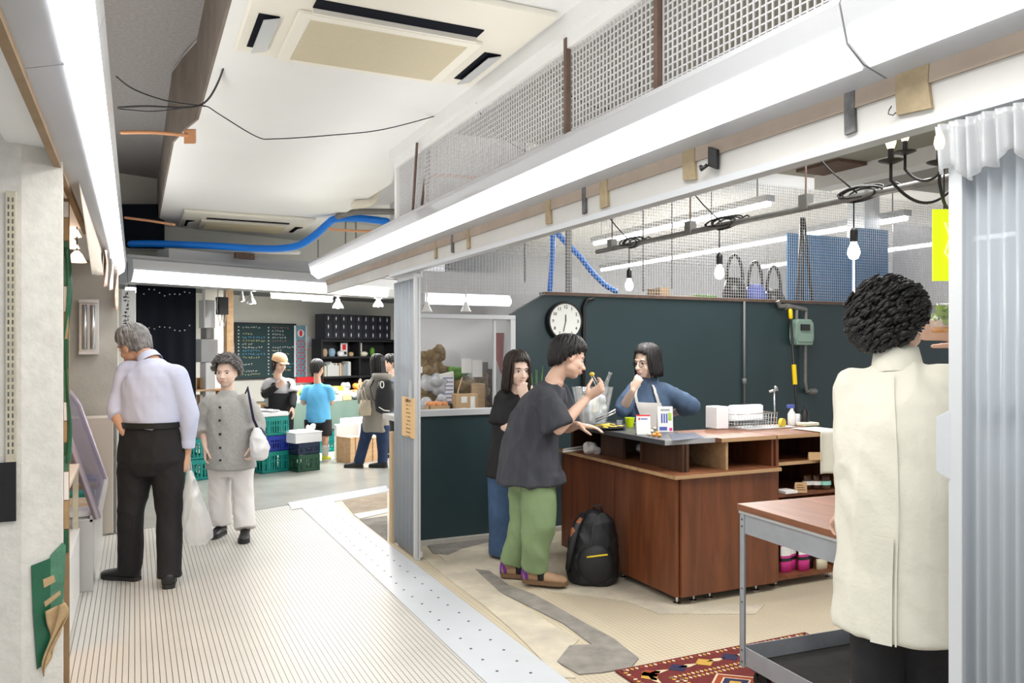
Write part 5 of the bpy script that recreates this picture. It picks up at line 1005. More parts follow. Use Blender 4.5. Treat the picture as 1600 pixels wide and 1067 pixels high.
single(MB().lathe(U(1319,803,2.98),[(.004,-.03),(.004,.03)],8,ax=(.8,.4,.3)),'pen','paper_white','white pen in the hand resting on the trolley','pen')
# --- gas meter, mop on the partition
p=PY(1252,515,5.80); t=thing('gas_meter','pale green gas meter with grey pipes on the dark partition','gas meter',p); b=local(t)
b(MB().prism([(p.x-.10,p.y-.05,p.z-.15),(p.x+.10,p.y-.05,p.z-.15),(p.x+.12,p.y-.05,p.z-.08),(p.x+.115,p.y-.05,p.z+.06),(p.x+.08,p.y-.05,p.z+.10),(p.x-.08,p.y-.05,p.z+.10),(p.x-.115,p.y-.05,p.z+.06),(p.x-.12,p.y-.05,p.z-.08)],(0,.09,0)),'casing','meter_green',bevel=.01)
b(MB().box((p.x-.06,p.y-.065,p.z-.01),(p.x+.05,p.y-.05,p.z+.05)),'dial_window','leather_black'); b(MB().box((p.x-.09,p.y-.06,p.z-.12),(p.x+.09,p.y-.05,p.z-.04)),'front_plate','meter_green',bevel=.005)
for x in (-.06,.06): b(MB().tube([(p.x+x,p.y,p.z+.1),(p.x+x,p.y,p.z+.19)],.017,10),'pipe_stub','galvanised',smooth='auto')
c=MB(); c.tube([(p.x+.06,p.y,p.z+.19),(p.x+.03,p.y,p.z+.2),(p.x-.15,p.y-.0,p.z+.22),(p.x-.28,p.y,p.z+.22),(p.x-.30,p.y,p.z+.27)],.022,10); c.lathe((p.x-.18,p.y,p.z+.215),[(.032,-.03),(.032,.03)],10,ax=(1,0,0)); b(c,'supply_pipe','galvanised',smooth='auto')
c=MB(); c.tube([(p.x+.05,p.y,p.z-.15),(p.x+.05,p.y,p.z-.5),(p.x+.07,p.y,p.z-.6),(p.x+.2,p.y,p.z-.6)],.017,10); c.lathe((p.x+.14,p.y,p.z-.6),[(.03,-.04),(.03,.04)],10,ax=(1,0,0)); b(c,'outlet_pipe','galvanised',smooth='auto')
c=MB(); a=PY(1235,487,5.74); d_=PY(1229,650,5.74); fz=Vector((d_.x-.03,5.5,.0)); t=thing('mop','black handled mop with yellow grips leaning on the partition','mop',fz); b=local(t)
b(MB().tube([a,fz+UP*.03],.012,8),'handle','cable_black',smooth=True)
q0=lerp(a,fz,.02); q1=lerp(a,fz,.3); b(MB().tube([a+UP*.01,lerp(a,fz,.03)],.02,10,round_=True),'end_grip','mop_yellow',smooth=True); b(MB().tube([lerp(a,fz,.27),lerp(a,fz,.37)],.022,10),'hand_grip','mop_yellow',smooth='auto'); b(MB().box((fz.x-.15,fz.y-.05,.0),(fz.x+.15,fz.y+.05,.03)),'mop_head','cable_black')
# --- lamp pipe, bulbs, chandelier
c=MB(); c.tube([(3.3,2.2,2.27),(3.3,5.42,2.27)],.018,10); 
t=thing('lamp_pipe','long rusty grey pipe hung across the stall carrying bare bulbs','pipe',(3.3,4,2.27)); b=local(t); b(c,'pipe','galvanised',smooth='auto')
for y in (5.2,4.25,3.25):
    b(MB().box((3.275,y-.03,2.26),(3.325,y+.03,2.34)),'clamp','galvanised'); b(MB().tube([(3.3,y,2.34),(3.3,y,3.2)],.005,6),'hanger_rod','rust_brown')
for i,(u,vb) in enumerate(((983,445),(1124,425),(1334,392))):
    q=PX(u,vb,3.3); t=thing('bare_bulb',['bare glowing bulb on black cord, leftmost and furthest of three','bare glowing bulb on black cord, middle of three','bare glowing bulb on black cord, nearest of three'][i],'lamp',(q.x,q.y,q.z)); b=local(t)
    b(MB().lathe(q,[(.001,-.045),(.02,-.038),(.03,-.015),(.028,.008),(.016,.035),(.014,.05)],20),'bulb','bulb_glow',smooth=True)
    b(MB().lathe(q,[(.017,.045),(.019,.05),(.019,.1),(.012,.115),(.004,.12)],16),'socket','black_plastic',smooth='auto'); b(MB().tube([q+UP*.115,Vector((q.x,q.y,2.29))],.0035,6),'cord','cable_black',smooth=True)
    c=MB(); 
    for k in range(5):
        pts=[]; w_=rr.uniform(.08,.16)
        for s_ in range(17): aa=s_/16*2*math.pi; pts.append(Vector((q.x+rr.uniform(-.004,.004)+.025*math.cos(aa+k),q.y-.04+w_*math.cos(aa),2.275+.03*math.sin(aa)+.005*k)))
        c.tube(pts,.005,6,cap=False)
    c.tube([(q.x,q.y-.15,2.28),(q.x,q.y-.25,2.30),(q.x,q.y-.3,2.27)],.005,6); b(c,'coiled_cord','cable_black',smooth=True)
    c=MB(); c.tube([(q.x,q.y-.02,2.29),(q.x-.05,q.y+.1,2.42),(q.x-.15,q.y+.25,2.65),(q.x-.2,q.y+.3,3.2)],.0045,6); b(c,'feed_cord','cable_black',smooth=True)
    area('bulb_light',(q.x,q.y,q.z-.06),.05,.05,5)
t=thing('chandelier','black iron chandelier with candle bulbs and curved arms','chandelier',U(1470,300,3.3)); b=local(t); ctr=U(1490,297,3.35)
for i,(u,v,dd) in enumerate(((1392,252,3.2),(1414,238,3.6),(1468,254,3.1),(1530,240,3.6),(1550,256,3.2))):
    q=U(u,v,dd); c=MB(); hd_=Vector((ctr.x-q.x,ctr.y-q.y,0)); pts=[q+hd_*t_-UP*(.17*math.sin(math.pi*min(1,.12+t_*.62))**.8*1.0-.06*t_*t_) for t_ in [k_/14 for k_ in range(15)]]; c.tube([q]+pts[0:],.0065,8); arm=b(c,'arm','cable_black',smooth=True)
    b(MB().lathe(q,[(.01,-.012),(.045,.0),(.048,.004),(.01,.004),(.012,.01),(.012,.05)],16),'candle_cup','cable_black',smooth='auto'); b(MB().lathe(q+UP*.05,[(.012,0),(.02,.025),(.016,.05),(.002,.08)],12),'candle_bulb','flame_glow',smooth=True)
b(MB().tube([ctr-UP*.06,ctr+UP*.1,Vector((ctr.x,ctr.y,3.2))],[.02,.015,.006],10),'stem','cable_black',smooth=True)
q=U(1475,383,3.2); t=thing('yellow_sign','bright yellow green hanging sign half hidden by the folding door','sign',q); b=local(t); b(MB().obox(q,RV*.045,FV*.005,UP*.143),'sign_board','sign_yellow'); 
mat('sign_mark',(.85,.95,.5),.4,emit=.4); b(MB().tube([q+RV*.0-FV*.008+UP*.09,q+RV*.02-FV*.008+UP*.03,q+RV*.0-FV*.008-UP*.03,q+RV*.03-FV*.008-UP*.07],.004,6),'swirl','sign_mark'); b(MB().tube([q+UP*.143,q+UP*.3,Vector((q.x,q.y,3.2))],.003,6),'cord','cable_black')
c=MB(); o=PZ(1272,272,3.19); c.box((o.x-.28,o.y-.55,3.17),(o.x+.28,o.y-.05,3.2)); single(c,'ceiling_hatch','rust_brown','dark brown board on the stall ceiling near the mesh','hatch')
# hall behind the mesh
def tube_lamp(x,y0,y1,z,label):
    t=thing('tube_lamp',label,'light fixture',(x,(y0+y1)/2,z)); b=local(t); b(MB().box((x-.06,y0,z+.02),(x+.06,y1,z+.09)),'housing','fixture_white'); b(MB().tube([(x,y0+.02,z),(x,y1-.02,z)],.03,10),'tube','tube_glow_far',smooth=True)
    for y in (y0+.2,y1-.2): b(MB().tube([(x,y,z+.09),(x,y,3.36)],.006,6),'hanger','cable_grey')
tube_lamp(6.1,6.5,10.1,3.05,'long glowing tube lamp behind the mesh, nearest one'); tube_lamp(7.7,6.1,12.5,2.95,'long glowing tube lamp behind the mesh, middle one'); tube_lamp(9.6,6.1,10.5,2.9,'long glowing tube lamp behind the mesh, furthest right')
c=MB(); c.box((6.0,1.5,3.06),(6.2,5.8,3.2)); struct(c,'trim_9','white_paint')
c=MB(); c.box((3.9,1.0,3.12),(4.0,5.8,3.2)); struct(c,'trim_10','white_paint')
p=PY(1351,400,6.5); c=MB(); c.box((p.x-.12,6.4,0),(p.x+.12,6.64,3.35)); struct(c,'trim_11','white_paint')
c=MB(); c.box((3.1,5.95,1.86),(8.4,6.35,1.90)); 
t=thing('storage_platform','narrow storage platform behind the top of the dark partition','shelf',(5,6.1,0)); c.build('board','wood_dark',t,world=True)
for x in (3.12,4.5,8.3): MB().box((x,6.0,0),(x+.05,6.05,1.86)).build('post','wood_dark',t,world=True)
for lab,u0,u1,v0,v1,y in (('blue panel behind the mesh left of the white column',1231,1332,372,466,6.25),('blue panel behind the mesh right of the white column',1338,1388,360,466,6.2)):
    a=PY(u0,v1,y); q=PY(u1,v0,y); single(MB().box((a.x,y,1.901),(q.x,y+.02,q.z)),'blue_board','panel_blue',lab,'panel')
clear_mat('hazy_sheet',(.8,.8,.82),.15,.2,.45,1); a=PY(1396,452,6.0); q=PY(1470,356,6.0); single(MB().box((a.x,6.0,1.98),(q.x+.4,6.01,q.z)),'clear_sheet','hazy_sheet','hazy clear sheet hanging behind the mesh at the right','sheet')
for i,(u,w_,h_,m,lab) in enumerate(((1052,.2,.07,'kraft','flat brown box on the storage platform behind the mesh'),(1095,.12,.08,'leaf_green','green carton on the storage platform behind the mesh'),(1030,.05,.12,'kraft','small brown box at the left of the storage platform'))):
    p=PY(u,455,6.12); single(MB().box((p.x-w_,6.03,1.9),(p.x+w_,6.25,1.9+h_*1.4)),'storage_box',m,lab,'box',bevel=.004)
for i,(u,w_,h_,lab) in enumerate(((1148,.11,.30,'dark bag with hoop handle, left one on the storage platform'),(1180,.10,.24,'dark bag with hoop handle, middle one on the storage platform'),(1209,.10,.20,'dark bag with hoop handle, right one on the storage platform'))):
    p=PY(u,455,6.12); t=thing('dark_bag',lab,'bag',(p.x,6.12,1.9)); c=MB(); c.loft([(Vector((p.x,6.12,1.9)),X*w_,Y_*.1),(Vector((p.x,6.12,1.9+h_*.5)),X*w_*1.1,Y_*.12),(Vector((p.x,6.12,1.9+h_)),X*w_*.8,Y_*.06)],16); c.build('bag_body','leather_black' if i!=1 else 'print_blue',t,smooth=True,world=True)
    c=MB(); c.tube([Vector((p.x+w_*.9*math.cos(a),6.12,1.9+h_*.9+.25*math.sin(a))) for a in [k*math.pi/10 for k in range(11)]],.016,8); c.build('hoop','cable_black',t,smooth=True,world=True)
t=thing('folded_stand','folded black tripod stand behind the mesh beside blue panel','stand',(PY(1255,455,6.1).x,6.1,1.9)); b=local(t)
for k,(u0,u1) in enumerate(((1252,1245),(1254,1256),(1256,1275))): b(MB().tube([PY(u0,340,6.1),Vector((PY(u1,455,6.1).x,6.1+.02*k,1.9))],.014,8),'leg','cable_black',smooth=True)
wire('blue_hose','pipe_blue',[PY(864,362,6.1),PY(863,400,6.1),PY(861,430,6.1),PY(858,464,6.1)],.022,'blue hose hanging straight down behind the mesh','hose')
wire('blue_hose','pipe_blue',[PY(868,362,6.15),PY(885,380,6.15),PY(905,400,6.15),PY(925,425,6.15),PY(945,445,6.15),PY(962,455,6.15)],.024,'blue hose curving down to the right behind the mesh','hose')
c=MB(); a=PY(892,368,5.9); c.box((a.x-.02,5.92,1.98),(a.x+.02,5.96,3.05)); single(c,'steel_post','galvanised','dark steel post standing in the mesh above the clock','post')
for i,(u,v0,v1) in enumerate(((820,375,440),(1005,405,455),(1050,330,450),(1112,310,360))): wire('hanging_rod','cable_grey',[PY(u,v1,6.4)+UP*(3.35-PY(u,v1,6.4).z),PY(u,v1,6.4)],.008,['thin dark rod behind the mesh left of the blue hose','thin dark rod behind the mesh near leftmost bulb','long thin dark rod behind mesh between two bulbs','short thin rod behind the mesh above middle bulb'][i],'rod')
c=MB(); a=PY(663,470,7.2); q=PY(800,470,7.2); tube_lamp(2.5,7.0,7.05,2.9,'x') if False else None
t=thing('tube_light_fixture','white tube fixture glowing above the stall window','light fixture',(2.4,6.5,2.0)); a=PY(664,468,6.5); q=PY(798,474,6.5); c=MB(); c.box((a.x,6.5,a.z-.04),(q.x,6.6,a.z+.06)); c.build('housing','fixture_white',t,world=True); c=MB(); c.tube([(a.x+.02,6.47,a.z),(q.x-.02,6.47,a.z)],.028,10); c.build('tube','tube_glow_far',t,smooth=True,world=True)
# --- behind the window
zt=.97
def blob(name,m,label,cat,c0,r,n=10,vox=.01,seed=0,fold=.012,flat=1.0,group=None):
    r0=random.Random(seed); c=MB()
    for i in range(n): c.ell(Vector(c0)+Vector((r0.uniform(-r,r),r0.uniform(-r,r)*.5,r0.uniform(.15,1.3)*r*flat)),r*.55)
    return single(skin_over(c,vox,1,fold_fn(fold,20,20,seed)),name,m,label,cat,group,smooth=True)
p=PY(683,637,6.12); t=thing('cardboard_box','small open cardboard box of peaches behind the stall window','box',(p.x,6.12,zt)); b=local(t)
c=MB()
for lo,hi in (((-.09,-.07,0),(.09,.07,.006)),((-.09,-.07,0),(.09,-.064,.08)),((-.09,.064,0),(.09,.07,.08)),((-.09,-.07,0),(-.084,.07,.08)),((.084,-.07,0),(.09,.07,.08))): c.box(tuple(Vector(lo)+Vector((p.x,6.12,zt))),tuple(Vector(hi)+Vector((p.x,6.12,zt))))
b(c,'carton','cardboard')
for i in range(6): single(MB().ell((p.x-.055+.055*(i%3),6.085+.07*(i//3),zt+.085),.028),'peach','orange_fruit','peach lying in the small cardboard box at the window','fruit','peaches in the window box',smooth=True)
def wbox(u,v,w_,h_,d_,m,lab,y=6.15,cat='box',name='parcel',rz=0):
    p=PY(u,v,y); o=single(MB().box((p.x-w_/2,y-d_/2,zt),(p.x+w_/2,y+d_/2,zt+h_),rz),name,m,lab,cat,bevel=.003); return p
p=wbox(726,638,.19,.17,.1,'cardboard','brown parcel with white labels behind the stall window',6.05)
for k,(x0,x1,z0,z1) in enumerate(((-.06,-.01,.02,.06),(-.05,.0,.10,.15),(.03,.07,.03,.15))): 
    o=bpy.data.objects.get('parcel'); 
    MB().box((p.x+x0,5.996,zt+z0),(p.x+x1,5.9995,zt+z1)).build('label_sheet','paper_white',o,world=True)
wbox(745,622,.12,.24,.08,'wood_light','upright wooden box behind the brown parcel',6.3,'box','wooden_box')
p=PY(697,610,6.3); t=thing('striped_packet','tall pale packet printed with blue text lines in the window','packet',(p.x,6.3,zt)); b=local(t)
b(MB().obox((p.x,6.3,zt+.17),X*.065+UP*.012,Y_*.015,UP*.165),'pouch','paper_white',bevel=.004); c=MB()
for k in range(8): c.obox((p.x+.01,6.283,zt+.06+k*.033),X*.045,Y_*.001,UP*.004)
o=b(c,'printed_lines','print_blue'); o['kind']='stuff'
blob('plastic_bag','plastic_crumpled','crumpled grey plastic bag low in the window, left side','bag',(PY(680,600,6.2).x,6.2,zt),.09,12,seed=1); blob('plastic_bag','plastic_crumpled','crumpled grey plastic bag high in the window on the left stack','bag',(PY(684,570,6.35).x,6.35,zt+.18),.1,12,seed=2)
blob('dried_plants','dried_brown','heap of dried brown plants in the window behind the parcel','plants',(PY(722,600,6.35).x,6.35,zt),.1,14,seed=3,flat=1.9); blob('dried_plants','dried_brown','dark dried plants at the left edge of the window','plants',(PY(668,560,6.4).x,6.4,zt),.08,18,seed=4,flat=3.6)
for u,v0,v1,lab in ((729,560,583,'narrow white note hanging in the window'),(746,562,589,'wider white printed note hanging in the window')):
    a=PY(u-6,v1,6.2); q=PY(u+6,v0,6.2); single(MB().box((a.x-.01,6.2,a.z),(q.x+.01,6.202,q.z)),'note','paper_white',lab,'note')
a=PY(780,520,6.2); c=MB(); c.tube([(a.x,6.2,a.z),(a.x+.0,6.2,a.z-.2),(a.x+.02,6.2,a.z-.34)],[.05,.04,.008],14,flat=.4,ref=X); single(c,'net_bag','net_red','red netting bag hanging at the right of the window','bag',smooth=True)
for i,(u,lab) in enumerate(((667,'hanging clip lamp above the window, left'),(728,'hanging clip lamp above the window, middle'))): 
    p=PY(u,483,6.2); t=thing('spot_lamp',lab,'lamp',p); b=local(t); b(MB().lathe(p,[(.045,-.02),(.02,.03),(.015,.06),(.001,.06)],16),'shade','white_plastic',smooth='auto'); b(MB().tube([p+UP*.06,p+UP*.2],.006,6),'stem','white_plastic')
blob('dried_plants','dried_brown','tall dried brown bundle against the left window edge behind the plastic bags','plants',(PY(674,560,6.45).x,6.45,zt+.25),.09,16,seed=41,flat=2.6,fold=.03)
blob('dried_plants','dried_brown','dark dried bunch behind the wider white note in the window','plants',(PY(740,590,6.45).x,6.45,zt),.1,16,seed=42,flat=2.6,fold=.03)
blob('straw_wreath','food_yellow','yellowish straw bunch beside the narrow white note','plants',(PY(716,575,6.4).x,6.4,zt+.28),.06,14,seed=43,flat=1.0,fold=.03) if False else blob('straw_bunch','leaf_green','mossy green bunch beside the narrow white note in the window','plants',(PY(716,575,6.4).x,6.4,zt+.26),.07,14,seed=43,flat=1.0,fold=.03)
for u,h_,lab in ((757,.42,'grey plank standing in the window right of the wooden box'),(765,.36,'brown plank standing at the right of the window')):
    p=PY(u,620,6.4); single(MB().obox((p.x,6.4,zt+h_/2),X*.03,Y_*.01,UP*h_/2),'plank','galvanised' if h_>.4 else 'wood_dark',lab,'plank')
single(MB().tube([(PY(712,637,6.0).x,6.0,zt+.01),(PY(716,600,6.05).x,6.05,zt+.2),(PY(722,585,6.1).x,6.1,zt+.3)],.006,8),'stick','wood_light','thin wooden stick leaning behind the brown parcel in the window','stick',smooth=True)
blob('dark_cloth','leather_black','dark bundle between the peach box and the brown parcel','bundle',(PY(704,632,6.1).x,6.1,zt),.05,10,seed=44,flat=1.2)
# --- left side: pillar tape, rail, hanging things
t=thing('shelf_rail','slotted cream metal shelf rail screwed to the near pillar','rail',PY(17,500,3.395)); b=local(t); a=PY(9,722,3.395); q=PY(26,300,3.395)
b(MB().box((a.x,3.385,a.z),(q.x,3.40,q.z)),'rail_strip','rail_cream',bevel=.002); c=MB(); w_=q.x-a.x; k=0; z=a.z+.03
while z<q.z-.02:
    for fx in (.28,.68): c.box((a.x+w_*fx-.0025,3.3835,z),(a.x+w_*fx+.0025,3.3855,z+.016))
    z+=.026
o=b(c,'slots','stain_black'); o['kind']='stuff'
a=PY(-30,818,3.39); q=PY(25,722,3.39); single(MB().box((a.x,3.385,a.z),(q.x,3.398,q.z)),'black_sheet','cloth_black','black sheet hanging under the slotted rail on the near pillar','sheet')
def patch_poly(name,px,plane,m,label,cat,th=.003):
    pts=[plane(u,v) for u,v in px]; n=(pts[1]-pts[0]).cross(pts[2]-pts[0]).normalized(); c=MB(); c.prism(pts,n*th); return single(c,name,m,label,cat)
pf=lambda u,v: PY(u,v,3.394)
patch_poly('green_tape',[(44,888),(78,872),(78,900),(70,905),(70,918),(78,915),(78,1030),(56,1047),(50,960)],lambda u,v:PL(u,v,(-.372,3.397,0),(.45,-1,0)) if u>52 else pf(u,v),'tape_green','dark green tape patch on the near pillar corner','tape') if False else None
cp=lambda u,v: PL(u,v,(-.368,3.392,0),(math.sin(math.radians(26.6)),-math.cos(math.radians(26.6)),0))
patch_poly('green_tape',[(49,884),(79,872),(79,1030),(58,1046),(52,960)],cp,'tape_green','dark green tape patch low on the near pillar corner','tape')
patch_poly('green_tape',[(79,868),(98,848),(103,852),(101,905),(98,950),(79,962)],cp,'tape_green_worn','worn pale green tape wrapping the near pillar edge','tape')
for px,lab in (([(68,905),(85,898),(88,908),(70,918)],'torn brown paper strip across the green tape, upper'),([(70,940),(95,922),(96,928),(72,948)],'torn brown paper strip across the green tape, lower')): patch_poly('torn_paper',px,lambda u,v:cp(u,v)-FV*.004,'paper_torn',lab,'paper')
c=MB(); r0=random.Random(9); pts=[(72,970),(90,955),(108,938),(120,948),(117,985),(100,1010),(98,1060),(84,1040),(76,1000)]
def fn(u,v): 
    k=v*4; a=(pts[0][0]+(pts[3][0]-pts[0][0])*u); uu=76+u*(38-20*v)+6*math.sin(v*5); vv=952-18*u+v*105*(1-.25*u); return cp(uu,vv)-FV*(.02+.03*u*(1-v)+.01*math.sin(u*9+v*11))
c.sheet(fn,14,20,.003); single(c,'torn_paper','paper_torn','crumpled torn brown paper hanging off the pillar corner near floor','paper',smooth=True)
# green strip and battens along the pillar edge
t=thing('taped_batten','batten with peeling green and brown tape beside the near pillar','batten',(-.24,4.02,0)); b=local(t)
def ex(u,y): return PY(u,600,y).x
y=4.05; x0=ex(100,y); b(MB().box((x0-.03,y,0.0),(x0+.02,y+.03,2.17)),'batten','wood_brown_strip'); rr0=random.Random(12); z=.6; k=0
while z<2.1:
    h_=rr0.uniform(.05,.16); b(MB().box((x0+.0,y-.006,z),(x0+.018,y,z+h_)),'tape_strip',['tape_green','paper_torn','paper_white','tape_green_worn'][k%4]); z+=h_+.005; k+=1
c=MB(); c.sheet(lambda u,v: Vector((x0+.004+.018*u+.01*math.sin(v*9),y-.012-.012*math.sin(v*7+u*3),1.95-.95*v)),4,40,.002); b(c,'loose_tape','tape_green',smooth=True)
t=thing('hanging_sheet','beige sheet hanging under the left tube light fixture','sheet',(-.2,5.0,1.9)); b=local(t)
c=MB(); c.sheet(lambda u,v: Vector((-.215+.05*v*(1-u)+.012*math.sin(u*14)*v,3.9+3.4*u,2.215-(.36*(1-u)**.7+.03)*v)),40,10,.003); b(c,'sheet_cloth','sheet_beige',smooth=True)
for i,(x_,y_,z_,d_,w_,m_,lab) in enumerate(((-.19,6.3,2.2,.26,.5,'bunting','orange printed pennant, nearest one under the left light fixture'),(-.165,6.9,2.2,.24,.4,'paper_white','white printed pennant in the middle under the left light fixture'),(-.135,7.35,2.16,.34,.3,'bunting','orange printed pennant hanging lowest at the far end of the left light fixture'))):
    c=MB(); c.sheet(lambda u,v: Vector((x_+.012*math.sin(u*6+v*4+i),y_+w_*u*(1-v*.5)+.1*v,z_-d_*v+.04*u)),6,8,.002); single(c,'bunting_flag',m_,lab,'pennant',smooth=True)
for i,(u_,v_) in enumerate(((112,362),(109,380),(120,402))):
    q=U(u_,v_,4.9); t=thing('pendant_lamp',['warm glowing lamp shade behind the taped batten, upper','warm glowing lamp shade behind the taped batten, middle','warm glowing lamp shade behind the taped batten, lower'][i],'lamp',q); b=local(t)
    b(MB().lathe(q,[(.055,-.03),(.03,.02),(.012,.04),(.001,.04)],18),'shade','shade_glow',smooth='auto'); b(MB().tube([q+UP*.04,Vector((q.x,q.y,2.25))],.004,6),'cord','cable_black')
# wall lamp on far pillar
p=PY(139,511,7.56); t=thing('wall_lamp','silver twin tube wall lamp on the far left pillar','lamp',(p.x,7.56,p.z)); b=local(t); w_,h_=.075,.215
b(MB().box((p.x-w_,7.54,p.z-h_),(p.x+w_,7.60,p.z+h_)),'back_box','aluminium',bevel=.006)
for x in (-.03,.03): b(MB().tube([(p.x+x,7.525,p.z-h_*.85),(p.x+x,7.525,p.z+h_*.85)],.02,10),'tube','steel_light',smooth=True)
for z in (-1,1): b(MB().box((p.x-w_,7.50,p.z+z*h_-.015),(p.x+w_,7.56,p.z+z*h_+.015)),'end_cap','aluminium',bevel=.004)
q=U(201,487,8.8); t=thing('vertical_sign','white hanging sign with vertical black writing beyond the far pillar','sign',q); b=local(t); b(MB().obox(q,RV*.075,FV*.005,UP*.24),'sign_board','paper_white')
b(MB().tube([q+UP*.23,q+UP*.36],.004,6),'cord','cable_black'); g=MB(); rs=random.Random(17)
for k in range(10):
    for _ in range(3): 
        z_=.20-.042*k+rs.uniform(-.01,.01); x_=rs.uniform(-.035,.01); L_=rs.uniform(.008,.026); v_=rs.random()<.4; g.obox(q-FV*.0065+UP*z_+RV*(x_-.01),RV*(L_ if not v_ else .004)+UP*(0 if v_ else .004),FV*.001,UP*(.004 if not v_ else .014))
b(g,'brush_writing','cable_black')['kind']='stuff'
# showcase
t=thing('display_case','refrigerated glass display case with sloping front on the left','display case',(-.6,6.4,0)); b=local(t)
prof=[(-1.1,.45),(-.21,.45),(-.23,.52),(-.40,1.06),(-.46,1.16),(-.55,1.2),(-1.1,1.2)]
b(MB().box((-1.1,5.6,.0),(-.23,7.2,.45)),'base_cabinet','case_steel',bevel=.004)
for y in (5.6,7.17):
    c=MB(); pts=[Vector((x,y,z)) for x,z in prof[1:6]]; c.tube(pts,.022,8,flat=1.2); b(c,'end_frame','case_frame',smooth='auto')
c=MB(); q_=prof[1:6]; 
def fn(u,v):
    k=v*(len(q_)-1); i=min(int(k),len(q_)-2); f=k-i; return Vector((q_[i][0]+(q_[i+1][0]-q_[i][0])*f,5.62+1.54*u,q_[i][1]+(q_[i+1][1]-q_[i][1])*f))
c.sheet(fn,2,16,.005); b(c,'curved_glass','case_glass',smooth='auto')
b(MB().box((-1.1,5.6,1.19),(-.53,7.2,1.22)),'top_board','case_steel'); b(MB().box((-1.1,5.62,.80),(-.50,7.15,.815)),'glass_shelf','case_steel'); b(MB().box((-.25,5.6,.43),(-.19,7.2,.47)),'bottom_rail','case_steel')
for i in range(12):
    y=5.75+.23*(i%6); z=.452 if i<6 else .817; x=-.36 if i<6 else -.60; m=['foam_white','print_blue','kraft','foam_white','net_teal','price_card'][(i*5)%6]; single(MB().box((x-.11,y-.09,z),(x+.11,y+.09,z+.04+.02*(i%3))),'fish_packet',m,('wrapped packet on the %s of the glass display case, '%('floor' if i<6 else 'shelf'))+['nearest','second','third','fourth','fifth','furthest'][i%6]+' place','packet','packets in the display case',bevel=.01)
c=MB(); single(c.box((-1.2,7.25,.0),(-.155,7.5,.95)),'side_cabinet','sheet_beige','pale narrow cabinet between display case and far pillar','cabinet',bevel=.005)
c=MB(); c.box((-.175,7.27,0),(-.135,7.31,.92)); c.box((-.2,7.25,0),(-.11,7.33,.01)); single(c,'steel_post','galvanised','short steel post at the corner of display case','post')
t=thing('white_stand','white panelled stand with steel posts and shelf in front of display case','stand',(-.5,5.0,0)); b=local(t)
b(MB().box((-.75,4.5,.02),(-.30,5.5,.42)),'panel_box','white_paint',bevel=.003)
for y in (4.52,5.46): b(MB().box((-.335,y,.42),(-.305,y+.03,.78)),'post','rail_cream')
b(MB().box((-.75,4.5,.78),(-.30,5.5,.81)),'shelf','sheet_beige',bevel=.006)
single(MB().box((-.70,4.7,.812),(-.40,5.3,.90)),'teal_crate_tray','net_teal','teal tray on the white stand in front of display case','tray',bevel=.01)
area('assumed_warm_light',(-.7,4.35,2.0),.3,.3,14,col=(1,.55,.22),rot=(0,math.radians(25),0))  # assumed warm light in the left stall, no fixture; added to tint the floor
# plastic carrier bag of the older man
Wm=PEOPLE['man'][1]; q=U(297,728,5.13); t=thing('carrier_bag','white plastic carrier bag hanging from the older man\'s right hand','bag',(q.x,q.y,.3)); b=local(t)
c=MB(); c.loft([(U(297,735,5.12),RV*.012,FV*.02),(U(299,760,5.12),RV*.04,FV*.04),(U(303,790,5.12),RV*.065,FV*.06),(U(308,820,5.12),RV*.09,FV*.07),(U(311,840,5.12),RV*.085,FV*.07),(U(308,850,5.12),RV*.06,FV*.05)],20)
b(skin_over(c,.009,2,fold_fn(.016,16,5,3)),'sack','bag_film',smooth=True)
c=MB(); c.loft([(U(305,812,5.12),RV*.055,FV*.04),(U(309,838,5.12),RV*.065,FV*.05)],14); 
for s_ in (-1,1): b(MB().tube([U(298,740,5.12)+FV*.02*s_,U(296,722,5.13)+FV*.025*s_,U(294,740,5.12)+FV*.02*s_],.005,6,flat=.5),'handle','bag_film',smooth=True)
# ================================================================== greengrocer at the far end
def fbox(u,v,off,z0,w_,d_,h_):   # box facing the aisle; its front-bottom centre is on the ray, at distance 'off' behind the cross beam
    p=PE(u,v,off); p.z=z0; return p
def crate(p,W_,D_,H_,m,label,group=None,rot=DL):
    t=MB(); e1=Vector((math.cos(rot),math.sin(rot),0)); e2=Vector((-math.sin(rot),math.cos(rot),0))
    def bx(x0,x1,y0,y1,z0,z1): t.obox(p+e1*(x0+x1)/2+e2*(y0+y1)/2+UP*(z0+z1)/2,e1*(x1-x0)/2,e2*(y1-y0)/2,UP*(z1-z0)/2)
    w=W_/2; bx(-w,w,0,D_,0,.012)
    for z0,z1 in ((0,.03),(H_-.05,H_),(H_*.5,H_*.5+.012)): 
        bx(-w,w,0,.012,z0,z1); bx(-w,w,D_-.012,D_,z0,z1); bx(-w,-w+.012,0,D_,z0,z1); bx(w-.012,w,0,D_,z0,z1)
    n=11
    for i in range(n+1):
        x=-w+W_*i/n; q=.016 if i in (0,n,3,8) else .008; bx(max(x-q,-w),min(x+q,w),.001,.011,0,H_); bx(max(x-q,-w),min(x+q,w),D_-.011,D_-.001,0,H_)
    for i in range(8): y=D_*i/7; bx(-w+.001,-w+.011,max(0,y-.012),min(D_,y+.012),0,H_); bx(w-.011,w-.001,max(0,y-.012),min(D_,y+.012),0,H_)
    bx(-.11,.11,-.004,.014,H_*.58,H_*.60); bx(-.11,-.10,-.004,.014,H_*.2,H_*.6); bx(.10,.11,-.004,.014,H_*.2,H_*.6)
    return single(t,'produce_crate',m,label,'crate',group)
def stack(u,v,specs,W_=.40,D_=.5):
    p=PZ(u,v,0); z=0; out=[]
    for m,H_,lab in specs: crate(Vector((p.x,p.y,z)),W_,D_,H_-.004,m,lab); z+=H_
    return p,z
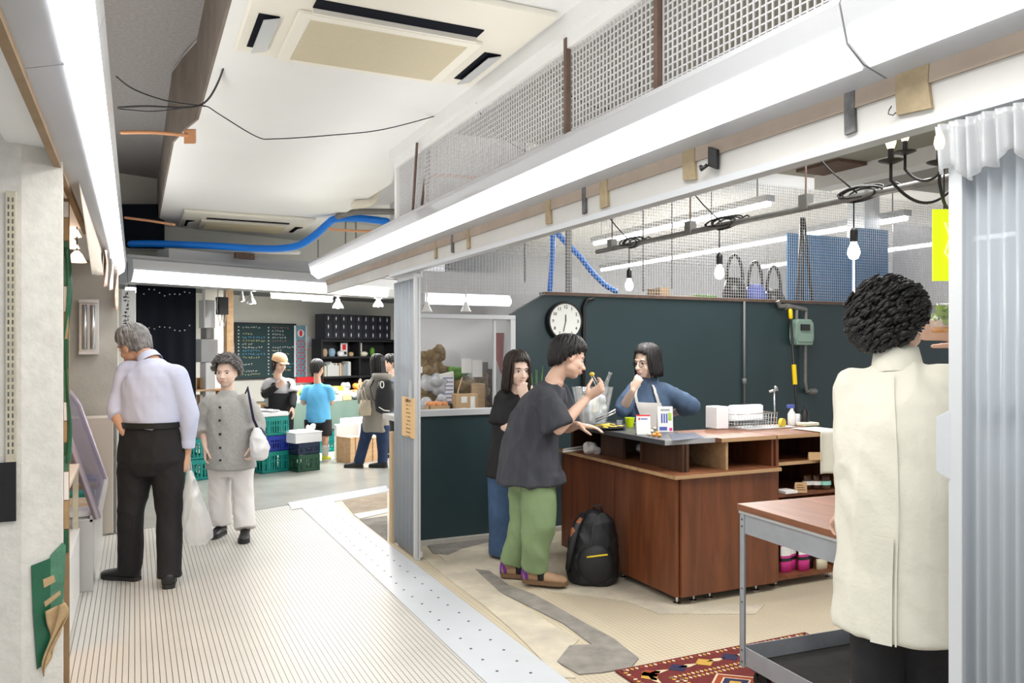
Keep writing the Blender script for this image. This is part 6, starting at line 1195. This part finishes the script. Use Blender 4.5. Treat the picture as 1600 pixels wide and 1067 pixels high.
p,z=stack(431,738,[('crate_teal',.26,'teal plastic crate, bottom of the three-high stack before the vendor'),('crate_blue',.19,'blue plastic crate, middle of the stack before the vendor'),('crate_teal',.23,'teal plastic crate, top of the stack before the vendor')],.36)
t=thing('foam_tray','white tray of silvery fish on top of the teal crate stack','tray',p+UP*z); b=local(t); b(MB().obox(p+UP*(z+.025)+E2*.22,E1*.19,E2*.2,UP*.025),'tray','foam_white',bevel=.006)
for i in range(9): single(MB().ell(p+UP*(z+.065)+E2*(.05+.04*i)+E1*rr.uniform(-.04,.04),.09,.022,.018,Matrix.Rotation(DL+rr.uniform(-.4,.4),3,'Z')),'fish','plastic_crumpled','silvery fish laid across the white tray on the crates','fish','fish on the white tray',smooth=True)
p,z=stack(483,736,[('crate_green',.21,'dark green crate, bottom of the low stack with foam box'),('crate_navy',.14,'navy crate in the middle of the low stack')],.31,.45)
t=thing('foam_box','white foam box with a plastic bag on the low crate stack','box',p+UP*z); b=local(t); b(MB().obox(p+UP*(z+.06)+E2*.2,E1*.19,E2*.2,UP*.06),'box_body','foam_white',bevel=.012); b(MB().obox(p+UP*(z+.125)+E2*.2,E1*.195,E2*.205,UP*.006),'lid','foam_white',bevel=.004)
blob('plastic_bag','bag_film','knotted thin plastic bag on the white foam box','bag',p+UP*(z+.13)+E2*.1+E1*.08,.06,8,seed=6)
stack(387,728,[('crate_teal',.20,'teal crate on the floor right of the older woman'),('crate_blue',.16,'blue crate above the teal one beside the older woman'),('crate_teal',.20,'topmost teal crate beside the older woman')],.34)
stack(300,752,[('crate_teal',.24,'teal crate on the floor between the older man and woman'),('crate_teal',.24,'second teal crate between the older man and woman'),('crate_navy',.18,'dark crate on top between the older couple')],.5)
stack(512,706,[('crate_teal',.28,'teal crate behind the boy under the table'),],.5)
stack(193,735,[('crate_teal',.3,'teal crate left of the older man, lower'),('crate_teal',.3,'teal crate left of the older man, upper')],.4)
p=PZ(545,716,0); c=MB(); c.obox(p+UP*.24+E2*.05,E1*.19,E2*.025+UP*.006,UP*.235); single(c,'foam_board','foam_white','tall white foam board leaning before the green table','board',bevel=.01)
single(MB().obox(p+UP*.255+E1*.46+E2*.42,E1*.23,E2*.12,UP*.25),'foam_carton','foam_white','white foam carton behind the wooden crates','box',bevel=.01)
p2=PZ(565,722,0)
def wcrate(p,w,h,d,lab):
    t=thing('wooden_crate',lab,'crate',p); e=MB().obox(p+UP*h/2+E2*d/2,E1*w/2,E2*d/2,UP*h/2); e.build('panel','wood_light',t,world=True); c=MB()
    for x in (-w/2+.02,0,w/2-.02): c.obox(p+UP*h/2+E1*x-E2*.006,E1*.018,E2*.006,UP*h/2)
    c.build('slats','wood_light',t,world=True)
wcrate(p2-E1*.08,.22,.34,.3,'pale wooden crate standing on end before the green table'); wcrate(p2+E1*.20,.32,.17,.3,'pale wooden crate on the floor behind the woman\'s legs'); wcrate(p2+E1*.20+UP*.172,.32,.14,.3,'pale wooden crate stacked on the low one')
# table with cloth
A_=PE(446,650,1.9); B2=PE(640,650,1.9); zt2=.68; t=thing('market_table','long market table under a grey green cloth','table',((A_.x+B2.x)/2,(A_.y+B2.y)/2,0)); b=local(t); Lg=(B2-A_).length
A_.z=0; b(MB().obox(A_+E1*Lg/2+E2*.45+UP*(zt2-.015),E1*Lg/2,E2*.45,UP*.015),'table_top','wood_light')
for s_ in (.1,Lg-.1):
    for d_ in (.1,.8): b(MB().obox(A_+E1*s_+E2*d_+UP*.33,E1*.03,E2*.03,UP*.325),'leg','wood_light')
c=MB(); c.sheet(lambda u,v:A_+E1*Lg*u+E2*(-.02+.012*math.sin(u*60)*v)+UP*(zt2-.42*v),120,6,.004); c.sheet(lambda u,v:A_+E1*Lg*u+E2*(-.02+.92*v)+UP*(zt2+.003),2,2,.004); b(c,'cloth','cloth_table',smooth='auto')
def T2(s,d): return A_+E1*s+E2*d+UP*(zt2+.006)
kinds=[('leaf_light','leafy green lettuce'),('leaf_green','bunch of dark greens'),('foam_white','white foam pack'),('food_orange','orange vegetable pack'),('plastic_crumpled','clear bagged vegetable'),('kraft','brown paper bag'),('wood_dark','dark wooden basket'),('food_yellow','yellow fruit pack'),('cloth_white','white radish bundle'),('plastic_crumpled','shiny plastic tray')]
rk=random.Random(21); n=0; words=['far left','left','left of middle','middle','right of middle','right','far right']
for row in range(3):
    for k in range(11):
        s_=.12+k*(Lg-.2)/10.5; d_=.12+.28*row; m,nm=kinds[(k*3+row*4+rk.randint(0,1))%len(kinds)]; r_=.085
        pt=T2(s_+rk.uniform(-.03,.03),d_); lab='%s on the market table, %s row, place %s'%(nm,['front','middle','back'][row],['one','two','three','four','five','six','seven','eight','nine','ten','eleven'][k]+' from left')
        if m in('foam_white','kraft','food_yellow','wood_dark'): 
            h_=.045+.035*row*(.5+rk.random()*.5); single(MB().obox(pt+UP*h_,E1*.08,E2*.09,UP*h_),'produce_pack',m,lab,'produce','goods on the market table',bevel=.012)
        else: blob('vegetable',m,lab,'produce',pt,r_,9,.014,seed=row*20+k,fold=.02,flat=1+.5*row,group='goods on the market table')
# chalkboard, banner, notices
OF=4.33
def wall_rect(u0,v0,u1,v1,off,th,m,name='x',parent=None,inset=0):
    a=PE(u0,v1,off); q=PE(u1,v0,off); m1=(a+q)/2; L_=((q-a).dot(E1))/2; H_=(q.z-a.z)/2; c=MB().obox(m1-E2*th/2,E1*L_,E2*th/2,UP*H_); return c,m1,L_,H_
c,m1,L_,H_=wall_rect(367,507,460,592,OF,.03,'board_green'); t=thing('chalkboard','large green chalkboard menu on the far cream wall','chalkboard',m1); b=local(t); b(c,'board','board_green')
c=MB()
for s_ in (-1,1): c.obox(m1+E1*L_*s_-E2*.02,E1*.012,E2*.025,UP*(H_+.012)); c.obox(m1+UP*H_*s_-E2*.02,E1*L_,E2*.025,UP*.012)
b(c,'frame','shelf_black')
cols=['chalk_white','chalk_blue','chalk_white','chalk_yellow','chalk_red']; rk=random.Random(31); G={k:MB() for k in cols}
for col in range(2):
    for row in range(15):
        z=H_*(.86-row*.122); x=-L_*.86+col*L_*.98; mk_=cols[rk.randint(0,4)]; G['chalk_white'].obox(m1+E1*(x-.03)-E2*.033+UP*z,E1*.012,E2*.001,UP*.012)
        if rk.random()<.85:
            for ch in range(rk.randint(4,9)): [G[mk_].obox(m1+E1*(x+.06+ch*.05+rk.uniform(-.014,.014))-E2*.033+UP*(z+rk.uniform(-.012,.012)),*((E1*rk.uniform(.006,.016),E2*.001,UP*.0035) if rk.random()<.6 else (E1*.0035,E2*.001,UP*rk.uniform(.006,.015)))) for _ in range(3)]
for k_,g in G.items(): o=b(g,'chalk_writing',k_); o['kind']='stuff'
c,m2,L2,H2=wall_rect(459,509,480,589,OF-.05,.006,'x'); t=thing('banner','narrow blue patterned banner with red emblem beside the chalkboard','banner',m2); b=local(t); mat('banner_blue',(.10,.28,.42),.8,nscale=30,col2=(.25,.4,.42)); mat('banner_dark',(.03,.10,.09),.8)
b(c,'banner_cloth','banner_blue'); c=MB()
for s_ in (-1,1): c.obox(m2+E1*L2*.85*s_-E2*.0075,E1*L2*.12,E2*.001,UP*H2)
b(c,'border','paper_white'); b(MB().lathe(m2+UP*H2*.7-E2*.007,[(.001,.004),(L2*.5,.004),(L2*.5,0)],20,ax=-E2),'disc','paper_white'); b(MB().ell(m2+UP*H2*.7-E2*.012,L2*.22,.003,L2*.42,Matrix.Rotation(DL,3,'Z')),'emblem','red_print')
c=MB()
for i in range(12): 
    z=H2*(.4-i*.115); 
    for s_ in (-.6,0,.6): c.obox(m2+E1*L2*s_*(1 if i%2 else .6)-E2*.0085+UP*z,E1*.012,E2*.001,UP*.016)
o=b(c,'motifs','red_print'); o['kind']='stuff'
for (u0,v0,u1,v1,lab) in ((480,526,497,544,'white notice right of the blue banner'),(328,506,351,560,'large white handwritten poster on the far wall'),(365,536,373,556,'small white notice left of the chalkboard')):
    c,m3,l,h=wall_rect(u0,v0,u1,v1,OF,.004,'x'); t=thing('notice',lab,'notice',m3); b=local(t); b(c,'sheet','paper_white'); g=MB()
    for k in range(8): g.obox(m3-E2*.006+UP*(h*.8-k*h*.22),E1*l*rk.uniform(.4,.8),E2*.001,UP*h*.035)
    b(g,'text_lines','print_blue')['kind']='stuff'
# lockers and shelf
zl0=PE(560,530,3.7).z; a=PE(508,530,3.7); q=PE(611,530,3.7); zl1=PE(508,490,3.7).z; Lk=(q-a).dot(E1); a=a+E1*0; t=thing('locker_cabinet','black wall cabinet of three rows of small locker doors','lockers',Vector((a.x,a.y,zl0))+E1*Lk/2); b=local(t)
A3=Vector((a.x,a.y,zl0)); Hk=zl1-zl0; b(MB().obox(A3+E1*Lk/2+E2*.17+UP*Hk/2,E1*Lk/2,E2*.15,UP*Hk/2),'carcass','locker_black')
for i in range(9):
    for j in range(3):
        cw=Lk/9; chh=Hk/3; ce=A3+E1*cw*(i+.5)+UP*chh*(j+.5); d=b(MB().obox(ce+E2*.01,E1*(cw/2-.006),E2*.008,UP*(chh/2-.006)),'door','locker_black'); x=MB().ell(ce-E1*cw*.1-E2*.005,.014,.008,chh*.28,Matrix.Rotation(DL,3,'Z'),8,7); x.build('handle','steel_light',d,smooth=True,world=True)
a=PE(503,600,3.7); q=PE(617,600,3.7); Ls=(q-a).dot(E1); A4=Vector((a.x,a.y,0)); t=thing('bookshelf','black bookshelf under the lockers on the far wall','bookshelf',A4+E1*Ls/2); b=local(t); zs=[PE(560,v,3.75).z for v in (558,588,612)]
for x in (0,Ls*.5,Ls): b(MB().obox(A4+E1*x+E2*.15+UP*(zl0/2),E1*.015,E2*.15,UP*(zl0/2)),'upright','shelf_black')
for z in [zl0-.03]+zs: b(MB().obox(A4+E1*Ls/2+E2*.15+UP*(z-.0),E1*Ls/2,E2*.16,UP*.018),'shelf','shelf_black')
b(MB().obox(A4+E1*Ls/2+E2*.32+UP*(zl0/2),E1*Ls/2,E2*.01,UP*(zl0/2)),'back_board','shelf_black')
mat('book_white',(.7,.7,.68),.7); mat('book_blue',(.25,.38,.5),.7); mat('book_pink',(.6,.4,.42),.7); mat('book_tan',(.45,.32,.2),.7); mat('book_green',(.25,.38,.3),.7)
ORD=['first','second','third','fourth','fifth','sixth','seventh','eighth','ninth','tenth','eleventh','twelfth','thirteenth','fourteenth','fifteenth','sixteenth','seventeenth','eighteenth','nineteenth','twentieth']
x=.05; i=0
while i<20 and x<Ls*.62:
    w_=rk.uniform(.018,.04); h_=rk.uniform(.19,.27); m=['book_white','book_blue','book_white','book_tan','book_pink','book_green'][rk.randint(0,5)]; ce=A4+E1*(x+w_/2+(.03 if x>Ls*.5-.03 else 0))+E2*.12+UP*(zs[1]+.019+h_/2); o=MB().obox(ce,E1*w_/2*.92,E2*.1,UP*h_/2); single(o,'book',m,'%s upright book, %s from the left on the far black shelf'%(m[5:],ORD[i]),'book','books on the far black shelf'); x+=w_+.002; i+=1
for i,(s_,m,h_,r_,lab,nm) in enumerate(((.12,'book_tan',.14,.05,'brown jar at the left of the upper far shelf','jar'),(.26,'book_blue',.15,.07,'blue grey pot on the upper far shelf','pot'),(.44,'foam_white',.10,.07,'white bowl on the upper far shelf','bowl'),(.66,'cardboard',.08,.05,'tan jar between the framed prints','jar'),(.92,'price_card',.09,.09,'cream dish on the upper far shelf','dish'),(1.12,'leaf_green',.16,.05,'small green plant on the upper far shelf','plant'))):
    p=A4+E1*(s_/1.25*Ls*.8)+E2*.1+UP*(zs[0]+.019); single(MB().lathe(p,[(r_*.7,0),(r_,h_*.4),(r_*.9,h_*.8),(r_*.5,h_),(.001,h_)],16),nm,m,lab,nm,smooth='auto')
for i,s_ in enumerate((.36,.56)):
    p=A4+E1*Ls*s_+E2*.18+UP*(zs[0]+.019); t=thing('framed_print',['framed print with red figure, left one on the far shelf','framed print with red figure, right one on the far shelf'][i],'print',p); b=local(t); b(MB().obox(p+UP*.125,E1*.075,E2*.008,UP*.125),'sheet','paper_white'); b(MB().obox(p+UP*.17-E2*.01,E1*.04,E2*.002,UP*.05),'red_figure','red_print'); b(MB().obox(p+UP*.06-E2*.01,E1*.05,E2*.002,UP*.025),'caption','locker_black')
# black curtain, gray heaters, post, shelf of goods at left
c=MB(); a=PE(213,460,1.0); q=PE(306,460,1.0); La=(q-a).dot(E1); a.z=0
t=thing('black_curtain','black studded curtain hanging at the left of the greengrocer','curtain',a+E1*La/2); b=local(t); c.sheet(lambda u,v:a+E1*La*u+E2*(.006*math.sin(u*22))+UP*(2.42-2.35*v),60,4,.01); b(c,'curtain_cloth','void_black',smooth=True)
g=MB()
for i in range(10):
    for j in range(2): g.ell(a+E1*La*(.1+.085*i)-E2*.035+UP*(2.18-.42*j+rk.uniform(-.04,.04)),.009)
b(g,'studs','steel_light')['kind']='stuff'
p=PE(322,500,1.2); t=thing('water_heater','grey wall water heater with two tanks beside the black curtain','heater',p); b=local(t)
for u0,u1,v0,v1,m in ((310,328,470,513,'case_steel'),(313,326,513,530,'galvanised'),(305,332,530,566,'slab_edge_grey'),(312,328,566,620,'wall_grey')): c,mm,l,h=wall_rect(u0,v0,u1,v1,1.3,.16,'x'); b(c,'tank',m,bevel=.01)
c,mm,l,h=wall_rect(306,470,345,1050,1.45,.05,'x'); mm=None
a=PE(306,500,1.5); q=PE(366,500,1.5); La=(q-a).dot(E1); a.z=0; 
single(MB().obox(PE(334,500,1.5)*1+UP*(1.23-PE(334,500,1.5).z),E1*.14,E2*.04,UP*1.22),'partition_panel','wall_cream','narrow cream partition behind the water heater','panel')
c,mm,l,h=wall_rect(352,462,362,545,1.0,.10,'x'); p=PE(357,545,1.0); single(MB().obox(Vector((p.x,p.y,1.22)),E1*.045,E2*.045,UP*1.22),'wooden_post','wood_light','orange brown wooden post under the cross beam','post')
q=PE(347,478,.9); t=thing('power_box','dark electric box with hanging white cords on the wooden post','box',q); b=local(t); b(MB().obox(q,E1*.06,E2*.05,UP*.11),'box_body','shelf_black'); 
for k in (-1,1): b(MB().tube([q+E1*.05*k+UP*.2,q+E1*.07*k-UP*.02,q+E1*.03*k-UP*.25,q-E1*.04*k+UP*.0],.008,6),'cord','white_plastic',smooth=True)
p=PZ(310,735,0); t=thing('goods_rack','low rack holding brown paper goods beside the black curtain','rack',p); b=local(t); b(MB().obox(p+E2*.4+UP*.76,E1*.42,E2*.2,UP*.015),'shelf','wood_light'); b(MB().obox(p+E2*.4+UP*.98,E1*.42,E2*.2,UP*.012),'shelf','wood_light')
for x in (-.4,.4): b(MB().obox(p+E2*.4+E1*x+UP*.5,E1*.015,E2*.2,UP*.5),'side','wood_light')
for i in range(8):
    z=.776 if i<4 else .993; s_=-.28+.17*(i%4); m=['kraft','food_yellow','cardboard','paper_white','kraft','cardboard','wood_light','kraft'][i]; h_=.07+.03*((i*3)%3); single(MB().obox(p+E2*.36+E1*s_+UP*(z+h_+.002),E1*.065,E2*.07,UP*h_),'paper_bag',m,'brown paper goods bag, %s on the %s of the goods rack'%(['first','second','third','fourth'][i%4],'lower shelf' if i<4 else 'top'),'bag','paper goods on the rack',bevel=.01)
# lamps under the far ceiling
for i,(u,v,sc) in enumerate(((392,469,.9),(378,465,.5),(528,476,1),(591,474,1))):
    p=PE(u,v,.55 if i>1 else 1.2); t=thing('spot_lamp',['twin clip spot lamp near the wooden post, right','small clip lamp near the wooden post, left','silver reflector lamp over the boy, left one','silver reflector lamp over the shoppers, right one'][i],'lamp',p); b=local(t); b(MB().lathe(p,[(.075*sc,-.05),(.07*sc,-.02),(.03*sc,.04),(.025*sc,.08),(.001,.08)],18),'reflector','steel_light',smooth='auto'); b(MB().lathe(p-UP*.045,[(.001,-.01),(.05*sc,0),(.001,.002)],14),'bulb','tube_glow_far',smooth=True); b(MB().tube([p+UP*.07,Vector((p.x,p.y,2.45))],.01,6),'stem','white_plastic')
for lab,u0,u1,v in (('glowing tube lamp under the far ceiling, left one',425,470,464),('glowing tube lamp under the far ceiling, right one',473,518,468),('short glowing tube lamp at the left under the far ceiling',197,243,454)):
    a=PE(u0,v,1.2); q=PE(u1,v,1.2); zz=2.36; t=thing('tube_lamp',lab,'light fixture',Vector(((a.x+q.x)/2,(a.y+q.y)/2,zz))); b=local(t); a.z=q.z=(a.z+q.z)/2; b(MB().tube([a,q],.03,10),'tube','tube_glow_far',smooth=True); b(MB().obox((a+q)/2+UP*.05,E1*(q-a).length/2,E2*.04,UP*.02),'housing','fixture_white')
    for w in (a,q): b(MB().tube([lerp(w,(a+q)/2,.1)+UP*.06,Vector((lerp(w,(a+q)/2,.1).x,lerp(w,(a+q)/2,.1).y,2.47))],.008,6),'hanger','cable_grey')
single(MB().obox(PE(484,593,3.9)*1,E1*.28,E2*.02,UP*.05),'red_cloth','red_print','red cloth strip behind the vendor near the banner','cloth')

p=PY(845,610,5.55); t=thing('potted_sprigs','thin green sprigs rising between the two customers before the partition','plant',(p.x,5.6,0)); b=local(t)
b(MB().lathe((p.x,5.6,0),[(.08,0),(.10,.2),(.10,.22),(.08,.21),(.001,.2)],18),'pot','leather_black',smooth='auto'); c=MB()
for i in range(9): a0=i*.7; c.tube([Vector((p.x,5.6,.2)),Vector((p.x+.02*math.cos(a0),5.6+.02*math.sin(a0),.8)),Vector((p.x+.07*math.cos(a0),5.6+.06*math.sin(a0),1.28+.03*(i%4)))],[.004,.004,.0015],5)
b(c,'stems','leaf_green',smooth=True)['kind']='stuff'
